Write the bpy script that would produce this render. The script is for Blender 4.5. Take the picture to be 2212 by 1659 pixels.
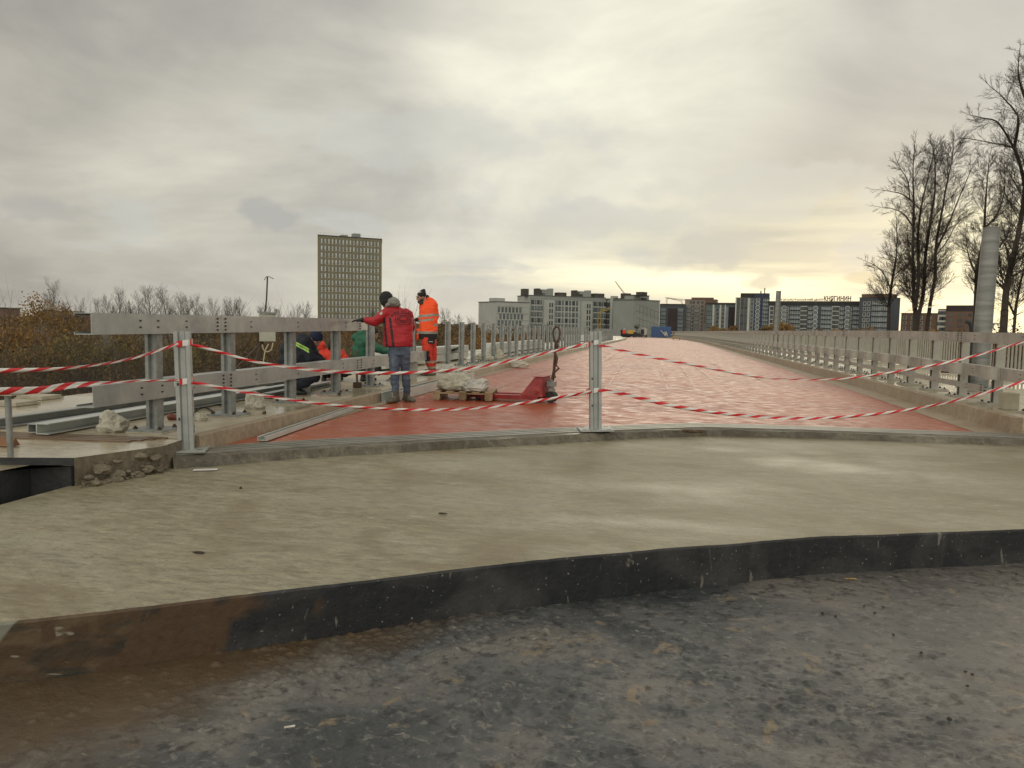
import bpy, bmesh, math, random
import numpy as np
from mathutils import Vector, Matrix, noise
for o in list(bpy.data.objects): bpy.data.objects.remove(o)
S = bpy.context.scene; Z_ = Vector((0, 0, 1))
COL = S.collection
rad = math.radians
# ------------------------------------------------------------------ camera
FPX = 1659.; YAW = rad(10.9); PIT = rad(4.52); ROL = rad(1.03); H = 1.31
F = Vector((-math.sin(YAW)*math.cos(PIT), math.cos(YAW)*math.cos(PIT), -math.sin(PIT)))
R0 = Vector((math.cos(YAW), math.sin(YAW), 0)); U0 = R0.cross(F)
CR = R0*math.cos(ROL)+U0*math.sin(ROL); CU = U0*math.cos(ROL)-R0*math.sin(ROL)
cam = bpy.data.cameras.new('camera'); camo = bpy.data.objects.new('camera', cam); COL.objects.link(camo)
camo.matrix_world = Matrix(((CR.x, CU.x, -F.x, 0), (CR.y, CU.y, -F.y, 0), (CR.z, CU.z, -F.z, H), (0, 0, 0, 1)))
cam.sensor_width = 36; cam.lens = 36*FPX/2212; cam.clip_end = 6000; cam.clip_start = .05
S.camera = camo
S.view_settings.view_transform = 'Standard'; S.view_settings.look = 'None'
S.view_settings.exposure = .14; S.view_settings.gamma = 1
# ------------------------------------------------------------------ world: daylight sky under broken cloud
SUN_AZ = rad(15.5)    # right of the bridge axis (+Y)
SUN_EL = rad(9)
W = bpy.data.worlds.new('World'); S.world = W; W.use_nodes = True
nt = W.node_tree; nt.nodes.clear()
def N(nt, t, **kw):
    n = nt.nodes.new(t)
    for k, v in kw.items():
        if k in n.inputs.keys() if hasattr(n.inputs, 'keys') else False: n.inputs[k].default_value = v
        else: setattr(n, k, v)
    return n
def mth(nt, op, a, b=None, c=None, clamp=False):
    n = nt.nodes.new('ShaderNodeMath'); n.operation = op; n.use_clamp = clamp
    for i, x in enumerate((a, b, c)):
        if x is None: continue
        if hasattr(x, 'links') or hasattr(x, 'is_linked'): nt.links.new(x, n.inputs[i])
        else: n.inputs[i].default_value = x
    return n.outputs[0]
def ramp(nt, fac, stops, interp='LINEAR'):
    n = nt.nodes.new('ShaderNodeValToRGB'); n.color_ramp.interpolation = interp
    e = n.color_ramp.elements
    while len(e) < len(stops): e.new(.5)
    for i, (p, c) in enumerate(stops):
        e[i].position = p; e[i].color = (*c, 1) if not isinstance(c, (int, float)) else (c, c, c, 1)
    nt.links.new(fac, n.inputs[0]); return n.outputs[0]
def mixc(nt, f, a, b, mode='MIX'):
    n = nt.nodes.new('ShaderNodeMix'); n.data_type = 'RGBA'; n.blend_type = mode
    for s, x in ((n.inputs[0], f), (n.inputs[6], a), (n.inputs[7], b)):
        if hasattr(x, 'is_linked'): nt.links.new(x, s)
        else: s.default_value = x if isinstance(x, (int, float)) else (*x, 1)
    return n.outputs[2]
tc = nt.nodes.new('ShaderNodeTexCoord'); sep = nt.nodes.new('ShaderNodeSeparateXYZ'); nt.links.new(tc.outputs['Generated'], sep.inputs[0])
dx_, dy_, dz_ = sep.outputs
zc = mth(nt, 'MAXIMUM', dz_, 0.0)
den = mth(nt, 'ADD', zc, .17)
cx = mth(nt, 'DIVIDE', dx_, den); cy = mth(nt, 'DIVIDE', dy_, den)
cmb = nt.nodes.new('ShaderNodeCombineXYZ'); nt.links.new(cx, cmb.inputs[0]); nt.links.new(cy, cmb.inputs[1])
def cloudn(scale, detail, rough, dist, sx=1., sy=1., rz=0., off=(0, 0, 0)):
    m = nt.nodes.new('ShaderNodeMapping'); m.inputs['Scale'].default_value = (sx, sy, 1); m.inputs['Rotation'].default_value = (0, 0, rz); m.inputs['Location'].default_value = off
    nt.links.new(cmb.outputs[0], m.inputs[0])
    n = nt.nodes.new('ShaderNodeTexNoise'); n.inputs['Scale'].default_value = scale; n.inputs['Detail'].default_value = detail
    n.inputs['Roughness'].default_value = rough; n.inputs['Distortion'].default_value = dist
    nt.links.new(m.outputs[0], n.inputs['Vector']); return n.outputs[0]
n1 = cloudn(.34, 7, .52, .6, 1, .8, rad(25), (3.1, 1.7, 0))
n2n = nt.nodes.new('ShaderNodeTexNoise'); n2n.inputs['Scale'].default_value = 2.6; n2n.inputs['Detail'].default_value = 8; n2n.inputs['Roughness'].default_value = .55; n2n.inputs['Distortion'].default_value = .35
m2n = nt.nodes.new('ShaderNodeMapping'); m2n.inputs['Scale'].default_value = (1, 1, 2.3); m2n.inputs['Location'].default_value = (3.2, 1.1, .4); nt.links.new(tc.outputs['Generated'], m2n.inputs[0]); nt.links.new(m2n.outputs[0], n2n.inputs['Vector']); n2 = n2n.outputs[0]
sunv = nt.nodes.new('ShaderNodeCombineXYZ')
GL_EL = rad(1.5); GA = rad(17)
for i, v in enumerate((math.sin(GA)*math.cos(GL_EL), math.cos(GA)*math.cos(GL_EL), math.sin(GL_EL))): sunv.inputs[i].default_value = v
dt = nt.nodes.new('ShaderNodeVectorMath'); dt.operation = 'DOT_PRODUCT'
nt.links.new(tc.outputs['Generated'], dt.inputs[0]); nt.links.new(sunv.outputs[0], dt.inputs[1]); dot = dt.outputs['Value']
cmix = mth(nt, 'ADD', mth(nt, 'MULTIPLY', n1, .55), mth(nt, 'MULTIPLY', n2, .45))
base = ramp(nt, cmix, [(.37, (.40, .395, .37)), (.46, (.52, .51, .465)), (.54, (.69, .675, .59)), (.63, (.93, .905, .78))])
side = ramp(nt, mth(nt, 'MULTIPLY_ADD', dot, .5, .5), [(0., (1.95, 1.91, 1.86)), (.35, (1.5, 1.47, 1.42)), (.55, (.70, .68, .665)), (.72, (.58, .56, .548)), (.82, (.68, .665, .65)), (.93, (.88, .87, .85)), (1., (.94, .93, .90))])  # sky behind the camera, out of view, brightened to light camera-facing surfaces
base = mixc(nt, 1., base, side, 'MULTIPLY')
# bright high patch where the cloud is thin
sv2 = nt.nodes.new('ShaderNodeCombineXYZ')
d2 = (F+CR*((1320-1106)/FPX)-CU*((90-829.5)/FPX)).normalized()
for i in range(3): sv2.inputs[i].default_value = d2[i]
dt2 = nt.nodes.new('ShaderNodeVectorMath'); dt2.operation = 'DOT_PRODUCT'
nt.links.new(tc.outputs['Generated'], dt2.inputs[0]); nt.links.new(sv2.outputs[0], dt2.inputs[1])
patch = ramp(nt, dt2.outputs['Value'], [(.955, 0.), (1., 1.)], 'EASE')
base = mixc(nt, mth(nt, 'MULTIPLY', patch, mth(nt, 'MULTIPLY', n2, .95)), base, (.98, .95, .76))
# glow low over the horizon, broken by streaks
glow = ramp(nt, dot, [(.88, 0.), (.965, .45), (.995, 1.)], 'EASE')
low = ramp(nt, dz_, [(0., 1.), (.06, .95), (.12, .45), (.19, 0.)], 'EASE')
strk = nt.nodes.new('ShaderNodeTexNoise'); strk.inputs['Scale'].default_value = 3.; strk.inputs['Detail'].default_value = 6
mp = nt.nodes.new('ShaderNodeMapping'); mp.inputs['Scale'].default_value = (1, 1, 9); nt.links.new(tc.outputs['Generated'], mp.inputs[0]); nt.links.new(mp.outputs[0], strk.inputs['Vector'])
sk = ramp(nt, strk.outputs[0], [(.38, .25), (.6, 1.)])
gf = mth(nt, 'MULTIPLY', mth(nt, 'MULTIPLY', glow, low), sk, clamp=True)
base = mixc(nt, gf, base, (1.02, .95, .60))
# thin pale gap band lower over the whole front horizon
band = ramp(nt, dz_, [(.03, 0.), (.065, 1.), (.10, 0.)], 'EASE')
fr = ramp(nt, dot, [(.75, 0.), (.96, 1.)])
sk2 = ramp(nt, strk.outputs[0], [(.45, 0.), (.60, .8)])
base = mixc(nt, mth(nt, 'MULTIPLY', mth(nt, 'MULTIPLY', band, fr), sk2), base, (1.1, 1.0, .68))
# grey scud below the main deck
scud = ramp(nt, cloudn(1.9, 5, .5, .1, 1, .6, rad(20), (1.2, 5.1, 0)), [(.58, 0.), (.66, .55)])
sb = ramp(nt, dz_, [(.02, 0.), (.06, 1.), (.22, 1.), (.3, 0.)])
base = mixc(nt, mth(nt, 'MULTIPLY', scud, sb), base, (.46, .465, .44))
def cloudlet(base, u, v, wu, wv, col, k, seed):
    d0 = (F+CR*((u-1106)/FPX)-CU*((v-829.5)/FPX)).normalized(); rx = Vector((d0.y, -d0.x, 0)).normalized(); uy = rx.cross(d0)
    def dotc(vec):
        c_ = nt.nodes.new('ShaderNodeCombineXYZ'); n_ = nt.nodes.new('ShaderNodeVectorMath'); n_.operation = 'DOT_PRODUCT'
        for i in range(3): c_.inputs[i].default_value = vec[i]
        nt.links.new(tc.outputs['Generated'], n_.inputs[0]); nt.links.new(c_.outputs[0], n_.inputs[1]); return n_.outputs['Value']
    a = mth(nt, 'DIVIDE', dotc(rx), wu/FPX); b = mth(nt, 'DIVIDE', dotc(uy), wv/FPX)
    q = mth(nt, 'SQRT', mth(nt, 'ADD', mth(nt, 'MULTIPLY', a, a), mth(nt, 'MULTIPLY', b, b)))
    nn = nt.nodes.new('ShaderNodeTexNoise'); nn.inputs['Scale'].default_value = 16; nn.inputs['Detail'].default_value = 6; mm_ = nt.nodes.new('ShaderNodeMapping'); mm_.inputs['Location'].default_value = (seed, 0, 0); mm_.inputs['Scale'].default_value = (1, 1, 1.6)
    nt.links.new(tc.outputs['Generated'], mm_.inputs[0]); nt.links.new(mm_.outputs[0], nn.inputs['Vector'])
    q = mth(nt, 'ADD', q, mth(nt, 'MULTIPLY_ADD', nn.outputs[0], 2.6, -1.3))
    front = mth(nt, 'GREATER_THAN', dotc(d0), .5)
    return mixc(nt, mth(nt, 'MULTIPLY', mth(nt, 'MULTIPLY', ramp(nt, q, [(.45, 1.), (1., 0.)], 'EASE'), k), front), base, col)
for a_ in ((612, 466, 75, 34, (.34, .335, .32), .75, 1.), (1540, 548, 100, 44, (.44, .435, .39), .75, 2.), (1635, 612, 50, 20, (.42, .41, .36), .7, 3.), (85, 452, 70, 30, (.33, .32, .31), .5, 4.), (1860, 600, 34, 12, (.5, .46, .33), .7, 5.), (1350, 470, 330, 46, (.47, .47, .43), .55, 6.), (1700, 420, 260, 60, (.50, .50, .45), .5, 7.), (900, 300, 420, 70, (.50, .50, .46), .4, 8.)): base = cloudlet(base, *a_)
bgc = nt.nodes.new('ShaderNodeBackground'); nt.links.new(base, bgc.inputs[0]); bgc.inputs[1].default_value = 1.2
sky = nt.nodes.new('ShaderNodeTexSky'); sky.sky_type = 'NISHITA'; sky.sun_disc = False; sky.sun_elevation = SUN_EL; sky.sun_rotation = SUN_AZ
bgs = nt.nodes.new('ShaderNodeBackground'); nt.links.new(sky.outputs[0], bgs.inputs[0]); bgs.inputs[1].default_value = .06
mxs = nt.nodes.new('ShaderNodeMixShader'); mxs.inputs[0].default_value = .93
nt.links.new(bgs.outputs[0], mxs.inputs[1]); nt.links.new(bgc.outputs[0], mxs.inputs[2])
wo = nt.nodes.new('ShaderNodeOutputWorld'); nt.links.new(mxs.outputs[0], wo.inputs[0])
sl = bpy.data.lights.new('sun', 'SUN'); sl.energy = .5; sl.angle = rad(45); sl.color = (1, .9, .7)
so = bpy.data.objects.new('sun', sl); COL.objects.link(so)
sd = Vector((math.sin(SUN_AZ)*math.cos(SUN_EL), math.cos(SUN_AZ)*math.cos(SUN_EL), math.sin(SUN_EL)))
so.rotation_euler = (-sd).to_track_quat('-Z', 'Y').to_euler()

# ------------------------------------------------------------------ coordinates (display pixels 2212x1659 -> the place)
def ray(u, v): return F+CR*((u-1106)/FPX)-CU*((v-829.5)/FPX)
def G(u, v, z=0.):
    d = ray(u, v); t = (z-H)/d.z; return Vector((d.x*t, d.y*t, z))
def AX(u, v, X):
    d = ray(u, v); t = X/d.x; return Vector((X, d.y*t, H+d.z*t))
def AD(u, v, D):
    d = ray(u, v); hl = Vector((F.x, F.y, 0)).normalized(); t = D/d.dot(hl); return Vector((d.x*t, d.y*t, H+d.z*t))
def AV(u, v, a, b):            # ray onto the vertical plane through a and b
    n = Vector((b[1]-a[1], a[0]-b[0], 0)); d = ray(u, v); t = (Vector(a[:2]+(0,))).dot(n)/d.dot(n); return Vector((d.x*t, d.y*t, H+d.z*t))
def dz(y):
    z = 0.
    if y > 18: z -= .006*(y-18)+1e-5*(y-18)**2
    if y > 146: z -= .0022*(y-146)**2
    return z
def dd(x): return .07*min(1., max(0., (4.46-x)/8.63))      # crossfall of the carriageway
def GZ(u, v, fn):
    z = 0.
    for _ in range(8): p = G(u, v, z); z = fn(p.x)
    return G(u, v, z)
def GD(u, v): return GZ(u, v, dd)
ZS0 = -.09
def zs(x): return ZS0+.8*dd(x)
def GS(u, v): return GZ(u, v, zs)
def dx(y): return -7e-4*(y-80)**2 if y > 80 else 0.
def bp(x, y, z): return Vector((x+dx(y), y, z+dz(y)))
# ------------------------------------------------------------------ materials
def srgb(r, g, b):
    f = lambda c: (c/255)/12.92 if c/255 <= .04045 else ((c/255+.055)/1.055)**2.4
    return (f(r), f(g), f(b))
MATS = {}
def pm(name, cols, scale=3., rough=.7, metal=0., bump=0., bscale=None, detail=6, stretch=(1, 1, 1), rvar=0., coat=0., spec=.5, coords='Object', emit=None, alpha=None, trans=0., rndv=0.):
    if name in MATS: return MATS[name]
    m = bpy.data.materials.new(name); m.use_nodes = True; nt = m.node_tree; b = nt.nodes['Principled BSDF']
    t = nt.nodes.new('ShaderNodeTexCoord'); mp = nt.nodes.new('ShaderNodeMapping'); mp.inputs['Scale'].default_value = stretch
    nt.links.new(t.outputs[coords], mp.inputs[0])
    n = nt.nodes.new('ShaderNodeTexNoise'); n.inputs['Scale'].default_value = scale; n.inputs['Detail'].default_value = detail; n.inputs['Roughness'].default_value = .6
    nt.links.new(mp.outputs[0], n.inputs['Vector'])
    k = len(cols)
    if k == 1: c = None; b.inputs['Base Color'].default_value = (*cols[0], 1)
    else:
        c = ramp(nt, n.outputs[0], [(.3+.4*i/(k-1), cols[i]) for i in range(k)])
        if rndv:
            oi = nt.nodes.new('ShaderNodeObjectInfo')
            hs = nt.nodes.new('ShaderNodeHueSaturation'); nt.links.new(c, hs.inputs['Color'])
            nt.links.new(mth(nt, 'MULTIPLY_ADD', oi.outputs['Random'], rndv, 1-rndv/2), hs.inputs['Value']); c = hs.outputs[0]
        nt.links.new(c, b.inputs['Base Color'])
    b.inputs['Roughness'].default_value = rough; b.inputs['Metallic'].default_value = metal
    b.inputs['Specular IOR Level'].default_value = spec
    if rvar:
        n3 = nt.nodes.new('ShaderNodeTexNoise'); n3.inputs['Scale'].default_value = scale*.7; n3.inputs['Detail'].default_value = 5
        nt.links.new(mp.outputs[0], n3.inputs['Vector'])
        nt.links.new(ramp(nt, n3.outputs[0], [(.35, max(.02, rough-rvar)), (.65, min(1, rough+rvar))]), b.inputs['Roughness'])
    if coat: b.inputs['Coat Weight'].default_value = coat
    if trans: b.inputs['Transmission Weight'].default_value = trans
    if bump:
        n2 = nt.nodes.new('ShaderNodeTexNoise'); n2.inputs['Scale'].default_value = bscale or scale*4; n2.inputs['Detail'].default_value = 6
        nt.links.new(mp.outputs[0], n2.inputs['Vector'])
        bn = nt.nodes.new('ShaderNodeBump'); bn.inputs['Strength'].default_value = min(1, bump); bn.inputs['Distance'].default_value = .02
        nt.links.new(n2.outputs[0], bn.inputs['Height']); nt.links.new(bn.outputs[0], b.inputs['Normal'])
    MATS[name] = m; return m
GALV = pm('galvanised steel', [(.28, .29, .29), (.35, .36, .35), (.41, .42, .405)], 5, .48, .45, .06, 60, rvar=.10)
GALVD = pm('dull galvanised steel', [(.16, .17, .165), (.24, .25, .24), (.33, .34, .33)], 9, .55, .4, .1, 40, rvar=.1)
GALVN = pm('new zinc channel', [(.42, .44, .42), (.52, .54, .51)], 4, .4, .3, .04, 50, rvar=.1)
GALVW = pm('warm weathered zinc', [(.26, .25, .22), (.36, .345, .30), (.44, .42, .36)], 4, .5, .3, .08, 40, rvar=.12)
BOLT = pm('rusty bolt', [(.035, .025, .02), (.10, .06, .04)], 40, .7, .3)
DARK = pm('black rubber', [(.012, .012, .012), (.03, .03, .03)], 10, .7)
REDT = pm('red tape plastic', [(.50, .006, .012), (.62, .01, .02)], 12, .38, bump=.2, bscale=30)
WHT = pm('white tape plastic', [(.58, .57, .54), (.72, .71, .68)], 12, .38, bump=.2, bscale=30)
WOOD = pm('pallet wood', [(.14, .085, .045), (.27, .18, .10), (.36, .27, .17)], 3, .75, 0, .3, 30, stretch=(1, 12, 1))
BAG = pm('white sack plastic', [(.26, .24, .185), (.38, .355, .28), (.50, .475, .40)], 4, .33, 0, .35, 12, rvar=.08)
BAGG = pm('cement dusted sack plastic', [(.24, .23, .20), (.40, .39, .35), (.55, .53, .48)], 6, .5, 0, .6, 14)

def wetdeck():
    m = bpy.data.materials.new('wet red bridge membrane'); m.use_nodes = True; nt = m.node_tree; b = nt.nodes['Principled BSDF']
    t = nt.nodes.new('ShaderNodeTexCoord')
    def nz(scale, st, det=6, ro=.6, dist=0):
        mp = nt.nodes.new('ShaderNodeMapping'); mp.inputs['Scale'].default_value = st; nt.links.new(t.outputs['Object'], mp.inputs[0])
        n = nt.nodes.new('ShaderNodeTexNoise'); n.inputs['Scale'].default_value = scale; n.inputs['Detail'].default_value = det; n.inputs['Roughness'].default_value = ro; n.inputs['Distortion'].default_value = dist
        nt.links.new(mp.outputs[0], n.inputs['Vector']); return n.outputs[0]
    a = nz(.35, (1, 1, 1)); f = nz(4, (1, 1.5, 1)); g = nz(9, (.5, 1, 1), 5)
    c = ramp(nt, a, [(.33, (.235, .040, .016)), (.5, (.30, .060, .024)), (.68, (.36, .100, .045))])
    c = mixc(nt, mth(nt, 'MULTIPLY', ramp(nt, f, [(.45, 0.), (.7, 1.)]), .35), c, (.36, .15, .095))
    # sheet joints
    sp = nt.nodes.new('ShaderNodeSeparateXYZ'); nt.links.new(t.outputs['Object'], sp.inputs[0])
    nt.links.new(c, b.inputs['Base Color'])
    r = ramp(nt, g, [(.36, .26), (.52, .42), (.70, .6)])
    nt.links.new(r, b.inputs['Roughness'])
    b.inputs['Specular IOR Level'].default_value = .28
    bn = nt.nodes.new('ShaderNodeBump'); bn.inputs['Strength'].default_value = .38; bn.inputs['Distance'].default_value = .015
    hgt = mth(nt, 'ADD', mth(nt, 'MULTIPLY', g, .6), mth(nt, 'MULTIPLY', f, .8)); nt.links.new(hgt, bn.inputs['Height']); nt.links.new(bn.outputs[0], b.inputs['Normal'])
    return m
def wetconcrete(name, cols, pudd=(.50, .62), dark=.75, fine=9., rr=(.20, .45, .75), bs=.35, lowscale=.55):
    m = bpy.data.materials.new(name); m.use_nodes = True; nt = m.node_tree; b = nt.nodes['Principled BSDF']
    t = nt.nodes.new('ShaderNodeTexCoord')
    def nz(scale, st=(1, 1, 1), det=7, ro=.6, dist=0., off=(0, 0, 0)):
        mp = nt.nodes.new('ShaderNodeMapping'); mp.inputs['Scale'].default_value = st; mp.inputs['Location'].default_value = off; nt.links.new(t.outputs['Object'], mp.inputs[0])
        n = nt.nodes.new('ShaderNodeTexNoise'); n.inputs['Scale'].default_value = scale; n.inputs['Detail'].default_value = det; n.inputs['Roughness'].default_value = ro; n.inputs['Distortion'].default_value = dist
        nt.links.new(mp.outputs[0], n.inputs['Vector']); return n.outputs[0]
    a = nz(lowscale, (.7, 1.3, 1), 5, .55, .4); f = nz(fine, (.6, 1.6, 1), 8, .7, .3); g = nz(2.2, (.5, 1.2, 1), 6, .6, .8, (4, 2, 0))
    sp_ = nz(38, (1, 1, 1), 2, .5)
    k = len(cols)
    c = ramp(nt, mth(nt, 'ADD', mth(nt, 'MULTIPLY', a, .55), mth(nt, 'MULTIPLY', g, .45)), [(.34+.32*i/(k-1), cols[i]) for i in range(k)])
    c = mixc(nt, mth(nt, 'MULTIPLY', ramp(nt, f, [(.38, 1.), (.49, 0.)]), .45), c, tuple(x*.45 for x in cols[0]))
    c = mixc(nt, mth(nt, 'MULTIPLY', ramp(nt, f, [(.53, 0.), (.64, 1.)]), .38), c, tuple(min(1, x*1.35) for x in cols[-1]))
    c = mixc(nt, ramp(nt, sp_, [(.24, .8), (.29, 0.)]), c, (.05, .035, .025))
    st_ = nz(6., (.6, 1.7, 1), 9, .75, .6, (1, 6, 0)); c = mixc(nt, ramp(nt, st_, [(.36, .26), (.50, 0.)]), c, tuple(x*.55 for x in cols[0]))
    gr_ = nz(60, (.6, 1.4, 1), 4, .7); c = mixc(nt, ramp(nt, gr_, [(.36, .35), (.5, 0.)]), c, tuple(x*.5 for x in cols[0]))
    stn = nz(.9, (1, 1, 1), 4, .55, 1.2, (9, 3, 0)); c = mixc(nt, ramp(nt, stn, [(.52, 0.), (.66, .4)]), c, (cols[0][0]*.8, cols[0][1]*.68, cols[0][2]*.55))
    wet = ramp(nt, a, [(pudd[0], 0.), (pudd[1], 1.)])
    c = mixc(nt, wet, c, (dark, dark, dark), 'MULTIPLY') if False else c
    mm = nt.nodes.new('ShaderNodeMix'); mm.data_type = 'RGBA'; mm.blend_type = 'MULTIPLY'; nt.links.new(wet, mm.inputs[0]); nt.links.new(c, mm.inputs[6]); mm.inputs[7].default_value = (dark, dark*.97, dark*.9, 1)
    nt.links.new(mm.outputs[2], b.inputs['Base Color'])
    r1 = ramp(nt, f, [(.3, rr[1]), (.7, rr[2])])
    mr = nt.nodes.new('ShaderNodeMix'); nt.links.new(wet, mr.inputs[0]); nt.links.new(r1, mr.inputs[2]); mr.inputs[3].default_value = rr[0]
    nt.links.new(mr.outputs[0], b.inputs['Roughness'])
    bn = nt.nodes.new('ShaderNodeBump'); bn.inputs['Distance'].default_value = .008
    nt.links.new(mth(nt, 'MULTIPLY_ADD', wet, -bs*.8, bs), bn.inputs['Strength'])
    nt.links.new(mth(nt, 'ADD', mth(nt, 'ADD', f, mth(nt, 'MULTIPLY', st_, .7)), mth(nt, 'MULTIPLY', gr_, .5)), bn.inputs['Height']); nt.links.new(bn.outputs[0], b.inputs['Normal'])
    return m
DECK = wetdeck()
SLAB = wetconcrete('damp trowelled concrete', [(.19, .16, .098), (.272, .243, .163), (.34, .318, .235)], (.50, .66), .84, rr=(.33, .46, .72), fine=14.)
SIDE = wetconcrete('wet pale sidewalk concrete', [(.34, .29, .205), (.44, .39, .29), (.50, .46, .36)], (.42, .56), .85, rr=(.16, .38, .65))
KERB = wetconcrete('tan cast kerb concrete', [(.25, .185, .12), (.31, .24, .16), (.36, .29, .20)], (.6, .75), .8, rr=(.2, .4, .7))
LEDGE = wetconcrete('rough stained joint concrete', [(.07, .06, .045), (.14, .125, .095), (.24, .215, .165)], (.5, .65), .7, fine=14, bs=1., rr=(.2, .45, .8), lowscale=1.6)
RAILM = pm('joint rail steel', [(.20, .195, .17), (.34, .33, .29)], 3, .4, .5, .1, 40, stretch=(1, 4, 1))
GROOVE = pm('joint rubber seal', [(.014, .013, .012), (.03, .027, .022)], 10, .8)

# ------------------------------------------------------------------ mesh helpers
def mesh(name, verts, faces, mats=(), mi=None, smooth=False):
    me = bpy.data.meshes.new(name); me.from_pydata([tuple(v) for v in verts], [], faces)
    for m in mats: me.materials.append(m)
    if mi is not None: me.polygons.foreach_set('material_index', mi)
    if smooth: me.polygons.foreach_set('use_smooth', [True]*len(me.polygons))
    me.update(); return me
class MB:
    def __init__(s): s.v = []; s.f = []; s.m = []; s.sm = []
    def add(s, vs, fs, mi=0, sm=False):
        o = len(s.v); s.v += [tuple(v) for v in vs]; s.f += [tuple(i+o for i in f) for f in fs]; s.m += [mi]*len(fs); s.sm += [sm]*len(fs)
    def box(s, c, d, mi=0, R=None, tp=1.):
        c = Vector(c); x, y, z = d[0]/2, d[1]/2, d[2]/2
        vs = [Vector((a*x*(tp if k > 0 else 1), b*y*(tp if k > 0 else 1), k*z)) for k in (-1, 1) for b in (-1, 1) for a in (-1, 1)]
        if R is not None: vs = [R @ v for v in vs]
        s.add([v+c for v in vs], [(0, 2, 3, 1), (4, 5, 7, 6), (0, 1, 5, 4), (2, 6, 7, 3), (0, 4, 6, 2), (1, 3, 7, 5)], mi)
    def tube(s, pts, rs, n=8, mi=0, caps=True, sm=True):
        pts = [Vector(p) for p in pts]; k = len(pts)
        if isinstance(rs, (int, float)): rs = [rs]*k
        vs = []; prev = None
        for i in range(k):
            t = (pts[min(i+1, k-1)]-pts[max(i-1, 0)]).normalized()
            if prev is None:
                a = Vector((0, 0, 1)) if abs(t.z) < .9 else Vector((1, 0, 0)); e = t.cross(a).normalized()
            else: e = (prev-t*prev.dot(t)).normalized()
            prev = e; g = t.cross(e)
            for j in range(n):
                an = 2*math.pi*j/n; vs.append(pts[i]+(e*math.cos(an)+g*math.sin(an))*rs[i])
        fs = [(i*n+j, i*n+(j+1) % n, (i+1)*n+(j+1) % n, (i+1)*n+j) for i in range(k-1) for j in range(n)]
        s.add(vs, fs, mi, sm)
        if caps: s.add(vs[:n], [tuple(range(n))[::-1]], mi); s.add(vs[-n:], [tuple(range(n))], mi)
    def cyl(s, a, b, r, n=12, mi=0, r2=None): s.tube([a, b], [r, r if r2 is None else r2], n, mi)
    def prism(s, prof, path, mi=0, up=Vector((0, 0, 1)), caps=True):
        """closed profile [(side, up)] swept along a polyline; side = horizontal normal to the right of travel"""
        path = [Vector(p) for p in path]; n = len(prof); vs = []
        for i, p in enumerate(path):
            t = (path[min(i+1, len(path)-1)]-path[max(i-1, 0)]).normalized(); sd = t.cross(up).normalized(); uu = sd.cross(t).normalized()
            vs += [p+sd*a+uu*b for a, b in prof]
        fs = [(i*n+j, i*n+(j+1) % n, (i+1)*n+(j+1) % n, (i+1)*n+j) for i in range(len(path)-1) for j in range(n)]
        s.add(vs, fs, mi)
        if caps: s.add(vs[:n], [tuple(range(n))[::-1]], mi); s.add(vs[-n:], [tuple(range(n))], mi)
    def build(s, name, mats, parent=None, loc=None, rot=None, bevel=0.):
        me = bpy.data.meshes.new(name); me.from_pydata(s.v, [], s.f)
        for m in (mats if isinstance(mats, (list, tuple)) else [mats]): me.materials.append(m)
        me.polygons.foreach_set('material_index', s.m); me.polygons.foreach_set('use_smooth', s.sm); me.update()
        bm = bmesh.new(); bm.from_mesh(me); bmesh.ops.recalc_face_normals(bm, faces=bm.faces); bm.to_mesh(me); bm.free()
        o = bpy.data.objects.new(name, me); COL.objects.link(o)
        if parent is not None: o.parent = parent
        if loc is not None: o.location = loc
        if rot is not None: o.rotation_euler = rot
        if bevel:
            b = o.modifiers.new('bevel', 'BEVEL'); b.width = bevel; b.segments = 2; b.limit_method = 'ANGLE'
        return o
def tag(o, label=None, cat=None, group=None, kind=None):
    if label: o['label'] = label
    if cat: o['category'] = cat
    if group: o['group'] = group
    if kind: o['kind'] = kind
    return o
def empty(name, loc=(0, 0, 0), label=None, cat=None, group=None, rz=0.):
    o = bpy.data.objects.new(name, None); COL.objects.link(o); o.location = loc; o.rotation_euler = (0, 0, rz); o.empty_display_size = .2
    return tag(o, label, cat, group)
def copy_tree(o, parent=None):
    c = o.copy(); COL.objects.link(c)
    if parent is not None: c.parent = parent
    for ch in list(o.children): copy_tree(ch, c)
    return c
def channel(w, h, t, side=1):
    """C profile: web at 0 facing -side..., flanges run to side*w; height centred"""
    a = h/2; l = .022; pr = [(0, -a), (side*w, -a), (side*w, -a+l), (side*(w-t), -a+l), (side*(w-t), -a+t), (side*t, -a+t), (side*t, a-t), (side*(w-t), a-t), (side*(w-t), a-l), (side*w, a-l), (side*w, a), (0, a)]
    return pr

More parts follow.
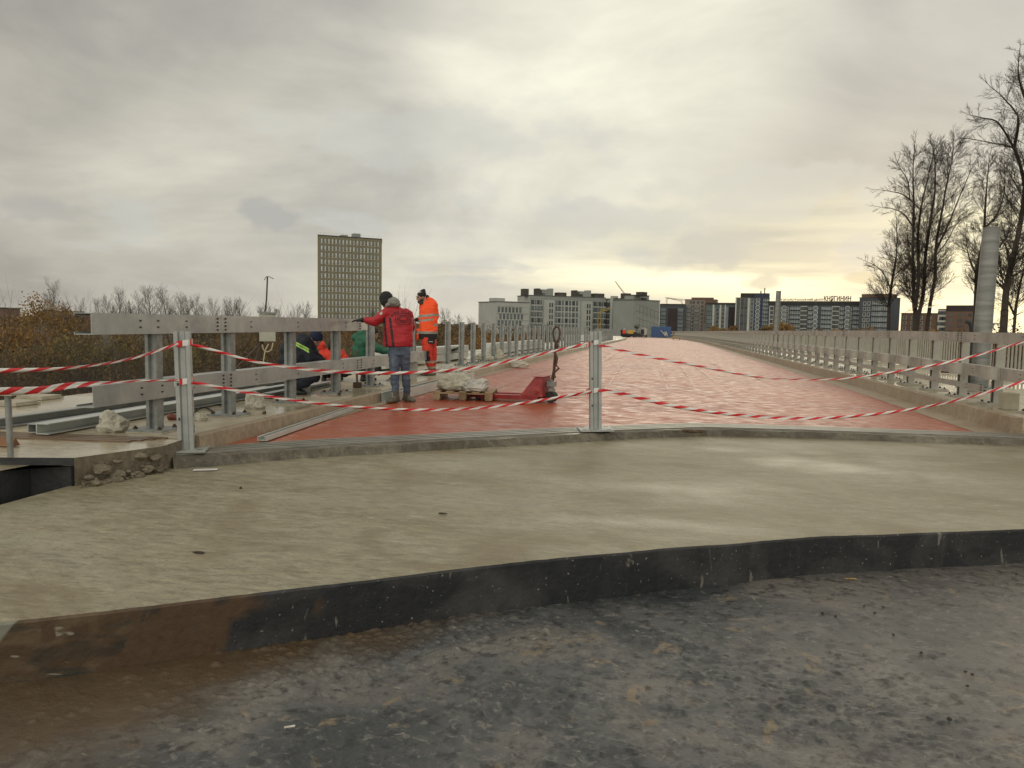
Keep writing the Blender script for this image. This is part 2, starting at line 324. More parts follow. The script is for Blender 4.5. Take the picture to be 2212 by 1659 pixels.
# ------------------------------------------------------------------ setting: bridge deck, slab, kerbs
JX = [(-9.6, 5.9), (-6.2, 6.1), (-4.6, 6.3)]+[tuple(GD(u, v))[:2] for u, v in ((470, 964), (600, 955), (780, 946), (968, 937), (1280, 922), (1493, 915), (1700, 920), (2212, 938))]+[(9, 11.15), (14, 11.35)]
def jy(x):
    for (a, b), (c, d) in zip(JX, JX[1:]):
        if x <= c: return b+(d-b)*(x-a)/(c-a)
    return JX[-1][1]
YS = [12.5, 14, 16, 18, 21, 24, 28, 32, 37, 43, 50, 58, 67, 76, 85, 94, 103, 112, 120, 127, 133, 138, 142, 146, 149, 152, 155, 158, 162, 168]
def sheet(name, xs, z, mats, ystart=jy, thick=None, ys=YS, kind='structure', skirt=0.):
    vs = []; fs = []; n = len(xs)
    zx = (lambda x: dd(x)) if name == 'bridge_deck' else (lambda x: z)
    for x in xs: vs.append(bp(x, ystart(x), zx(x)))
    for y in ys:
        for x in xs: vs.append(bp(x, y, zx(x)))
    m = len(ys)+1
    for i in range(m-1):
        for j in range(n-1): fs.append((i*n+j, i*n+j+1, (i+1)*n+j+1, (i+1)*n+j))
    if skirt:
        k0 = len(vs)
        idx = [0]*0
        for j in range(n): vs.append(vs[j]-Vector((0, 0, skirt)))
        for j in range(n-1): fs.append((k0+j, k0+j+1, j+1, j))
        for s_ in (0, n-1):
            k1 = len(vs)
            for i in range(m): vs.append(vs[i*n+s_]-Vector((0, 0, skirt)))
            for i in range(m-1): fs.append((i*n+s_, (i+1)*n+s_, k1+i+1, k1+i))
    me = mesh(name, vs, fs, mats if isinstance(mats, (list, tuple)) else [mats]); o = bpy.data.objects.new(name, me); COL.objects.link(o)
    return tag(o, kind=kind)
KL, KR = -4.17, 4.46
sheet('bridge_deck', [KL-.3, -3.98, -3.2, -2.42, -1.6, -.83, -.2, .44, 1.7, 3, KR+.3], 0, DECK, skirt=.5)
sheet('left_sidewalk', [-8.05, -6.2, -5.2, -4.6, KL-.14], .2, SIDE, skirt=1.2, ystart=lambda x: 6.30+.05*(x+4.6))
sheet('right_sidewalk', [KR+.14, 5.4, 6.6, 8.6], .2, SIDE, skirt=1.2)
def kerb(name, x0, x1, ystart):
    mb = MB(); ys = [ystart]+[y for y in YS if y > ystart+.3]
    b = .03 if x0 > 0 else 0; a = .03-b
    prof = [(x0, -.3), (x0, .0), (x0+b, .215), (x1-a, .215), (x1, .0), (x1, -.3)]
    vs = []
    for y in ys: vs += [bp(p[0], y, p[1]) for p in prof]
    n = 6; fs = [(i*n+j, i*n+(j+1) % n, (i+1)*n+(j+1) % n, (i+1)*n+j) for i in range(len(ys)-1) for j in range(n)]
    mb.add(vs, fs); mb.add(vs[:n], [tuple(range(n))]); return tag(mb.build(name, KERB, bevel=.008), kind='structure')
kerb('left_kerb', KL-.15, KL, 6.42); kerb('right_kerb', KR, KR+.15, jy(KR))
# concrete fillet strip along the kerb foot
def strip(name, x0, x1, z, m, ystart):
    mb = MB(); ys = [ystart]+[y for y in YS if y > ystart+.3]; vs = []
    for y in ys: vs += [bp(x0, y, z+dd(x0)), bp(x1, y, z+dd(x1))]
    mb.add(vs, [(2*i, 2*i+1, 2*i+3, 2*i+2) for i in range(len(ys)-1)]); return tag(mb.build(name, m), kind='structure')
strip('left_gutter_strip', KL-.01, KL+.16, .005, KERB, 7.6); strip('right_gutter_strip', KR-.42, KR+.01, .005, KERB, jy(KR))
# --- expansion joint
jxs = [-4.55, -4.3, -3.98, -3.4, -2.9, -2.42, -1.6, -.83, -.2, .44, 1.0, 1.7, 3, 4.64, 6.5, 9, 14]
def jpath(off, z, xs=jxs):
    out = []
    for x in xs:
        e = .15; t = Vector((2*e, jy(x+e)-jy(x-e), 0)).normalized(); nrm = Vector((-t.y, t.x, 0))
        out.append(Vector((x, jy(x), z+dd(x)))+nrm*off)
    return out
mb = MB()
def flatband(mb, o0, o1, z0, z1, mi, xs=jxs, drop=None):
    a = jpath(o0, z0, xs); b = jpath(o1, z1, xs); n = len(a)
    mb.add(a+b, [(i, i+1, n+i+1, n+i) for i in range(n-1)], mi)
flatband(mb, -.34, -.0, -.012, -.012, 1)
for o0, o1 in ((-.34, -.275), (-.235, -.165), (-.125, -.065), (-.03, .03)):
    a = jpath(o0, .0); n = len(a)
    mb.prism([(-.0, -.06), (o1-o0, -.06), (o1-o0, .006), (0, .006)][::1], jpath(o0, 0)[::-1], 0)
jo = mb.build('expansion_joint', [RAILM, GROOVE]); tag(jo, kind='structure')
mb = MB()
# rough ledge in front of the rails with a ragged face
led = []
random.seed(3)
xs2 = list(np.linspace(-4.5, 14, 140))
A = jpath(-.34, -.004, xs2); B = jpath(-.44, -.012, xs2); C_ = jpath(-.47, -.13, xs2)
B = [p+Vector((0, random.uniform(-.018, .018), random.uniform(-.012, .004))) for p in B]; C_ = [p+Vector((0, random.uniform(-.03, .03), 0)) for p in C_]
n = len(A); mb.add(A+B+C_, [(i, i+1, n+i+1, n+i) for i in range(n-1)]+[(n+i, n+i+1, 2*n+i+1, 2*n+i) for i in range(n-1)])
tag(mb.build('joint_ledge', LEDGE), kind='structure')
# --- approach slab
ZS = -.09; ZP = -.325
FE = [(-4.55, 1.55), (-3.6, 2.25)]+[tuple(GS(u, v))[:2] for u, v in ((0, 1345), (330, 1308), (560, 1280), (820, 1250), (1106, 1215), (1420, 1186), (1560, 1176), (1750, 1160), (2212, 1143))]+[(4.6, 6.7), (14, 9.4)]
BE = [(x, jy(x)-.35) for x in (-4.62, -4.3, -4., -3.5, -3, -2.2, -1.5, -.7, 0, .5, 1.2, 1.8, 3, 4.6, 8, 14)]
def lerp_poly(P, x):
    for (a, b), (c, d) in zip(P, P[1:]):
        if x <= c: return b+(d-b)*(x-a)/(c-a)
    return P[-1][1]
mb = MB(); xs3 = sorted(set(list(np.concatenate([np.linspace(-4.55, 4.5, 260), np.linspace(4.7, 14, 40)]))+[p[0] for p in FE])); rows = 14; vs = []
for x in xs3:
    y0 = lerp_poly(FE, x)+.014*noise.noise(Vector((x*3, 0, 0)))+.007*noise.noise(Vector((x*14, 5, 0))); y1 = lerp_poly(BE, x)+.1
    for k in range(rows):
        t = k/(rows-1); y = y0+(y1-y0)*t
        vs.append((x, y, zs(x)+(.008*noise.noise(Vector((x*.5, y*.8, 0))) if k else 0)))
nn = len(xs3)
mb.add(vs, [(i*rows+k, (i+1)*rows+k, (i+1)*rows+k+1, i*rows+k+1) for i in range(nn-1) for k in range(rows-1)], 0, True)
fv = []
for i, x in enumerate(xs3):
    p = Vector(vs[i*rows]); j = .004*noise.noise(Vector((x*9, 1, 0)))
    fv += [p, p+Vector((0, -.012+j, -.012)), p+Vector((0, -.012+j, ZP-.04-p.z))]
mb.add(fv, [(i*3+k, i*3+k+1, (i+1)*3+k+1, (i+1)*3+k) for i in range(nn-1) for k in range(2)], 1)
lf = [Vector(vs[k]) for k in range(rows)]; mb.add(lf+[p-Vector((0, 0, 1.2)) for p in lf], [(k, k+1, rows+k+1, rows+k) for k in range(rows-1)], 1)
def facemat():
    m = bpy.data.materials.new('bitumen coated slab edge'); m.use_nodes = True; nt = m.node_tree; b = nt.nodes['Principled BSDF']
    t = nt.nodes.new('ShaderNodeTexCoord'); sp = nt.nodes.new('ShaderNodeSeparateXYZ'); nt.links.new(t.outputs['Object'], sp.inputs[0])
    def nz(s, st=(1, 1, 1), det=6, d=0.):
        mp = nt.nodes.new('ShaderNodeMapping'); mp.inputs['Scale'].default_value = st; nt.links.new(t.outputs['Object'], mp.inputs[0])
        n = nt.nodes.new('ShaderNodeTexNoise'); n.inputs['Scale'].default_value = s; n.inputs['Detail'].default_value = det; n.inputs['Distortion'].default_value = d; nt.links.new(mp.outputs[0], n.inputs['Vector']); return n.outputs[0]
    a = nz(1.6, (1, 1, 1.6), 5, 1.); f = nz(22, (1, 1, 1)); sk = nz(60, det=2)
    blk = mixc(nt, ramp(nt, a, [(.45, 0.), (.68, 1.)]), (.011, .012, .014), (.042, .042, .043))
    blk = mixc(nt, ramp(nt, sk, [(.71, 0.), (.74, 1.)]), blk, (.30, .28, .24))
    blk = mixc(nt, ramp(nt, nz(2.6, (1, 1, .25), 6, .3), [(.60, 0.), (.72, .5)]), blk, (.085, .082, .078))
    blk = mixc(nt, ramp(nt, nz(9, (1.4, 1.4, .3), 5, .8), [(.66, 0.), (.69, .8)]), blk, (.16, .15, .125))
    brn = mixc(nt, ramp(nt, nz(2.4, (1, 1, 2), 6, 1.5), [(.40, 0.), (.60, 1.)]), (.060, .034, .016), (.105, .068, .034))
    brn = mixc(nt, ramp(nt, nz(3.0, (1, 1, 3.2), 7, .6), [(.42, 0.), (.60, 1.)]), brn, (.020, .021, .017))
    brn = mixc(nt, ramp(nt, nz(5.5, (1, 1, 2), 3, .5), [(.68, 0.), (.70, 1.)]), brn, (.22, .20, .155))
    x = mth(nt, 'ADD', sp.outputs[0], mth(nt, 'MULTIPLY_ADD', nz(4, (1, 1, 1), 8, .6), 1.5, -.75))
    clean = mixc(nt, f, (.055, .030, .014), (.085, .050, .024))
    c = mixc(nt, ramp(nt, mth(nt, 'MULTIPLY_ADD', x, 1., 3.), [(.55, 0.), (.60, 1.)]), brn, clean)
    c = mixc(nt, ramp(nt, mth(nt, 'MULTIPLY_ADD', x, 1., 2.9), [(.78, 0.), (1.0, 1.)]), c, blk)
    # grey concrete patch at the near end
    x2 = mth(nt, 'ADD', sp.outputs[0], mth(nt, 'MULTIPLY', mth(nt, 'MULTIPLY_ADD', sp.outputs[2], -1., -.1), .6))
    c = mixc(nt, ramp(nt, mth(nt, 'ADD', x2, 3.6), [(.80, 1.), (.81, 0.)]), c, (.19, .19, .15))
    nt.links.new(c, b.inputs['Base Color']); nt.links.new(ramp(nt, f, [(.3, .5), (.7, .8)]), b.inputs['Roughness'])
    bn = nt.nodes.new('ShaderNodeBump'); bn.inputs['Strength'].default_value = .6; bn.inputs['Distance'].default_value = .01
    nt.links.new(f, bn.inputs['Height']); nt.links.new(bn.outputs[0], b.inputs['Normal']); return m
FACE = facemat()
tag(mb.build('approach_slab', [SLAB, FACE]), kind='structure')
# --- membrane-coated lower pavement
def pitmat():
    m = bpy.data.materials.new('blistered bitumen membrane'); m.use_nodes = True; nt = m.node_tree; b = nt.nodes['Principled BSDF']
    t = nt.nodes.new('ShaderNodeTexCoord'); sp = nt.nodes.new('ShaderNodeSeparateXYZ'); nt.links.new(t.outputs['Object'], sp.inputs[0])
    def nz(s, st=(1, 1, 1), det=6, d=0., ro=.6, off=(0, 0, 0)):
        mp = nt.nodes.new('ShaderNodeMapping'); mp.inputs['Scale'].default_value = st; mp.inputs['Location'].default_value = off; nt.links.new(t.outputs['Object'], mp.inputs[0])
        n = nt.nodes.new('ShaderNodeTexNoise'); n.inputs['Scale'].default_value = s; n.inputs['Detail'].default_value = det; n.inputs['Distortion'].default_value = d; n.inputs['Roughness'].default_value = ro; nt.links.new(mp.outputs[0], n.inputs['Vector']); return n.outputs[0]
    a = nz(1.1, det=4, d=.6); f = nz(13, det=8, ro=.7); pt = nz(3.6, (1, 1, 1), 5, 1.2, off=(2, 9, 0)); fl = nz(9, (1, 1.6, 1), 5, 1.5, off=(5, 1, 0))
    c = ramp(nt, a, [(.38, (.042, .048, .051)), (.50, (.088, .090, .090)), (.62, (.155, .142, .128))])
    xx = ramp(nt, mth(nt, 'MULTIPLY_ADD', sp.outputs[0], .12, .4), [(.42, 0.), (.75, 1.)])
    c = mixc(nt, mth(nt, 'MULTIPLY', xx, .75), c, (.135, .115, .10))
    c = mixc(nt, ramp(nt, pt, [(.60, 0.), (.68, .8)]), c, (.22, .165, .10))
    c = mixc(nt, ramp(nt, fl, [(.675, 0.), (.70, .9)]), c, (.34, .31, .24))
    c = mixc(nt, mth(nt, 'MULTIPLY', ramp(nt, f, [(.38, 1.), (.49, 0.)]), .75), c, (.016, .017, .018))
    c = mixc(nt, mth(nt, 'MULTIPLY', ramp(nt, nz(17, (1, 1.4, 1), 7, .8, .7, (6, 6, 0)), [(.55, 0.), (.64, 1.)]), .55), c, (.24, .225, .195))
    # rusty mud washed in at the left end
    lx = mth(nt, 'ADD', mth(nt, 'ADD', mth(nt, 'MULTIPLY', sp.outputs[0], 1.), mth(nt, 'MULTIPLY', sp.outputs[1], -.55)), mth(nt, 'MULTIPLY_ADD', a, 1.6, -.8))
    c = mixc(nt, ramp(nt, mth(nt, 'MULTIPLY_ADD', lx, .4, 1.84), [(.40, 1.), (.60, 0.)]), c, mixc(nt, pt, (.060, .036, .019), (.12, .085, .048)))
    # damp dark seam along the foot of the slab
    nt.links.new(c, b.inputs['Base Color'])
    vo = nt.nodes.new('ShaderNodeTexVoronoi'); vo.inputs['Scale'].default_value = 21; vo.inputs['Randomness'].default_value = 1.; 
    mpv = nt.nodes.new('ShaderNodeMapping'); mpv.inputs['Scale'].default_value = (1, 1.15, 1); nt.links.new(t.outputs['Object'], mpv.inputs[0])
    ad = nt.nodes.new('ShaderNodeVectorMath'); ad.operation = 'ADD'; nt.links.new(mpv.outputs[0], ad.inputs[0])
    nc = nt.nodes.new('ShaderNodeTexNoise'); nc.inputs['Scale'].default_value = 7; nt.links.new(t.outputs['Object'], nc.inputs['Vector'])
    sc = nt.nodes.new('ShaderNodeVectorMath'); sc.operation = 'SCALE'; sc.inputs[3].default_value = .12; nt.links.new(nc.outputs['Color'], sc.inputs[0]); nt.links.new(sc.outputs[0], ad.inputs[1])
    nt.links.new(ad.outputs[0], vo.inputs['Vector'])
    blob = ramp(nt, vo.outputs['Distance'], [(.10, 1.), (.30, 0.)], 'EASE')
    msk = ramp(nt, nz(2.1, det=3, off=(8, 3, 0)), [(.47, 0.), (.58, 1.)])
    xr = ramp(nt, mth(nt, 'MULTIPLY_ADD', sp.outputs[0], .25, .45), [(.5, 1.), (.8, .25)])
    h = mth(nt, 'ADD', mth(nt, 'MULTIPLY', mth(nt, 'MULTIPLY', blob, msk), mth(nt, 'MULTIPLY', xr, .9)), mth(nt, 'MULTIPLY', f, .6))
    w = nt.nodes.new('ShaderNodeTexNoise'); w.inputs['Scale'].default_value = 2.6; w.inputs['Detail'].default_value = 2; w.inputs['Distortion'].default_value = 2.5; nt.links.new(t.outputs['Object'], w.inputs['Vector'])
    h = mth(nt, 'MULTIPLY', f, .8)
    crk = ramp(nt, mth(nt, 'ABSOLUTE', mth(nt, 'SUBTRACT', w.outputs[0], .5)), [(0., 1.), (.025, 0.)])
    h = mth(nt, 'ADD', h, mth(nt, 'MULTIPLY', crk, 0.))
    bn = nt.nodes.new('ShaderNodeBump'); bn.inputs['Strength'].default_value = 1.; bn.inputs['Distance'].default_value = .022
    nt.links.new(h, bn.inputs['Height']); nt.links.new(bn.outputs[0], b.inputs['Normal'])
    nt.links.new(ramp(nt, nz(3, det=5, off=(1, 1, 0)), [(.35, .26), (.65, .5)]), b.inputs['Roughness']); b.inputs['Specular IOR Level'].default_value = .5
    return m
PIT_M = pitmat()
def pitmesh():
    g = np.random.default_rng(12); st = .0095
    xs = np.concatenate([np.linspace(-6, -3.25, 12)[:-1], np.arange(-3.25, 3.6, st), np.linspace(3.6, 14, 40)[1:]]); ys = np.concatenate([np.linspace(-4, .9, 20)[:-1], np.arange(.9, 6.6, st), np.linspace(6.6, 10, 12)[1:]])
    Xg, Yg = np.meshgrid(xs, ys, indexing='ij'); Zg = np.full(Xg.shape, 0.)
    def vn(sc, seed):      # smooth value noise
        r_ = np.random.default_rng(seed); n = 64; t = r_.random((n, n)); u = (Xg+20)*sc; v = (Yg+20)*sc; i0 = np.floor(u).astype(int); j0 = np.floor(v).astype(int); fu = u-i0; fv = v-j0; fu = fu*fu*(3-2*fu); fv = fv*fv*(3-2*fv)
        a = t[i0 % n, j0 % n]; b = t[(i0+1) % n, j0 % n]; c = t[i0 % n, (j0+1) % n]; d = t[(i0+1) % n, (j0+1) % n]; return (a*(1-fu)+b*fu)*(1-fv)+(c*(1-fu)+d*fu)*fv-.5
    Zg += .014*vn(1.1, 1)+.006*vn(3.1, 2)+.0035*vn(9., 3)+.0025*vn(22., 4)+.0022*vn(45., 5)
    Bg = np.zeros(Xg.shape)
    def stampm(cx, cy, rx, ry, an, h, pw, mx=False):
        R_ = max(rx, ry)*2.2; i0, i1 = np.searchsorted(xs, [cx-R_, cx+R_]); j0, j1 = np.searchsorted(ys, [cy-R_, cy+R_])
        if i1 <= i0 or j1 <= j0: return
        dx_, dy_ = Xg[i0:i1, j0:j1]-cx, Yg[i0:i1, j0:j1]-cy; u = (dx_*math.cos(an)+dy_*math.sin(an))/rx; v = (-dx_*math.sin(an)+dy_*math.cos(an))/ry
        q = h*np.exp(-(u*u+v*v)**pw)
        if mx: Bg[i0:i1, j0:j1] = np.maximum(Bg[i0:i1, j0:j1], q)
        else: Zg[i0:i1, j0:j1] += q
    # blisters, mostly left of centre and near
    cl = [(g.uniform(-1.9, 1.3), g.uniform(1.1, 3.9)) for _ in range(46)]
    for k in range(5200):
        cx, cy = cl[g.integers(0, 46)]; cx += g.normal(0, .26); cy += g.normal(0, .24); r0 = g.choice([.007, .010, .015, .023], p=[.32, .36, .25, .07]); stampm(cx, cy, r0*g.uniform(.8, 1.7), r0*g.uniform(.6, 1.), g.uniform(-.5, .5), r0*g.uniform(.4, .7), 1.8, True)
    # overlapping torn membrane edges, mostly right
    for k in range(70):
        cx = g.uniform(-.6, 3.2); cy = g.uniform(1.6, 4.9); a = g.normal(0., .5); L = g.uniform(.08, .45)
        for t in np.arange(0, L, .02): stampm(cx+t*math.cos(a)+.015*math.sin(t*24+k), cy+t*math.sin(a)+.02*math.sin(t*13+k), .022, .010, a, .0045, 1.2)
    for (xa, ya, xb, yb) in ((-1.45, 3.6, -1.0, 2.2), (-.9, 3.9, -.62, 2.5), (.2, 2.2, 1.9, 1.75)):
        for t in np.linspace(0, 1, 90): stampm(xa+(xb-xa)*t, ya+(yb-ya)*t+.008*math.sin(t*40), .02, .012, 0, -.004, 1.2)
    Zg += Bg
    V = np.stack([Xg, Yg, Zg+ZP], 2).reshape(-1, 3); nx, ny = Xg.shape; I = (np.arange(nx-1)[:, None]*ny+np.arange(ny-1)[None, :]).ravel(); Q = np.stack([I, I+ny, I+ny+1, I+1], 1)
    me = bpy.data.meshes.new('lower_pavement'); me.vertices.add(len(V)); me.vertices.foreach_set('co', V.ravel()); me.loops.add(Q.size); me.loops.foreach_set('vertex_index', Q.ravel().astype(np.int32)); me.polygons.add(len(Q)); me.polygons.foreach_set('loop_start', (np.arange(len(Q))*4).astype(np.int32)); me.polygons.foreach_set('loop_total', np.full(len(Q), 4, np.int32)); me.polygons.foreach_set('use_smooth', np.ones(len(Q), bool)); me.update(calc_edges=True); me.materials.append(PIT_M)
    o = bpy.data.objects.new('lower_pavement', me); COL.objects.link(o); return tag(o, kind='structure')
pitmesh()
# --- left approach block of the sidewalk beyond the trench
BIT = pm('bitumen coated wall', [(.012, .013, .014), (.024, .025, .027), (.04, .04, .04)], 2.5, .6, 0, .4, 20, rvar=.15)
mb = MB()
ZB = .19
poly = [tuple(G(350, 964, ZB))[:2], (-4.3, 6.4), (-4.6, 6.5), (-6.2, 6.42), (-9.6, 6.3), (-9.6, tuple(G(0, 988, ZB))[1]-.2), tuple(G(0, 988, ZB))[:2], tuple(G(160, 989, ZB))[:2]]
qa = G(118, 995, .13); qb = G(0, 1017, .13)
vs = [(x, y, ZB) for x, y in poly]; lo = [(x, y, -1.5) for x, y in poly]; k = len(poly)
mb.add(vs, [tuple(range(k))], 0)
for i in range(k):
    a, b_ = i, (i+1) % k
    mi = 1 if i in (5, 6) else 2
    mb.add([vs[a], vs[b_], lo[b_], lo[a]], [(0, 1, 2, 3)], mi)
LAB = mb
mb = MB()   # trench bottom and its far lower shelf
mb.box((-5.3, 3.2, -.9), (3.2, 7, .2)); tag(mb.build('trench_floor', BIT), kind='structure')
mb = MB(); mb.add([(-9.6, 1.5, .13), (qb.x+.25, 1.5, .13), (qb.x, qb.y, .13), (qa.x, qa.y, .13), (poly[7][0], poly[7][1]-.02, .13), (-9.6, poly[5][1]-.01, .13)], [(0, 1, 2, 3, 4, 5)])
pp = [(qb.x+.25, 1.5), (qb.x, qb.y), (qa.x, qa.y), (poly[7][0], poly[7][1]-.02)]
for (x0, y0), (x1, y1) in zip(pp, pp[1:]): mb.add([(x0, y0, .13), (x1, y1, .13), (x1, y1, -1.5), (x0, y0, -1.5)], [(0, 1, 2, 3)], 1)
tag(mb.build('left_lower_shelf', [SLAB, BIT]), kind='structure')
# rubble where the block has been broken back
mb = MB(); random.seed(8)
def rock(mb, c, r, seed, mi=0, sq=(1, 1, 1)):
    bm = bmesh.new(); bmesh.ops.create_icosphere(bm, subdivisions=2, radius=1)
    for v in bm.verts:
        d = 1+.45*noise.noise(v.co*1.3+Vector((seed, seed*2, 0))); v.co = Vector((v.co.x*sq[0], v.co.y*sq[1], v.co.z*sq[2]))*r*d+Vector(c)
    mb.add([v.co for v in bm.verts], [[v.index for v in f.verts] for f in bm.faces], mi); bm.free()
for i in range(64):
    t = random.random()**.8; pa = GS(178, 1052); pb = GS(352, 1019); x = pa.x+(pb.x-pa.x)*t; h_ = random.random()**3.2; y = pa.y+(pb.y-pa.y)*t+random.uniform(-.12, .04)+h_*.10
    rock(mb, (x, y, zs(x)+.005+h_*.17), random.choice([.010, .014, .02, .03, .05])*random.uniform(.7, 1.2), i, 0, (1.3, 1, .7))
RUB = wetconcrete('broken brownish concrete', [(.10, .078, .052), (.18, .15, .105), (.27, .235, .175)], (.6, .75), .8, fine=16, bs=1., rr=(.3, .5, .8), lowscale=2.)
ro = mb.build('rubble', RUB); tag(ro, 'heap of broken concrete where the sidewalk edge is cut back', 'rubble', kind='stuff')
tag(LAB.build('left_approach_block', [SIDE, BIT, RUB]), kind='structure')
# deck side joint rails across the left sidewalk
mb = MB()
for k in range(4):
    y0 = 5.98+.085*k
    mb.prism([(0, -.05), (.055, -.05), (.055, .008), (0, .008)], [(-4.62+.06*k, y0+.02, ZB+.006), (-6.2, y0-.14, ZB+.006), (-9.6, y0-.3, ZB+.006)], 0)
tag(mb.build('sidewalk_expansion_joint', [pm('muddy joint steel', [(.12, .075, .045), (.24, .17, .11)], 4, .4, .3)]), kind='structure')
# ------------------------------------------------------------------ terrain
GRD = pm('autumn ground', [(.035, .028, .014), (.06, .045, .02), (.09, .065, .03)], .15, .95, bump=.5, bscale=2)
mb = MB(); n = 60; vs = []
def gz(x, y):
    d = math.hypot(x, y)
    z = -5.5+.8*noise.noise(Vector((x*.02, y*.02, 0)))
    return z
Rr = [0, 8, 14, 22, 32, 45, 60, 80, 110, 150, 210, 300, 420, 600, 900, 1500, 3000]
for r in Rr:
    for j in range(48):
        a = 2*math.pi*j/48; x = r*math.cos(a); y = r*math.sin(a); vs.append((x, y, gz(x, y)))
mb.add(vs, [(i*48+j, i*48+(j+1) % 48, (i+1)*48+(j+1) % 48, (i+1)*48+j) for i in range(len(Rr)-1) for j in range(48)], 0, True)
tag(mb.build('ground', GRD), kind='structure')
# bridge substructure under the deck so the span is solid from the side
mb = MB()
ys = [y for y in [11.6]+YS]
vs = []
for y in ys: vs += [bp(-8.0, y, -.15), bp(8.55, y, -.15), bp(6.0, y, -1.6), bp(-5.6, y, -1.6)]
n = 4; mb.add(vs, [(i*n+j, i*n+(j+1) % n, (i+1)*n+(j+1) % n, (i+1)*n+j) for i in range(len(ys)-1) for j in range(n) if j != 0]); mb.add(vs[:4], [(0, 1, 2, 3)])
for y in (30, 60, 90, 120):
    for x in (-4, 0, 4): mb.cyl(bp(x, y, -1.5), bp(x, y, -6.5), .7, 16)
mb.box((2, 2.5, -3.4), (20, 10, 5.6))
tag(mb.build('bridge_substructure', SIDE), kind='structure')

# welded seams and scuffs in the membrane
SEAM = pm('pale membrane seam', [(.30, .12, .08), (.44, .26, .19)], 9, .35)
mb = MB()
s3a = lambda x, y: ((1750+x/2.328)/1.808, (1080+y/2.328)/1.808); s4a = lambda x, y: ((2600+x/2.458)/1.808, (1080+y/2.458)/1.808)
seams = [[s3a(490, 1410), s3a(600, 1310), s3a(720, 1225), s3a(835, 1140)], [s3a(400, 1035), s3a(600, 960), s3a(800, 880), s3a(970, 815)], [s3a(1000, 925), s3a(1095, 870), s3a(1440, 845)], [s3a(1395, 1070), s3a(1480, 960), s3a(1585, 790)],
 [s4a(285, 858), s4a(420, 970), s4a(560, 1075), s4a(690, 1185)], [s4a(440, 820), s4a(540, 862)], [s4a(500, 940), s4a(640, 990), s4a(800, 1025)], [s4a(780, 925), s4a(960, 1010)], [s4a(150, 860), s4a(240, 1000), s4a(275, 1090)], [s3a(1925, 840), s3a(2000, 1030)], [s3a(100, 1050), s3a(250, 1000)], [s3a(1380, 780), s3a(1500, 705)]]
random.seed(4)
for sm_ in seams:
    pts = [GD(*p) for p in sm_]; w = .008
    for a, b_ in zip(pts, pts[1:]):
        n_ = max(2, int((b_-a).length/.12)); t_ = (b_-a).normalized(); sd_ = Vector((t_.y, -t_.x, 0)); prev = None
        for i in range(n_+1):
            p = a.lerp(b_, i/n_)+sd_*random.uniform(-.006, .006); ww = w*random.uniform(.4, 1.3)*(1+p.y*.03); cur = (p-sd_*ww+Z_*.005, p+sd_*ww+Z_*.005)
            if prev and noise.noise(Vector((i*.09, len(mb.v)*.0001+b_.x, 0))) > -.12: mb.add([prev[0], prev[1], cur[1], cur[0]], [(0, 1, 2, 3)])
            prev = cur
tag(mb.build('deck_seams', SEAM), kind='structure')
#PART2
# ------------------------------------------------------------------ guardrail being assembled on the left
def post_prof(w=.12, d=.10, t=.008):
    """sigma-like post seen from above: two rounded flanges with a recessed web"""
    return [(-w/2, -d/2), (-w/2+.034, -d/2), (-w/2+.046, -d/2+.028), (w/2-.046, -d/2+.028), (w/2-.034, -d/2), (w/2, -d/2), (w/2, d/2), (w/2-.03, d/2), (w/2-.03, d/2-t), (w/2-t, d/2-t), (w/2-t, -d/2+t+.01), (w/2-.03, -d/2+t+.01), (w/2-.04, -d/2+.028+t), (-w/2+.04, -d/2+.028+t), (-w/2+.03, -d/2+t+.01), (-w/2+t, -d/2+t+.01), (-w/2+t, d/2-t), (-w/2+.03, d/2-t), (-w/2+.03, d/2), (-w/2, d/2)]
def extr(mb, prof, z0, z1, mi=0, c=(0, 0), rz=0.):
    n = len(prof); cs, sn = math.cos(rz), math.sin(rz)
    vs = [(c[0]+a*cs-b*sn, c[1]+a*sn+b*cs, z) for z in (z0, z1) for a, b in prof]
    mb.add(vs, [(j, (j+1) % n, n+(j+1) % n, n+j) for j in range(n)], mi)
    mb.add(vs[:n], [tuple(range(n))], mi); mb.add(vs[n:], [tuple(range(n))], mi)
def plate_mb(w=.34, d=.30, t=.022):
    mb = MB(); mb.box((0, 0, t/2+.012), (w, d, t)); mb.box((0, 0, .006), (w+.03, d+.03, .012), 1); return mb
def bolt_me():
    mb = MB(); mb.cyl((0, 0, 0), (0, 0, .03), .011, 6); mb.cyl((0, 0, .0), (0, 0, .016), .021, 6); o = mb.build('bolt', BOLT); me = o.data; bpy.data.objects.remove(o); return me
BOLTM = bolt_me()
def inst(name, me, parent, loc, rot=(0, 0, 0)):
    o = bpy.data.objects.new(name, me); COL.objects.link(o); o.parent = parent; o.location = loc; o.rotation_euler = rot; return o
GROUT = pm('grout bed', [(.30, .26, .19), (.42, .38, .30)], 8, .7, 0, .3)
def make_post(parent, loc, h, rz, mat=GALV, bolts=True, plate=(.36, .32)):
    mb = MB(); extr(mb, post_prof(), .03, h); p = mb.build('post', mat, parent, loc, (0, 0, rz))
    pl = plate_mb(*plate).build('base_plate', [mat, GROUT], p)
    if bolts:
        for sx in (-1, 1):
            for sy in (-1, 1): inst('bolt', BOLTM, pl, (sx*(plate[0]/2-.05), sy*(plate[1]/2-.045), .034))
    return p
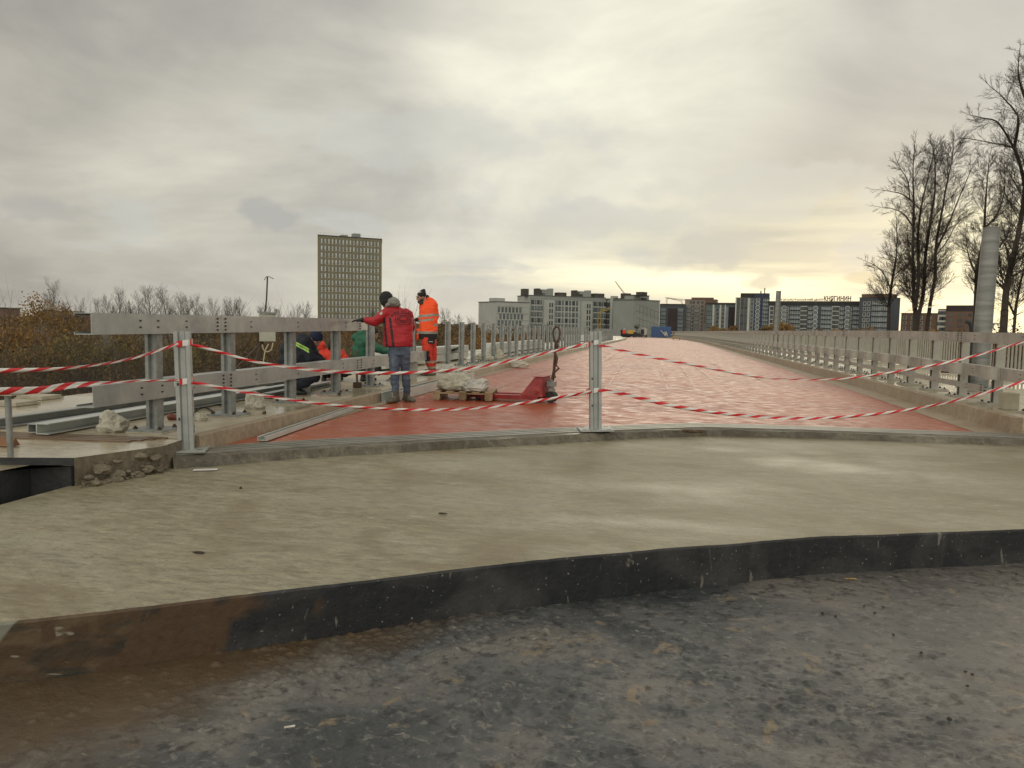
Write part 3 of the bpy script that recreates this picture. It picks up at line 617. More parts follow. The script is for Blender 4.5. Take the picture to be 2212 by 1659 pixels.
def beam(parent, name, x, y0, y1, z0, z1, side, mat=GALV, w=.12, holes=True, bend=True):
    """channel beam: web at x, flanges towards -side"""
    mb = MB(); ys = [y0]; 
    while ys[-1] < y1-5 and bend: ys.append(ys[-1]+4)
    ys.append(y1)
    h = z1-z0
    pr = [(0 if a == 0 else -side*a, b) for a, b in channel(w, h, .007)]
    mb.prism(pr, [bp(x, y, (z0+z1)/2) for y in ys], 0)
    if holes:
        L = y1-y0
        for fy in (.62, L*.45, L-.62):
            for zz in (-.03, .03):
                mb.box(bp(x+side*.0015, y0+fy, (z0+z1)/2+zz), (.004, .030, .014), 1)
        for fy in ((.07, L-.07) if y0 > 5.7 else (L-.07,)):
            for zz in (-.06, -.02, .02, .06):
                mb.tube([bp(x, y0+fy, (z0+z1)/2+zz), bp(x+side*.012, y0+fy, (z0+z1)/2+zz)], .011, 6, 2)
    return mb.build(name, [mat, DARK, BOLT], parent)
gl = empty('guardrail', (0, 0, 0), 'half-built galvanised guardrail of two channel beams on five bolted posts along the left kerb', 'guardrail')
LP = [6.62, 7.92, 9.4, 10.85, 12.25, 13.7]
for i, y in enumerate(LP):
    make_post(gl, (-4.80, y, .2), 1.05 if i < 5 else .5, rad(0), GALVD)
XB = -4.70
for a, b in ((5.68, 7.62), (7.63, 11.62)): beam(gl, 'upper_beam', XB, a, b, 1.15, 1.335, 1, w=.17)
for a, b in ((5.68, 7.72), (7.73, 11.52), (11.53, 15.3)): beam(gl, 'lower_beam', XB, a, b, .53, .715, 1, w=.17)
mb = MB(); mb.box((XB-.012, 11.72, 1.232), (.008, .34, .15)); 
mb.build('splice_plate', GALVN, gl)
mb = MB(); mb.box((XB-.05, 6.0, 1.326), (.09, .0, 0)); 
# the row of bare posts waiting for their beams
mb = MB(); extr(mb, post_prof(), .03, 1.12)
proto = empty('barrier_post', (0, 0, 0), 'bare galvanised barrier post bolted upright along the left kerb without any beam yet', 'barrier post', 'bare barrier posts in a row along the left kerb')
p_ = mb.build('shaft', GALVD, proto); pl = plate_mb(.34, .30).build('base_plate', [GALVD, GROUT], proto)
for sx in (-1, 1):
    for sy in (-1, 1): inst('bolt', BOLTM, pl, (sx*.12, sy*.105, .034))
ys = [15.1, 16.5]+[17.75+1.27*i for i in range(25)]+[51.5+1.6*i for i in range(2)]+[60+1.9*i for i in range(12)]
random.seed(5)
for i, y in enumerate(ys):
    o = proto if i == 0 else copy_tree(proto)
    if i < 12: o['label'] = '%s bare galvanised post of the row along the left kerb, counted from the near end' % ['nearest', 'second', 'third', 'fourth', 'fifth', 'sixth', 'seventh', 'eighth', 'ninth', 'tenth', 'eleventh', 'twelfth'][i]
    elif i < 27: o['label'] = 'bare galvanised post in the crowded middle of the row along the left kerb'
    elif i < 29: o['label'] = 'bare galvanised post standing in the gap of the row beyond the crowded part'
    else: o['label'] = 'far bare galvanised post of the row beyond the gap, small before the grey buildings'
    o.location = bp(-5.0, y, .2); o.rotation_euler = (rad(random.uniform(-.5, .5)), rad(random.uniform(-.5, .5)), rad(random.uniform(-2, 2)))
# ------------------------------------------------------------------ finished barrier on the right
gr = empty('guardrail', (0, 0, 0), 'finished warm grey guardrail with three rails running the length of the right kerb', 'guardrail')
mb = MB(); extr(mb, post_prof(.13, .12), .03, 1.05, rz=rad(90)); PM = mb.build('post', GALVW, gr)
PLM = plate_mb(.40, .34).build('base_plate', [GALVW, GROUT], PM)
for sx in (-1, 1):
    for sy in (-1, 1): inst('bolt', BOLTM, PLM, (sx*.15, sy*.12, .034))
mb = MB()      # half-round spacer shell fixed to the middle rail
prof = []
for k in range(13):
    a = math.pi*k/12; prof.append((-math.sin(a)*.155, math.cos(a)*.155))
for k in range(12, -1, -1):
    a = math.pi*k/12; prof.append((-math.sin(a)*.148, math.cos(a)*.148))
n = len(prof); vs = [(a, b, z) for z in (.405, .59) for a, b in prof]
mb.add(vs, [(j, (j+1) % n, n+(j+1) % n, n+j) for j in range(n)], 0, False)
mb.add([(prof[k][0], prof[k][1], z) for k in range(13) for z in (.589,)], [tuple(range(13))], 0)
SPM = mb.build('spacer', GALVW, PM, (-.172, -.36, 0))
ysr = [y for y in [11.53+1.38*i for i in range(98)]]
for i, y in enumerate(ysr):
    o = PM if i == 0 else copy_tree(PM, gr); o.location = bp(5.07, y, .2)
    if i > 40:
        for ch in list(o.children):
            for g in list(ch.children): bpy.data.objects.remove(g)
def rbeam(name, x, z0, z1, w, seg, n, y0=7.2, side=-1):
    y = y0
    for i in range(n):
        beam(gr, name, x, y+.004, y+seg-.004, z0, z1, side, GALVW, w, holes=(i < 8), bend=False); y += seg
rbeam('upper_rail', 4.90, 1.135, 1.30, .13, 4.14, 33, 9.9)
rbeam('middle_rail', 4.90, .605, .785, .12, 4.14, 33, 9.9)
rbeam('lower_rail', 4.76, .415, .495, .06, 4.14, 32, 12.6)
# railing with flat pickets at the outer edge of the right sidewalk
rl = empty('railing', (0, 0, 0), 'pale steel railing of close flat pickets at the outer edge of the right sidewalk', 'railing')
RX = 8.0
PALE = pm('pale painted railing', [(.30, .285, .235), (.40, .38, .32)], 3, .5, .1, .05)
y = 9.5
k = 0
while y < 150:
    mb = MB(); L = 3.0
    for i in range(14):
        yy = y+.2+i*.195; c = bp(RX, yy, .70); mb.box(c, (.038, .03, .98))
    mb.build('picket_panel', PALE, rl)
    mb = MB(); mb.prism([(-.04, -.03), (.04, -.03), (.04, .03), (-.04, .03)], [bp(RX, y+.002, 1.28), bp(RX, y+L-.002, 1.28)]); mb.build('top_rail', PALE, rl)
    mb = MB(); mb.box(bp(RX, y, .74), (.09, .14, 1.04)); mb.build('post', PALE, rl)
    y += L; k += 1
# cut-off lamp columns standing on the right sidewalk
CONC = pm('banded grey column', [(.15, .155, .145), (.22, .225, .21), (.30, .305, .285)], 1.2, .55, .25, .12, 30, stretch=(1, 1, 9))
def column(name, x, y, r, h, label):
    t = empty(name, bp(x, y, .2), label, 'column', 'bare columns on the right sidewalk')
    mb = MB(); nseg = 28
    zs = [0, h]
    mb.tube([(0, 0, .02), (.02, 0, h*.5), (.05, 0, h)], [r*1.06, r, r*.95], 28); mb.build('shaft', CONC, t)
    mb = MB(); mb.box((0, 0, .02), (.62, .62, .04)); mb.build('base_plate', GALVD, t); return t
cl = column('lamp_column', 6.22, 16.7, .160, 3.14, 'tall bare grey steel column without lamp head standing behind the near guardrail')
mb = MB(); pts = [(-.24, -.14, 0), (-.24, -.14, 1.1), (-.25, -.14, 1.22), (-.29, -.14, 1.29), (-.36, -.14, 1.30)]; mb.tube(pts, .036, 10)
pz = mb.build('conduit', DARK); pz.location = bp(6.22, 16.7, .2); tag(pz, 'bent black conduit pipe standing beside the tall grey column', 'conduit')
mb = MB(); mb.box((.22, -.02, 1.27), (.12, .1, .03)); mb.box((.17, -.02, 1.22), (.03, .1, .1)); mb.build('bracket', GALVD, cl)
q = AD(1677, 700, 46); column('lamp_column', q.x, q.y, .150, 3.5, 'farther grey column rising in front of the dark apartment block with the roof sign')
# ------------------------------------------------------------------ tape posts and barrier tape
def tape_post(base, lean, h, rz, label, plate):
    t = empty('tape_post', base, label, 'post', 'loose steel posts holding the barrier tape'); t.rotation_euler = (lean[0], lean[1], rz)
    mb = MB(); extr(mb, post_prof(.135, .11), .02, h)
    for z in (.18, .22, .33, .52, .55, .7, h-.1): mb.box((.0679, .01, z), (.003, .018, .028), 1)
    for z in (.3, .62, h-.12): mb.box((.0-.045, -.0555, z), (.016, .003, .025), 1)
    mb.build('shaft', [GALV, DARK], t)
    mb = MB(); mb.box((0, 0, .011), (plate[0], plate[1], .02))
    for sx in (-1, 1):
        for sy in (-1, 1): mb.box((sx*plate[0]*.36, sy*plate[1]*.34, .0215), (.05, .02, .002), 1)
    mb.build('base_plate', [GALV, DARK], t); return t
P1 = GD(404, 976); P2 = GD(1286, 931); P1.z += .012; P2.z += .012
tape_post(P1, (0, rad(-1.3)), 1.10, rad(24), 'galvanised loose post wrapped in tape standing in front of the half-built guardrail', (.36, .32))
tape_post(P2, (0, rad(-1.6)), 1.18, rad(14), 'galvanised loose post wrapped in tape standing alone mid-span on the expansion joint', (.40, .32))
def catm(pts, n):
    out = []; P = [pts[0]]+list(pts)+[pts[-1]]
    for i in range(1, len(P)-2):
        for k in range(n):
            t = k/n; a, b, c, d = P[i-1], P[i], P[i+1], P[i+2]
            out.append(.5*((2*b)+(c-a)*t+(2*a-5*b+4*c-d)*t*t+(3*b-a-3*c+d)*t**3))
    out.append(P[-2]); return out
def tape(px, a, b, widths, label, seed, stripe=.115, slant=.085, twist=None):
    pts = [AV(u, v, a, b) for u, v in px]; pts = catm([Vector(p) for p in pts], 16); random.seed(seed)
    # resample by length
    L = [0]
    for p, q in zip(pts, pts[1:]): L.append(L[-1]+(q-p).length)
    def at(s):
        s = max(0, min(L[-1], s)); 
        import bisect
        i = min(len(L)-2, max(0, bisect.bisect_right(L, s)-1)); t = (s-L[i])/max(1e-9, L[i+1]-L[i]); return pts[i].lerp(pts[i+1], t)
    def wd(s):
        t = s/L[-1]*(len(widths)-1); i = min(len(widths)-2, int(t)); return .62*(widths[i]+(widths[i+1]-widths[i])*(t-i))
    n = int(L[-1]/stripe)+1; sub = 4; vs = []; fs = []; mi = []
    hd = Vector((b[0]-a[0], b[1]-a[1], 0)).normalized(); nr = Vector((-hd.y, hd.x, 0)); nr.z = 0
    for i in range(n*sub+1):
        s = i*stripe/sub; w = wd(s)
        tw = .5*noise.noise(Vector((s*1.1, seed, 0)))
        for k in range(4):
            r = k/3; ss = s+(r-.5)*slant*1.6; c = at(ss); z = (r-.5)*w
            bow = .012*math.sin(r*math.pi)*math.cos(seed+s*3)
            vs.append(c+Vector((0, 0, z))+nr*(tw*z*1.2+bow))
    for i in range(n*sub):
        for k in range(3): fs.append((i*4+k, i*4+k+1, (i+1)*4+k+1, (i+1)*4+k)); mi.append((i//sub) % 2)
    me = mesh('barrier_tape', vs, fs, [REDT, WHT], mi, True); o = bpy.data.objects.new('barrier_tape', me); COL.objects.link(o)
    so_ = o.modifiers.new('thick', 'SOLIDIFY'); so_.thickness = .0008
    tag(o, label, 'barrier tape', 'red and white barrier tapes'); return o
p1 = (P1.x, P1.y-.075); p2 = (P2.x, P2.y-.08); pl_ = (-4.45, 3.4); pr_ = (6.4, 10.2)
tape([(-220, 800), (-100, 803), (0, 801), (150, 795), (280, 775), (384, 743)], pl_, p1, [.06, .06, .05, .035, .03, .035, .04], 'upper red and white tape leaving the near post towards the left', 1)
tape([(-220, 850), (-100, 850), (0, 845), (90, 842), (155, 833), (280, 824), (386, 822)], pl_, p1, [.085, .085, .085, .08, .03, .025, .03], 'lower wide tape hanging slack at the left in front of the pale sidewalk', 2)
tape([(412, 743), (480, 762), (560, 783), (700, 801), (860, 806), (1000, 797), (1130, 773), (1270, 742)], p1, p2, [.05, .04, .05, .055, .055, .05, .045, .05], 'upper striped tape stretched between the two loose posts across the workers', 3)
tape([(412, 825), (480, 838), (620, 862), (740, 877), (880, 885), (1000, 883), (1130, 871), (1278, 846)], p1, p2, [.05, .04, .045, .045, .045, .05, .055, .06], 'lower striped tape stretched between the two loose posts under the pallet truck', 4)
tape([(1292, 745), (1400, 770), (1500, 789), (1620, 812), (1700, 819), (1850, 815), (2050, 782), (2212, 738), (2330, 705)], p2, pr_, [.05, .05, .035, .025, .035, .045, .045, .04, .04], 'upper striped tape sagging from the mid-span post across the right guardrail', 5)
tape([(1292, 842), (1350, 852), (1450, 876), (1560, 893), (1700, 903), (1800, 902), (1930, 890), (2060, 866), (2212, 824), (2330, 790)], p2, pr_, [.07, .07, .06, .055, .055, .05, .05, .05, .05], 'lower striped tape sagging from the mid-span post over the right kerb', 6)
def wrap(c, z, seed, rz, tilt, label, w=.055):
    mb = MB(); n = 28; vs = []
    random.seed(seed); a_, b_ = .074, .062
    for i in range(n+1):
        t = i/n*2*math.pi; x = a_*(abs(math.cos(t))**.35)*math.copysign(1, math.cos(t)); y = b_*(abs(math.sin(t))**.35)*math.copysign(1, math.sin(t))
        for k in (-1, 1): vs.append((x, y, tilt*x/.07+k*w/2+.004*math.sin(3*t+seed)))
    me = mesh('tape_wrap', vs, [(2*i, 2*i+1, 2*i+3, 2*i+2) for i in range(n)], [REDT, WHT], [(i//3) % 2 for i in range(n)]); o = bpy.data.objects.new('tape_wrap', me); COL.objects.link(o)
    o.location = (c[0], c[1], z); o.rotation_euler = (0, 0, rz); o.modifiers.new('thick', 'SOLIDIFY').thickness = .0012
    tag(o, label, 'barrier tape', 'turns of tape knotted round the posts')
for c, u, v1, v2, rz, w_ in ((P1, 397, 742, 824, rad(24), 'guardrail post'), (P2, 1281, 741, 843, rad(14), 'mid-span post')):
    for nm, v in (('upper', v1), ('lower', v2)):
        z = AV(u, v, (c.x-1, c.y), (c.x+1, c.y)).z
        q = AV(u, v, (c.x-1, c.y), (c.x+1, c.y))
        wrap((q.x, q.y), z, v, rz, .015, '%s turn of striped tape knotted round the %s' % (nm, 'loose post at the left' if c is P1 else 'loose post standing mid-span'))
# ------------------------------------------------------------------ loose channels and building material
def lying(p0, p1, w, h, label, opening='up', mat=GALVN, name='steel_channel', group='spare steel channels lying on the bridge'):
    mb = MB(); t = .008
    if opening == 'up': pr = [(-w/2, 0), (w/2, 0), (w/2, h), (w/2-.03, h), (w/2-.03, h-t), (w/2-t, h-t), (w/2-t, t), (-w/2+t, t), (-w/2+t, h-t), (-w/2+.03, h-t), (-w/2+.03, h), (-w/2, h)]
    else: pr = [(-w/2, 0), (w/2, 0), (w/2, t), (-w/2+t, t), (-w/2+t, h-t), (w/2, h-t), (w/2, h), (-w/2, h)]
    mb.prism(pr, [p0, p1]); return tag(mb.build(name, mat), label, 'steel channel', group)
q = GD(816, 869); lying((-4.065, q.y, .075), (-4.065, q.y+5.2, .075), .18, .15, 'big bright open channel lying at the foot of the kerb behind the man in red', 'up')
q = GD(566, 955); q2_ = GD(756, 888); lying((q.x, q.y, .08), (q2_.x, q2_.y, .08), .10, .045, 'slim channel lying on the red deck against the kerb beside the expansion joint', 'up')
lying((-5.55, 6.05, .215), (-5.62, 11.6, .215), .13, .10, 'nearest of the channels on the left sidewalk, open end facing out', 'side')
lying((-5.70, 6.1, .215), (-5.80, 10.6, .215), .10, .085, 'channel lying tight behind the open-ended one on the left sidewalk', 'side', GALV)
lying((-6.3, 4.9+1.3, .215), (-6.05, 12.0, .215), .12, .09, 'farthest long channel on the left sidewalk running out of the left edge', 'side', GALV)
lying((-5.35, 9.8, .215), (-5.45, 12.2, .215), .12, .07, 'short dark-ended channel lying behind the second guardrail post', 'side', GALV)
lying((-6.2, 11.4, .215), (-6.25, 13.2, .215), .16, .08, 'short channel lying behind the crouching workers', 'side', GALV)
# packs of new beams on the left sidewalk
def pack(x0, y0, y1, n, h, label):
    t = empty('beam_pack', bp(x0, (y0+y1)/2, .2), label, 'beam pack', 'packs of new beams stacked on the left sidewalk')
    c = bp(x0, (y0+y1)/2, .2)
    for k in range(n):
        mb = MB(); w = .36; z = .05+k*h
        mb.prism([(-w/2, z), (w/2, z), (w/2, z+h-.012), (-w/2, z+h-.012)], [bp(x0+.01*k, y0+.04*k, .2)-c, bp(x0+.01*k, y1, .2)-c]); mb.build('beam', GALVN, t)
    for yy in (y0+.6, y1-.6):
        mb = MB(); mb.box(bp(x0, yy, .225)-c, (.5, .1, .045)); mb.build('batten', WOOD, t)
pack(-6.15, 16.1, 19.4, 2, .22, 'near pack of two new beams stacked behind the man in orange')
pack(-6.1, 19.7, 23.4, 2, .2, 'pack of new beams behind the second and third bare posts')
pack(-6.0, 26.5, 31.5, 2, .2, 'lower pack of beams behind the middle bare posts')
pack(-6.0, 33, 38, 2, .2, 'far pack of beams behind the crowded bare posts')
pack(-6.2, 52, 57, 2, .26, 'distant pale pack of beams in the gap in the row of posts')
pack(-6.2, 62, 67, 2, .26, 'distant pale pack of beams beyond the mid-span post')
pack(-6.2, 74, 78, 2, .26, 'farthest pale pack of beams near the two distant workers')
lying(bp(-6.6, 22.5, .25), bp(-5.55, 21.0, .55), .12, .1, 'pale channel leaning crossways over the stacked beams', 'side')
# sacks and bags
def sack(c, size, label, seed, mat=BAG, rz=0., peak=None, group='plastic sacks left on the bridge'):
    bm = bmesh.new(); bmesh.ops.create_icosphere(bm, subdivisions=5, radius=1)
    for v in bm.verts:
        p = v.co.copy(); z = max(p.z, -.55)
        f = 1+.20*noise.noise(p*1.3+Vector((seed, 0, 0)))-.26*abs(noise.noise(p*2.1+Vector((0, seed, 0))))+.11*abs(noise.noise(p*4.3+Vector((seed, seed, 0))))-.10*abs(noise.noise(Vector((p.x*7, p.y*7, p.z*3.4+seed))))
        q = Vector((p.x*f*size[0], p.y*f*size[1], (z*f+.5)*size[2]))
        if peak:
            k = max(0, p.normalized().dot(Vector(peak).normalized()))**4; q += Vector(peak)*k*.42*size[2]
        q.z = max(q.z, 0); v.co = q
    me = bpy.data.meshes.new('sack'); bm.to_mesh(me); bm.free(); me.materials.append(mat); me.polygons.foreach_set('use_smooth', [True]*len(me.polygons))
    o = bpy.data.objects.new('plastic_sack', me); COL.objects.link(o); o.location = c; o.rotation_euler = (0, 0, rz)
    return tag(o, label, 'sack', group)
sack(G(243, 932, .2), (.15, .12, .11), 'small white bag slumped beside the base plate of the first guardrail post', 1, peak=(-.45, 0, 1))
sack(G(432, 908, .2), (.09, .07, .06), 'small scrap of white plastic beside the red pipe piece', 2)
sack(G(552, 882, .2), (.14, .11, .12), 'torn translucent bag beside the base plate of the second guardrail post', 3, peak=(-.5, 0, 1))
sack(G(968, 804, .2), (.22, .17, .12), 'crumpled sack on the kerb behind the man in orange', 4, BAGG)
sack(G(1044, 778, .2), (.30, .2, .14), 'flat white sack at the foot of the third bare post', 5)
sack(G(1070, 776, .2), (.27, .2, .25), 'tall peaked white sack standing on the left kerb between bare posts', 6, peak=(-.2, 0, 1))
sack(GD(1112, 792), (.42, .16, .16), 'long white sack fallen from the kerb onto the red deck', 7, rz=rad(-8))
# pallet with two sacks
pc = (GD(938, 865)+GD(1062, 868))/2+Vector((-.06, .42, 0))
pt = empty('pallet', (pc.x, pc.y, pc.z+.004), 'small worn wooden pallet carrying two sacks on the red deck', 'pallet', rz=rad(6))
def board(nm, c, d, R=None): mb = MB(); mb.box(c, d, R=R); return mb.build(nm, WOOD, pt, bevel=.003)
for k in range(5): board('deck_board', (-.42+k*.21, 0, .133), (.12, .8, .02))
for k in (-1, 0, 1): board('cross_board', (0, k*.35, .112), (.96, .1, .02))
for a in (-1, 0, 1):
    for b_ in (-1, 0, 1): board('block', (a*.42, b_*.35, .061), (.12, .1, .08))
for k in (-1, 0, 1): board('bottom_board', (k*.42, 0, .011), (.1, .8, .018))
board('loose_slat', (.05, -.28, .07), (.5, .03, .012), Matrix.Rotation(rad(-18), 3, 'Y'))
sack((pc.x-.16, pc.y-.06, pc.z+.15), (.30, .22, .17), 'big cream plastic sack on the left of the pallet', 11, BAG, rz=.3, peak=(-.2, .1, .5))
sack((pc.x+.2, pc.y-.2, pc.z+.15), (.22, .17, .12), 'dusty half-empty cement sack on the right of the pallet', 12, BAGG, peak=(.7, 0, .9))
# pallet truck
RED = pm('chipped red paint', [(.17, .010, .010), (.25, .018, .018), (.32, .05, .04)], 7, .5, 0, .1, 40, rvar=.12)
tp = GD(1165, 868); tr = empty('pallet_truck', (tp.x, tp.y, tp.z), 'red hand pallet truck parked with its forks towards the pallet', 'pallet truck', rz=rad(-8))
def pfork(yy):
    mb = MB(); 
    pr = [(-.08, 0), (.08, 0), (.08, .055), (-.08, .055)]
    vs = []
    for x, z0, z1, w in ((0.05, .05, .12, .16), (-1.0, .045, .105, .16), (-1.12, .05, .095, .15), (-1.2, .07, .09, .10)):
        vs += [(x, yy-w/2, z0), (x, yy+w/2, z0), (x, yy+w/2, z1), (x, yy-w/2, z1)]
    mb.add(vs, [(i*4+j, i*4+(j+1) % 4, (i+1)*4+(j+1) % 4, (i+1)*4+j) for i in range(3) for j in range(4)]); mb.add(vs[:4], [(0, 1, 2, 3)]); mb.add(vs[-4:], [(3, 2, 1, 0)])
    mb.box((-.98, yy, .107), (.2, .08, .004), 1)
    f = mb.build('fork', [RED, DARK], tr)
    mb = MB(); mb.cyl((-.98, yy-.04, .041), (-.98, yy+.04, .041), .04, 14); mb.build('roller', DARK, f)
    mb = MB(); mb.box((-.90, yy, .035), (.18, .05, .02)); mb.build('roller_frame', RED, f)
for yy in (-.19, .19): pfork(yy)
mb = MB()   # battery-less housing: leaning triangular shield
vs = [(-.24, -.27, .12), (.13, -.27, .10), (-.03, -.22, .40), (.11, -.22, .41), (-.24, .27, .12), (.13, .27, .10), (-.03, .22, .40), (.11, .22, .41)]
mb.add(vs, [(0, 1, 3, 2), (4, 6, 7, 5), (0, 2, 6, 4), (1, 5, 7, 3), (2, 3, 7, 6), (0, 4, 5, 1)]); mb.box((.04, 0, .416), (.17, .47, .014))
mb.cyl((.02, -.262, .18), (.02, -.28, .18), .03, 12)
mb.build('housing', RED, tr, bevel=.008)
mb = MB(); mb.cyl((.2, 0, .12), (.2, 0, .38), .035, 12); mb.box((.2, 0, .30), (.14, .1, .08)); mb.box((.22, -.05, .21), (.09, .06, .05)); mb.build('pump', GALVD, tr)
mb = MB(); mb.cyl((.2, -.08, .09), (.2, -.02, .09), .09, 20); mb.cyl((.2, .02, .09), (.2, .08, .09), .09, 20); mb.build('steer_wheel', DARK, tr)
mb = MB(); mb.tube([(.21, 0, .36), (.235, 0, .5), (.25, -.01, .8), (.26, -.01, 1.0)], [.03, .025, .018, .018], 10)
# loop handle
lp = []
for k in range(25):
    a = 2*math.pi*k/24; lp.append((.268+.048*math.sin(a)*(1.15+.25*math.cos(a)*(-1)), -.015, 1.09+.125*math.cos(a)*(-1)))
mb.tube(lp, .016, 8); mb.build('handle', pm('greasy brown handle', [(.03, .02, .015), (.12, .07, .04)], 12, .5, .3), tr)
mb = MB(); mb.tube([(.268, -.05, .99), (.30, -.05, .9), (.255, -.06, .82), (.30, -.055, .72), (.28, -.05, .6), (.33, -.05, .56), (.25, -.05, .48), (.27, -.05, .4)], .017, 8)
mb.build('rope', pm('brown rope', [(.05, .03, .02), (.13, .08, .05)], 40, .9, 0, .5, 90), tr)
# sledgehammer leaning on the lower beam
hb = G(772, 838, .2)
hm = empty('sledgehammer', (hb.x, hb.y, .2), 'rusty sledgehammer standing on its head against the lower beam', 'hammer')
mb = MB(); mb.tube([(0, 0, .05), (-.03, -.02, .62)], .017, 10); mb.build('shaft', pm('rusty brown shaft', [(.10, .05, .025), (.18, .10, .05)], 14, .8), hm)
mb = MB(); mb.box((0, 0, .05), (.13, .08, .09)); mb.build('head', BOLT, hm, bevel=.01)
# nuts left on the sidewalk
for i, (u, v) in enumerate(((697, 849), (703, 850), (710, 849), (717, 850), (733, 853), (574, 893))):
    o = bpy.data.objects.new('loose_nut', BOLTM); COL.objects.link(o); o.location = G(u, v, .203); o.rotation_euler = (rad(80*(i % 2)), 0, i); o.scale = (1.3, 1.3, 1.2)
    tag(o, 'rusty nut lying loose on the sidewalk near the guardrail base plates', 'nut', 'nuts dropped by the guardrail')
# red pipe piece by the first loose post
q = G(385, 908, .2); mb = MB(); mb.tube([(-.11, 0, .035), (-.07, 0, .036), (-.065, 0, .033), (.14, .02, .033)], [.036, .037, .030, .030], 14)
o = mb.build('pipe_coupling', pm('red brown pipe', [(.13, .03, .02), (.2, .05, .035)], 12, .5)); o.location = q; tag(o, 'short red-brown pipe piece lying on the sidewalk', 'pipe')
# power tool cables
def cable(pts, r, label, mat=DARK, name='cable'):
    mb = MB(); mb.tube(catm([Vector(p) for p in pts], 8), r, 6); return tag(mb.build(name, mat), label, 'cable')
random.seed(21)
cable([G(u, v, .212) for u, v in ((408, 903), (425, 885), (445, 880), (470, 893), (486, 878), (455, 868), (440, 848), (420, 845), (455, 842), (490, 850), (520, 845), (500, 832), (460, 838), (440, 832))], .009, 'thin dark cable coiled on the left sidewalk behind the first loose post')
cable([G(u, v, .214) for u, v in ((415, 858), (450, 850), (500, 858), (540, 850), (590, 852), (620, 848), (560, 842), (500, 846))], .008, 'second dark cable looping behind the guardrail posts')
def bucket(c, r, h, label, mat):
    t = empty('bucket', c, label, 'bucket'); mb = MB(); n = 20
    mb.tube([(0, 0, 0), (0, 0, h)], [r*.82, r], n, caps=False); mb.add([(r*.82*math.cos(2*math.pi*j/n), r*.82*math.sin(2*math.pi*j/n), .002) for j in range(n)], [tuple(range(n))])
    mb.tube([(0, 0, h-.02), (0, 0, h)], [r*1.04, r*1.04], n, caps=False); mb.build('shell', mat, t)
    mb = MB(); mb.tube([(r*math.cos(a), .01, h-.02-.09*math.sin(a)) for a in [math.pi*k/10 for k in range(11)]], .004, 5); mb.build('bucket_handle', GALVD, t)
WB = pm('grubby white plastic', [(.30, .29, .25), (.45, .44, .40)], 7, .45)
bucket(G(889, 815, .2), .13, .3, 'grubby white bucket standing behind the legs of the man in red', WB)
bucket(G(655, 846, .2), .13, .28, 'grey bucket beside the knee of the crouching man in navy', WB)
# small debris close to the camera
LEAFM = pm('yellow leaf', [(.35, .22, .07), (.5, .36, .14)], 20, .6)
def leaf(c, s, rz, label):
    pr = [(-1, 0), (-.7, .25), (-.3, .18), (0, .42), (.2, .2), (.6, .35), (1, .05), (.5, -.1), (.3, -.35), (-.1, -.2), (-.5, -.3)]
    vs = [(a*s, b*s, .006+.012*math.sin(a*3)*s*8) for a, b in pr]; me = mesh('leaf', vs, [tuple(range(len(vs)))], [LEAFM]); o = bpy.data.objects.new('fallen_leaf', me); COL.objects.link(o)
    o.location = c; o.rotation_euler = (0, 0, rz); o.modifiers.new('t', 'SOLIDIFY').thickness = .0007; return tag(o, label, 'leaf')
leaf(G(1837, 1252, ZP+.006), .042, -.3, 'dry yellow leaf on the dark pavement at the foot of the slab')
mb = MB(); mb.cyl((-.02, 0, .006), (.004, 0, .006), .0045, 10, 1); mb.cyl((.004, 0, .006), (.022, 0, .006), .0045, 10, 0)
o = mb.build('cigarette_butt', [pm('paper white', [(.5, .5, .46), (.6, .6, .56)], 30, .8), pm('filter buff', [(.45, .42, .33), (.55, .5, .4)], 30, .8)]); o.location = G(625, 1573, ZP+.008); o.rotation_euler = (0, 0, .55); tag(o, 'cigarette butt lying on the dark pavement in front', 'cigarette butt')
CH = pm('dark stone chip', [(.02, .016, .012), (.05, .035, .028)], 30, .8)
def chip(u, v, z, r, label, sq=(1, 1, .7), m=CH, grp='dark chips scattered on the pavement'):
    mb = MB(); rock(mb, (0, 0, r*.4), r, u, 0, sq); o = mb.build('stone_chip', m); o.location = G(u, v, z) if z < ZP+.1 else GS(u, v)+Z_*.004; tag(o, label, 'chip', grp)
for u, v in ((1867, 1310), (1889, 1325), (1908, 1312), (1930, 1372), (1805, 1332), (1777, 1325), (2051, 1555), (2100, 1458), (2085, 1452), (2196, 1240), (2090, 1483), (1990, 1411)): chip(u, v, ZP+.006, .008 if u != 2051 else .011, 'small dark stone chip lying on the pavement at the lower right')
chip(956, 1112, ZS+.004, .016, 'dark sliver of wood on the pale slab above the coated edge', (2.2, .6, .4)); chip(430, 1197, ZS+.004, .016, 'small brown stick on the pale slab at left', (2.6, .5, .4)); chip(520, 1056, ZS+.004, .012, 'dark pebble on the slab near the puddle')
mb = MB(); mb.box((0, 0, .003), (.20, .07, .003)); o = mb.build('plastic_scrap', WHT); o.location = GS(444, 1017)+Z_*.008; o.rotation_euler = (0, 0, .45); tag(o, 'white scrap of sheet lying in the puddle by the joint', 'scrap')
q = G(1490, 935, 0); 
mb = MB(); random.seed(2)
for i in range(9): rock(mb, (random.uniform(-.1, .1), random.uniform(-.04, .04), .01), random.uniform(.015, .035), i+50, 0, (1.5, 1, .7))
o = mb.build('mud_lump', pm('brown mud', [(.05, .03, .018), (.09, .055, .03)], 20, .9)); o.location = GD(1495, 934); tag(o, 'lump of brown mud on the expansion joint', 'mud')
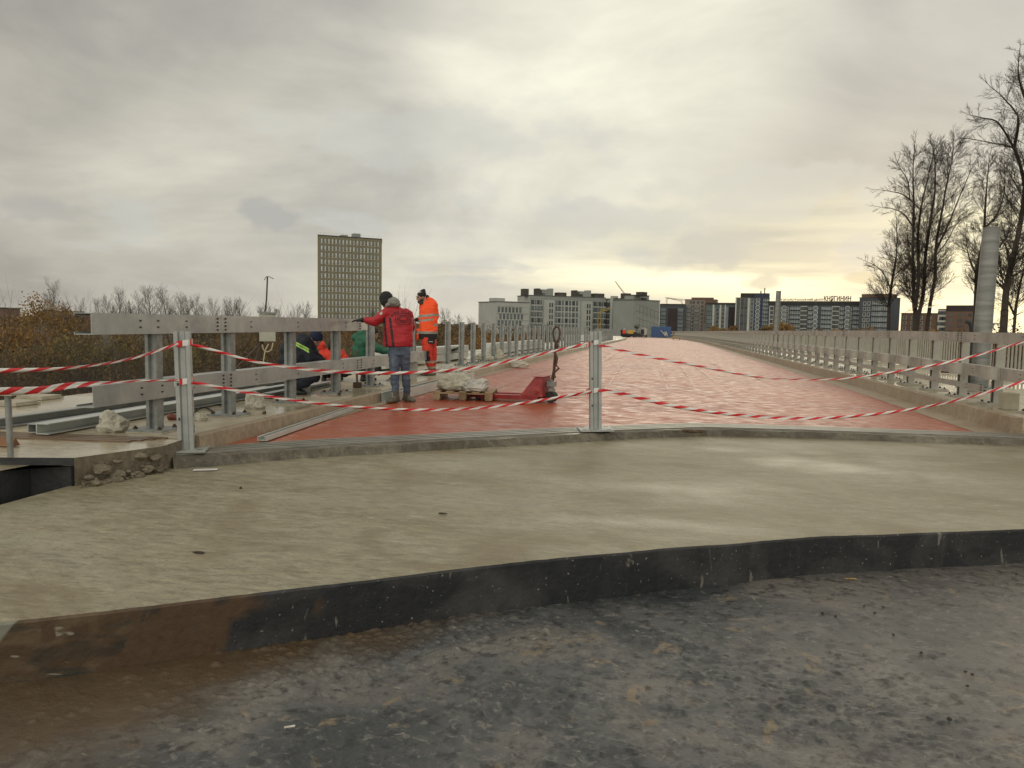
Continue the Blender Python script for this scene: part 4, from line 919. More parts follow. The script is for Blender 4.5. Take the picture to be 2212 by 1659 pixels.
# pole with a flat cap at the far left, railing feet on the outer edge
q = G(24, 1003, .13); t = empty('railing_stub', (q.x, q.y, .13), 'thin grey railing post with a flat cap plate at the left edge', 'post')
mb = MB(); mb.tube([(0, 0, 0), (-.01, 0, .55)], [.022, .024], 8); mb.build('shaft', GALVD, t)
mb = MB(); mb.box((0, 0, .555), (.17, .13, .012)); mb.build('cap_plate', GROUT, t)
for u, v, lb in ((30, 872, 'nearer'), (85, 859, 'farther')):
    q = G(u, v, .215); mb = MB(); mb.box((0, 0, .02), (.38, .34, .03)); mb.box((0, 0, .0), (.42, .38, .02)); o = mb.build('foot_plate', GROUT); o.location = q; tag(o, '%s pale foot plate at the outer edge of the left sidewalk' % lb, 'plate')
q = G(10, 965, ZB+.0); mb = MB(); mb.prism([(-.05, 0), (.05, 0), (.0, .07)], [(-.5, 0, 0), (.09, .02, 0)]); o = mb.build('timber_wedge', pm('rusty timber', [(.16, .07, .03), (.22, .11, .05)], 10, .8)); o.location = (q.x, q.y, ZB+.008); tag(o, 'rust-brown timber wedge poking in at the left edge', 'timber')
# dark bar lying on the right sidewalk, bucket under the last post, dangling chain
mb = MB(); a = G(2035, 805, .2); b_ = G(2300, 828, .2); mb.prism([(-.04, 0), (.04, 0), (.04, .05), (-.04, .05)], [a, b_]); tag(mb.build('steel_angle', pm('red brown primer', [(.07, .03, .02), (.12, .05, .035)], 8, .7)), 'dark red-brown bar lying on the right sidewalk behind the guardrail', 'steel bar')
q = G(2178, 884, .2); mb = MB(); mb.box((0, 0, .12), (.20, .2, .24)); o = mb.build('mould_box', [pm('mould', [(.30, .27, .19), (.38, .35, .26)], 6, .7)], bevel=.01); o.location = (q.x, q.y, .2); tag(o, 'pale box collar standing round the foot of the rightmost guardrail post', 'box')
q = G(2087, 803, .2); mb = MB(); mb.tube([(0, 0, .42), (.01, 0, .3), (.04, 0, .25), (.03, .02, .2), (.0, 0, .24)], .012, 6); mb.cyl((.02, 0, .2), (.02, 0, .14), .03, 8); o = mb.build('lifting_hook', GALVD); o.location = q; tag(o, 'small hook and shackle hanging below the middle rail at right', 'hook')
# tripod cabinet with bent rod, left background
cb = AD(600, 800, 17.); cb.z = .2
q = AD(590, 830, 14.2); t = empty('tripod_cabinet', (q.x, q.y, .2), 'pale grey cabinet on a dark tripod with a tall bent rod behind the guardrail', 'cabinet')
dq = math.hypot(q.x, q.y)
def LC(u, v, dd=0.):
    d = ray(u, v); e = Vector((q.x, q.y, 0)).normalized(); s_ = (dq+dd)/d.dot(e); p = Vector((d.x*s_, d.y*s_, H+d.z*s_)); return p-Vector((q.x, q.y, .2))
s6 = lambda x, y: ((950+x/4.74)/1.808, (1050+y/4.74)/1.808)
CABM = pm('pale cabinet paint', [(.34, .34, .28), (.42, .42, .35)], 4, .5)
ca = LC(*s6(300, 1340)); cb_ = LC(*s6(600, 1340)); ct = LC(*s6(340, 830))
mb = MB(); w = cb_.x-ca.x; hgt = ct.z-ca.z
exv = Vector((q.y, -q.x, 0)).normalized(); Rm = Matrix(((exv.x, -exv.y, 0), (exv.y, exv.x, 0), (0, 0, 1)))
cc = (ca+cb_)/2; ww = (cb_-ca).length
mb.box((cc.x, cc.y, ca.z+hgt/2), (ww, .25, hgt), R=Rm); mb.box((cc.x, cc.y, ca.z+hgt/2), (ww*.97, .256, hgt*.97), R=Rm); mb.build('cabinet_body', CABM, t, bevel=.006)
mb = MB(); mb.box((cc.x-.03*ww, cc.y, ca.z+hgt+.02), (ww*1.16, .34, .03), R=Rm @ Matrix.Rotation(rad(4), 3, 'Y')); mb.build('cabinet_lid', GALVD, t)
mb = MB(); mb.cyl(LC(*s6(607, 830)), LC(*s6(607, 745)), .03, 12); mb.build('fitting', GALVD, t)
mb = MB(); mb.tube(catm([LC(*s6(x, y)) for x, y in ((400, 812), (430, 560), (442, 300), (448, 145))], 6), [.014]*19, 8)
mb.tube([LC(*s6(448, 145)), LC(*s6(430, 140)), LC(*s6(388, 208))], .006, 5); mb.tube([LC(*s6(448, 145)), LC(*s6(480, 145)), LC(*s6(565, 188))], .006, 5); mb.build('bent_rod', pm('dark rod', [(.03, .02, .018), (.06, .04, .03)], 10, .6), t)
mb = MB()
hub = LC(*s6(350, 1345))
for x, y in ((60, 1680), (500, 1680), (230, 1690)):
    e = LC(*s6(x, y)); d = (e-hub); kk = (hub.z-.0)/max(.01, hub.z-e.z); mb.tube([hub, hub+d*kk+Vector((0, (x-250)*.0008, 0))], .016, 6)
mb.build('tripod', pm('brown tripod', [(.05, .03, .02), (.09, .06, .04)], 10, .6), t)
mb = MB(); mb.tube(catm([LC(*s6(x, y), -.15) for x, y in ((550, 1370), (520, 1490), (450, 1535), (380, 1500), (350, 1400))], 8), .012, 6)
mb.tube(catm([LC(*s6(x, y), -.15) for x, y in ((470, 1390), (410, 1510), (380, 1680), (370, 1750))], 8), .013, 6); mb.build('hose', pm('cream hose', [(.35, .3, .2), (.45, .4, .28)], 10, .5), t)
mb = MB(); mb.tube(catm([LC(*s6(x, y), -.1) for x, y in ((265, 1320), (268, 1255), (300, 1230), (330, 1330), (290, 1360), (265, 1310))], 5), .012, 5); mb.build('strap', DARK, t)

# ------------------------------------------------------------------ far buildings
def wallmat(name, a, b, sc=.2): return pm(name, [a, b], sc, .85)
GLS = pm('window glass with painted sky and curtain', [(.36, .38, .36), (.48, .50, .47)], .6, .25, 0, rndv=.5, coords='Object')  # pale pane colour stands in for sky reflected over the curtains
GLD = pm('dark window glass', [(.035, .04, .045), (.07, .075, .08)], .5, .3, rndv=.9)
GLB = pm('balcony glass', [(.09, .11, .12), (.17, .20, .20)], .5, .3, rndv=.5)
FRM = pm('dark window frame', [(.06, .055, .05)], 1, .6)
def win_mesh(kind, w, h, fr=None):
    mb = MB()
    if kind == 'sill':           # frame, tall pane, pale lower panel
        mb.box((0, .0, h*.5), (w, .10, h), 0); mb.box((0, -.06, h*.60), (w*.74, .03, h*.70), 1); mb.box((0, -.06, h*.11), (w*.80, .05, h*.16), 2)
    elif kind == 'plain':
        mb.box((0, .0, h*.5), (w, .10, h), 0); mb.box((0, -.06, h*.5), (w*.80, .03, h*.88), 1); mb.box((0, -.065, h*.24), (w*.84, .05, .08), 0)
    elif kind == 'balc':
        mb.box((0, -.3, h*.04), (w, .7, .18), 2); mb.box((0, -.28, h*.5), (w*.97, .6, h*.86), 1)
        n = max(2, int(w/1.2))
        for i in range(n+1): mb.box((-w*.485+w*.97*i/n, -.595, h*.5), (.09, .04, h*.86), 0)
        mb.box((0, -.6, h*.40), (w*.97, .05, .09), 0)
    elif kind == 'round':
        mb.cyl((0, -.05, h*.5), (0, .0, h*.5), w*.5, 12, 0); mb.cyl((0, -.09, h*.5), (0, -.05, h*.5), w*.42, 12, 1)
    return mb
class Bld:
    def __init__(s, name, label, uL, dL, uR, dR, vtop, depth, wall, group=None, zb=-7., cat='building', ztop=None, skew=False):
        a = AD(uL, vtop, dL); b = AD(uR, vtop, dR); s.z1 = ztop if ztop is not None else a.z; s.zb = zb
        s.a = Vector((a.x, a.y, 0)); s.b = Vector((b.x, b.y, 0)); s.L = (s.b-s.a).length; s.ang = math.atan2(s.b.y-s.a.y, s.b.x-s.a.x); s.depth = depth
        s.t = empty(name, (s.a.x, s.a.y, 0), label, cat, group, rz=s.ang); s.nw = {}; s.left = {}
        mb = MB()
        if skew:
            w = Vector((s.a.x, s.a.y, 0)).normalized()*depth; w2 = Vector((s.b.x, s.b.y, 0)).normalized()*depth; rm = Matrix.Rotation(-s.ang, 3, 'Z'); w = rm @ w; w2 = rm @ w2
            fp = [(0, 0), (s.L, 0), (s.L+w2.x, w2.y), (w.x, w.y)]; vs = [(x, y, z) for z in (zb, s.z1) for x, y in fp]; mb.add(vs, [(0, 1, 2, 3), (4, 5, 6, 7), (0, 1, 5, 4), (1, 2, 6, 5), (2, 3, 7, 6), (3, 0, 4, 7)]); s.body = mb.build('wall', wall, s.t)
            mb = MB(); mb.add([(x*1.004-.05, y-.2, z) for z in (s.z1-.02, s.z1+.3) for x, y in fp], [(0, 1, 2, 3), (4, 5, 6, 7), (0, 1, 5, 4), (1, 2, 6, 5), (2, 3, 7, 6), (3, 0, 4, 7)]); mb.build('roof_edge', FRM, s.t); return
        mb.box((s.L/2, depth/2, (s.z1+zb)/2), (s.L, depth, s.z1-zb)); s.body = mb.build('wall', wall, s.t)
        mb = MB(); mb.box((s.L/2, depth/2, s.z1+.15), (s.L+.5, depth+.5, .3)); mb.build('roof_edge', FRM, s.t)
    def S(s, u):      # metres along the front for display x
        d = ray(u, 700); d = Vector((d.x, d.y, 0)); e = (s.b-s.a).normalized(); M = Matrix(((d.x, -e.x), (d.y, -e.y))); r = M.inverted() @ Vector((s.a.x, s.a.y)); return r[1]
    def box(s, nm, x0, x1, y0, y1, z0, z1, m): mb = MB(); mb.box(((x0+x1)/2, (y0+y1)/2, (z0+z1)/2), (x1-x0, y1-y0, z1-z0)); return mb.build(nm, m, s.t)
    def rel(s, nm, x0, x1, h, m, y0=1., y1=5.): return s.box(nm, x0, x1, y0, y1, s.z1-.1, s.z1+h, m)
    def wins(s, key, kind, w, h, mats, pos, nm='window', yoff=0.):
        me = None
        first = win_mesh(kind, w, h)
        o = first.build(nm, mats, s.t); me = o.data
        for i, (x, z) in enumerate(pos):
            s.nw[nm] = s.nw.get(nm, 0)+1
            if s.nw[nm] > 100: s.left.setdefault(nm, []).append((me, x, z, yoff, mats)); continue
            if i == 0: o.location = (x, -.02-yoff, z); continue
            c = bpy.data.objects.new(nm, me); COL.objects.link(c); c.parent = s.t; c.location = (x, -.02-yoff, z)
        if s.nw[nm] > 100 and not any(True for x in [0] if o.location.length > .01): bpy.data.objects.remove(o)
    def finish(s):
        for nm, L in s.left.items():
            vs = []; fs = []; mi = []; mats = []
            for me, x, z, yo, ms in L:
                b0 = len(vs); vs += [(v.co.x+x, v.co.y-.02-yo, v.co.z+z) for v in me.vertices]
                idx = []
                for m in ms:
                    if m not in mats: mats.append(m)
                    idx.append(mats.index(m))
                for p in me.polygons: fs.append(tuple(k+b0 for k in p.vertices)); mi.append(idx[p.material_index])
            o = bpy.data.objects.new(nm, mesh(nm, vs, fs, mats, mi)); COL.objects.link(o); o.parent = s.t; tag(o, kind='stuff')
def grid(x0, dxx, nx, z0, dzz, nz): return [(x0+i*dxx, z0-j*dzz) for j in range(nz) for i in range(nx)]
# the tall tower at left
TW = wallmat('olive beige render', (.20, .18, .115), (.24, .215, .14))
B = Bld('tower_block', 'tall beige tower block with a grid of narrow windows standing alone above the guardrail', 686, 342, 825, 355, 508, 18, TW, skew=True)
SILL = pm('pale sill panel', [(.5, .5, .45), (.62, .62, .56)], 1, .6)
px = B.L/17.9
B.wins('w', 'sill', px*.62, 2.35, [FRM, GLS, SILL], grid(px*1.08, px*.984, 17, B.z1-3.55, 3.02, 14)); B.finish()
B.rel('roof_hut', B.L*.37, B.L*.47, 1.0, GALVD); B.rel('roof_hut', B.L*.56, B.L*.67, 2.0, GALVD)
mb = MB()
for i in range(26): x = .4+i*(B.L-.8)/25; mb.box((x, .3, B.z1+.8), (.05, .05, 1.1))
mb.box((B.L/2, .3, B.z1+1.3), (B.L-.8, .05, .05)); mb.build('roof_railing', pm('pale roof rail', [(.5, .5, .46)], 1, .6), B.t)
# grey complex in the middle
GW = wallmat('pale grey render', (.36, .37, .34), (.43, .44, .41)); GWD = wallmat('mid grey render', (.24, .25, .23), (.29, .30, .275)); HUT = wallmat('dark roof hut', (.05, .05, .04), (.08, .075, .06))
s7 = lambda x: (1850+x/4.424)/1.808
grp = 'grey apartment complex beyond the bridge'
B = Bld('apartment_building', 'low pale grey apartment wing with rounded corner at the left of the grey complex', s7(400), 352, s7(960), 362, (1120+262/4.424)/1.808, 16, GW, grp)
rows = [(1, 0), (1, 1), (1, 0), (1, 1), (1, 0)]
st = 3.1
for j in range(6):
    x0 = 1.2+(.9 if j % 2 else 0)
    B.wins('w%d' % j, 'plain', 1.15, 2.35, [FRM, GLD if j > 3 else GLB, FRM], [(x0+i*1.98, B.z1-4.6-j*st) for i in range(7)])
    B.box('ledge', -.1, B.L+.05, -.18, .05, B.z1-5.15-j*st, B.z1-4.97-j*st, GWD)
B.box('parapet', -.1, B.L, -.12, .3, B.z1-1.9, B.z1+.5, GW); B.rel('roof_hut', .2, B.S(s7(575)), 1.9, GW, 2, 7); B.finish()
B2 = Bld('apartment_building', 'short oblique grey wing closely lined with slit windows left of the rounded corner', s7(140), 372, s7(400), 353, (1120+300/4.424)/1.808, 2.5, GW, grp, ztop=B.z1-.05)
for j in range(6): B2.wins('w%d' % j, 'plain', .62, 2.3, [FRM, GLD, FRM], [(1.0+i*(B2.L-2)/13, B2.z1-4.6-j*st) for i in range(14) if i not in (8,)])
B2.finish()
C = Bld('apartment_building', 'long pale grey seven-storey apartment block with five roof huts in the grey complex', s7(975), 384, 1308, 402, (1120+152/4.424)/1.808, 15, GW, grp)
C.box('parapet', -.1, C.L, -.12, .3, C.z1-1.7, C.z1+.4, GWD)
st = 2.98
def cols(us, off=0): return [C.S(s7(x)) for x in us]
for j in range(8):
    z = C.z1-4.3-j*st
    A_ = [1010, 1060, 1110, 1160] if j % 2 == 0 else [1015, 1068, 1120, 1168]
    B_ = [1425, 1475, 1532, 1598, 1658, 1718, 1778, 1822]; C_2 = [2080, 2122, 2170, 2215, 2262]
    C.wins('a', 'plain', 1.55, 2.3, [FRM, GLD if j % 3 == 0 else GLB, FRM], [(x, z) for x in cols(B_[1:7:2]+A_[0::2]+C_2[::2])])
    C.wins('b', 'plain', 1.05, 2.3, [FRM, GLB, FRM], [(x, z) for x in cols(B_[0::2]+A_[1::2]+C_2[1::2])])
    C.wins('c', 'plain', .7, 2.2, [FRM, GLD, FRM], [(x, z-1.2) for x in cols([1312, 1352, 1960, 2000])])
for a, b_, h_, m in ((890, 972, 3.0, HUT), (1115, 1172, 3.4, HUT), (1172, 1255, 1.2, HUT), (1205, 1340, 3.0, GWD), (1340, 1395, 3.6, GWD), (1478, 1625, 1.8, HUT), (1765, 1815, 3.2, HUT), (1815, 1905, 1.3, HUT), (1850, 1990, 2.8, GWD), (1990, 2048, 3.4, GWD), (2115, 2280, 2.0, HUT)):
    C.rel('roof_hut', C.S(s7(a)), C.S(s7(b_)), h_+.4, m, 2, 6)
for x in cols([975, 1195, 1400, 1840, 2050]): C.box('pilaster', x-.2, x+.2, -.25, .05, C.zb, C.z1-1.7, GWD)
C.finish()
C3 = Bld('apartment_building', 'shaded oblique end of the long grey block above the low wing', s7(805), 396, s7(975), 385, (1120+178/4.424)/1.808, 12, GWD, grp, ztop=C.z1-.2)  # shade of this end put into its wall colour, darker than the long front
s3 = lambda x: (1750+x/2.328)/1.808; v3 = lambda y: (1080+y/2.328)/1.808
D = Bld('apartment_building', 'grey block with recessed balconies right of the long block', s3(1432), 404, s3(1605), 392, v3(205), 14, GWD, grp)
D.wins('b', 'plain', 1.1, 2.3, [FRM, GLD, FRM], [(D.S(s3(x)), D.z1-4.2-j*2.95) for j in range(8) for x in (1445, 1460, 1505, 1522, 1560, 1575, 1590)])
D.box('stair_tower', D.S(s3(1480)), D.S(s3(1500)), -.8, 3, D.zb, D.z1+1.5, GW); D.rel('roof_hut', D.S(s3(1548)), D.S(s3(1590)), 2.8, HUT); D.finish()
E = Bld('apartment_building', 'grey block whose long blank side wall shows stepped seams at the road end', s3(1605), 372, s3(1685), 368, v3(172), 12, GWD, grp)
E.wins('b', 'plain', .9, 2.4, [FRM, GLD, FRM], [(E.S(s3(x)), E.z1-5-j*2.8) for j in range(7) for x in (1638, 1652, 1667, 1680)]); E.rel('roof_hut', E.S(s3(1688)), E.S(s3(1742)), 1.6, HUT)
E.finish()
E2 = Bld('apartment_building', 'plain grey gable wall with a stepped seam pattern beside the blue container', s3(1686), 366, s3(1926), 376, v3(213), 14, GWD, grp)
mb = MB()
for i in range(7):
    for j in range(6):
        x = E2.L*(.1+.14*i); z = E2.z1-2.2-3.1*j-i*.55
        mb.box((x+E2.L*.07, -.02, z), (E2.L*.14, .06, .12)); mb.box((x+E2.L*.14, -.02, z-.8 if j % 2 else z-1.6), (.10, .06, 1.6 if j % 2 else 3.1))
mb.build('wall_seam', pm('seam', [(.09, .09, .08)], 1, .8), E2.t); E2.rel('roof_hut', E2.S(s3(1780)), E2.S(s3(1812)), 1.2, HUT)
# dark and coloured blocks further right
s4 = lambda x: (2600+x/2.458)/1.808; v4 = lambda y: (1080+y/2.458)/1.808
SL = wallmat('slate blue render', (.055, .062, .075), (.075, .084, .098)); MRN = wallmat('maroon cladding', (.028, .02, .022), (.045, .032, .034)); NAVY = wallmat('navy blue cladding', (.035, .042, .075), (.045, .054, .095))
WW = wallmat('white cladding', (.42, .42, .37), (.5, .5, .44)); TEAL = wallmat('teal render', (.09, .12, .12), (.12, .15, .15)); PINK = wallmat('raw pinkish concrete', (.21, .165, .135), (.27, .21, .17)); BRN = wallmat('brown brick', (.12, .075, .05), (.16, .10, .07))
ROOF = wallmat('dark attic cladding', (.025, .025, .022), (.04, .04, .035))
grp2 = 'coloured apartment blocks on the skyline'
K = Bld('apartment_building', 'slate and maroon apartment block left of the raw concrete one', s3(1926), 545, s4(185), 541, v3(262), 15, SL, grp2)
mb = None
K.box('maroon_panel', K.S(s4(18)), K.S(s4(105)), -.15, .1, K.zb, K.z1-2, MRN); K.rel('attic', 0, K.L, 1.2, ROOF)
st = 37/2.458/1.808/1659*545
K.wins('a', 'balc', K.S(s4(160))-K.S(s4(108)), st*.9, [FRM, GLB, SL], [(K.S(s4(x)), K.z1-st*(1.6+j)) for j in range(9) for x in (-28, 138)], 'balcony')
K.wins('b', 'plain', 1.7, 2., [WW, GLD, WW], [(K.S(s4(x)), K.z1-st*(1.5+j)) for j in range(9) for x in (30, 58, 86)]); K.finish()
K = Bld('apartment_building', 'unfinished pinkish concrete apartment block with a brown upper part', s4(186), 545, s4(486), 538, v4(222), 15, PINK, grp2)
K.box('brick_side', K.S(s4(370)), K.L+.05, -.2, .1, K.z1-16, K.z1+.1, BRN)
K.wins('a', 'balc', K.S(s4(240))-K.S(s4(192)), st*.86, [PINK, GLB, PINK], [(K.S(s4(x)), K.z1-st*(2.2+j)) for j in range(9) for x in (214, 292)], 'balcony')
K.wins('b', 'plain', 2., 2.2, [PINK, GLD, PINK], [(K.S(s4(x)), K.z1-st*(1.1+j)) for j in range(10) for x in (235, 262, 305, 345, 402)][:40]); K.rel('roof_hut', K.L*.2, K.L*.9, 1.6, BRN); K.finish()
K = Bld('apartment_building', 'teal white and maroon striped apartment block below the skyline huts', s4(385), 534, s4(672), 526, v4(270), 14, TEAL, grp2)
K.rel('attic', 0, K.L, 1.4, ROOF)
for a, b_, m in ((445, 462, WW), (512, 528, WW), (560, 572, WW), (572, 598, wallmat('light grey strip', (.2, .22, .24), (.24, .26, .28))), (598, 668, MRN)): K.box('wall_panel', K.S(s4(a)), K.S(s4(b_)), -.15, .1, K.zb, K.z1-(0 if m is WW else 1.5), m)
K.wins('a', 'balc', K.S(s4(440))-K.S(s4(392)), st*.9, [FRM, GLB, TEAL], [(K.S(s4(x)), K.z1-st*(1.7+j)) for j in range(8) for x in (416,)], 'balcony')
K.wins('b', 'plain', 1.6, 2., [WW, GLD, WW], [(K.S(s4(x)), K.z1-st*(1.7+j)) for j in range(8) for x in (455, 485, 500, 540, 552, 615, 645)]); K.finish()
st = 37/2.458/1.808/1659*510
K = Bld('apartment_building', 'tall block with white left half and navy right half and a chimney on top', s4(673), 510, s4(994), 503, v4(205), 16, NAVY, grp2)
K.box('white_panel', -.1, K.S(s4(800)), -.2, .1, K.zb, K.z1, WW); K.box('attic', K.S(s4(706)), K.L, 1.5, 12, K.z1-.1, K.z1+st*1.25, ROOF); K.box('attic', K.S(s4(840)), K.L, .0, 12, K.z1-.1, K.z1+st*1.2, NAVY)
K.box('chimney', K.S(s4(930)), K.S(s4(940)), 3, 4, K.z1, K.z1+st*2.6, HUT); K.box('chimney', K.S(s4(893)), K.S(s4(905)), 3, 4, K.z1, K.z1+st*1.9, HUT)
K.wins('a', 'plain', 2.2, 2.5, [FRM, GLD, FRM], [(K.S(s4(x)), K.z1-st*(1+j)) for j in range(9) for x in (690, 727, 762)], yoff=.2)
K.wins('b', 'plain', 2.2, 2.2, [WW, GLD, WW], [(K.S(s4(x)), K.z1-st*(1+j)) for j in range(9) for x in (822,)])
K.wins('c', 'round', 2.9, 2.9, [SILL, GLB], [(K.S(s4(876)), K.z1-st*(1+j)+(.0)) for j in range(9)], 'round_window')
K.wins('d', 'balc', K.S(s4(988))-K.S(s4(925)), st*.9, [SILL, GLB, SL], [(K.S(s4(957)), K.z1-st*(1+j)) for j in range(9)], 'balcony'); K.finish()
st = 41/2.458/1.808/1659*500
K = Bld('apartment_building', 'long dark block with balcony stacks and a lettered sign along its roof', s4(988), 500, s4(1880), 474, v4(240), 16, SL, grp2)
K.box('attic_band', -.1, K.L+.1, -.3, .1, K.z1-st*.75, K.z1+.05, ROOF)
for a, b_ in ((990, 1030), (1288, 1352), (1590, 1662)): K.box('white_panel', K.S(s4(a)), K.S(s4(b_)), -.2, .1, K.zb, K.z1-st*1.0, WW)
K.wins('a', 'balc', K.S(s4(1285))-K.S(s4(1190)), st*.88, [SILL, GLB, ROOF], [(K.S(s4(x)), K.z1-st*(2+j)) for j in range(7) for x in (1237, 1537, 1845)], 'balcony')
K.wins('e', 'balc', K.S(s4(1400))-K.S(s4(1362)), st*.88, [SILL, GLB, ROOF], [(K.S(s4(x)), K.z1-st*(2+j)) for j in range(7) for x in (1382, 1682)], 'balcony')
K.wins('b', 'plain', 2., 2.3, [FRM, GLD, FRM], [(K.S(s4(x)), K.z1-st*(2+j)) for j in range(7) for x in (1012, 1306, 1338, 1612, 1645)], yoff=.2)
K.wins('c', 'round', 3., 3., [SILL, GLB], [(K.S(s4(x)), K.z1-st*(2+j)) for j in range(7) for x in (1130, 1432, 1738)], 'round_window')
K.wins('d', 'plain', 1.6, 2., [SILL, GLD, SILL], [(K.S(s4(x)), K.z1-st*(2+j)) for j in range(7) for x in (1095, 1162, 1765)]); K.finish()
SGN = pm('brown sign letters', [(.045, .03, .015)], 1, .7)
def sign(nm, txt, x0, x1, z, h, label):
    cu = bpy.data.curves.new(nm, 'FONT'); cu.body = txt; cu.size = 1; cu.extrude = .0; cu.offset = .03; o = bpy.data.objects.new(nm, cu); COL.objects.link(o)
    bpy.context.view_layer.update(); dg = bpy.context.evaluated_depsgraph_get(); me = bpy.data.meshes.new_from_object(o.evaluated_get(dg)); bpy.data.objects.remove(o)
    xs_ = [v.co.x for v in me.vertices]; ys_ = [v.co.y for v in me.vertices]; W_ = max(xs_)-min(xs_); Hh = max(ys_)-min(ys_); y0 = min(ys_)
    for v in me.vertices: v.co = Vector(((v.co.x-min(xs_))/W_*(x1-x0)+x0, 0, (v.co.y-y0)/Hh*h+z))
    me.materials.clear(); me.materials.append(SGN); o = bpy.data.objects.new(nm, me); COL.objects.link(o); o.parent = K.t; o.location = (0, .6, 0); so2 = o.modifiers.new('t', 'SOLIDIFY'); so2.thickness = .3
    mb = MB(); mb.box(((x0+x1)/2, .75, K.z1+.55), (x1-x0, .12, .14)); mb.build('sign_frame', SGN, K.t); return o
zv = lambda v: AD(1750, v, 500).z
sign('sign_letters', 'ТОРГОВО-РОЗВАЖАЛЬНИЙ ЦЕНТР', K.S(s4(1045)), K.S(s4(1500)), K.z1+.5, 1.7, '')
sign('sign_letters', 'КНЯГИНИН', K.S(s4(1505)), K.S(s4(1766)), K.z1+.5, 3.1, '')
K = Bld('apartment_building', 'dark block with a brown attic half hidden by the leftmost bare tree', s4(1862), 468, s4(2145), 455, v4(205), 16, SL, grp2)
K.box('attic', K.S(s4(1862)), K.L*.98, .6, 12, K.z1-.1, K.z1+2.3, BRN)
st = 3.3
K.wins('a', 'balc', K.S(s4(2060))-K.S(s4(1975)), st*.9, [SILL, GLB, ROOF], [(K.S(s4(x)), K.z1-st*(1.4+j)) for j in range(8) for x in (2018, 2095)], 'balcony')
K.wins('b', 'plain', 1.7, 2.3, [SILL, GLD, SILL], [(K.S(s4(x)), K.z1-st*(1.4+j)) for j in range(8) for x in (1900, 1940)]); K.finish()
s5 = lambda x: (3300+x/2.676)/1.808; v5 = lambda y: (1080+y/2.676)/1.808
K = Bld('apartment_building', 'low brown-grey block seen between the trunks of the bare trees', s5(590), 470, s5(985), 458, v5(385), 14, BRN, grp2); K.wins('b', 'plain', 2, 2., [WW, GLD, WW], grid(2, 4.4, int((K.L-2)/4.4), K.z1-3.6, 3.2, 4)); K.finish()
K = Bld('apartment_building', 'white chequered block edge seen behind the bare trees', s5(975), 457, s5(1062), 454, v5(342), 14, WW, grp2); K.wins('b', 'plain', 2.4, 2., [MRN, GLD, MRN], [(K.L*f, K.z1-3.2-3.2*j) for j in range(6) for f in (.25+.2*(j % 2), .75)]); K.finish()
K = Bld('apartment_building', 'dark brown block close left of the tall grey column', s5(1062), 452, s5(1420), 440, v5(308), 14, BRN, grp2); K.box('attic', -.1, K.L, -.2, 12, K.z1-3, K.z1+.4, MRN); K.wins('b', 'plain', 2.4, 2., [BRN, GLD, BRN], grid(2.5, 5, int((K.L-2)/5), K.z1-6.2, 3.2, 5)); K.finish()
K = Bld('brick_building', 'distant low pale blocks behind the autumn trees at far left', 84, 560, 160, 560, 672, 14, PINK, 'far left skyline', zb=-9); K.wins('b', 'plain', 2.2, 2., [WW, GLD, WW], grid(2, 4.4, int((K.L-2)/4.4), K.z1-3.4, 3.1, 3)); K.rel('roof_hut', 2, 9, 1.2, MRN); K.finish()
K = Bld('brick_building', 'distant row of low brown roofs behind the bare trees', 160, 600, 345, 620, 679, 14, BRN, 'far left skyline', zb=-9); K.rel('roof_hut', 10, 30, 1.3, MRN); K.rel('roof_hut', 44, 60, 1.0, MRN)
K = Bld('brick_building', 'orange brick building cut by the left edge of the photo', -40, 260, 13, 262, 665, 14, BRN, 'far left skyline', zb=-9)
# cranes
def crane(u, d, v0, v1, jib, label, mat):
    p = AD(u, v1, d); b = AD(u, v0, d); t = empty('tower_crane', (p.x, p.y, 0), label, 'crane', 'cranes beyond the apartment blocks'); w = .9
    mb = MB()
    zb = b.z-12; zt = p.z
    for sx in (-1, 1):
        for sy in (-1, 1): mb.cyl((sx*w/2, sy*w/2, zb), (sx*w/2, sy*w/2, zt), .11, 4)
    z = zb
    k = 0
    while z < zt-1.5: mb.cyl((-w/2*(1 if k % 2 else -1), -w/2, z), (w/2*(1 if k % 2 else -1), -w/2, z+1.5), .07, 4); z += 1.5; k += 1
    mb.build('mast', mat, t)
    mb = MB(); e = Vector(jib)
    side = Vector((0, 0, .9))
    mb.cyl((0, 0, zt), Vector((0, 0, zt))+e, .12, 4); mb.cyl(Vector((0, 0, zt))+side, Vector((0, 0, zt))+e+side*.5, .10, 4)
    n = 14
    for i in range(n):
        a = Vector((0, 0, zt))+e*(i/n); c = Vector((0, 0, zt))+e*((i+1)/n)+side*(1-.5*(i+1)/n); mb.cyl(a, c, .06, 4)
    mb.build('jib', mat, t)
YC = pm('yellow crane steel', [(.32, .24, .07)], 1, .6); DC = pm('dark crane steel', [(.08, .07, .05)], 1, .6)
crane(s3(1605), 480, 660, v3(165), (-6, 0, 8), 'crane with raised jib above the grey complex', YC)
crane(s4(10), 640, 670, v4(212), (38, 4, -3), 'thin distant crane above the slate and maroon block', DC)
crane(s4(157), 650, 670, v4(240), (-14, 0, 3), 'shorter distant crane at the left of the raw concrete block', DC)
crane(s3(1378), 250, 700, v3(325), (3.5, 0, 1), 'small yellow lattice crane in front of the grey block', YC)
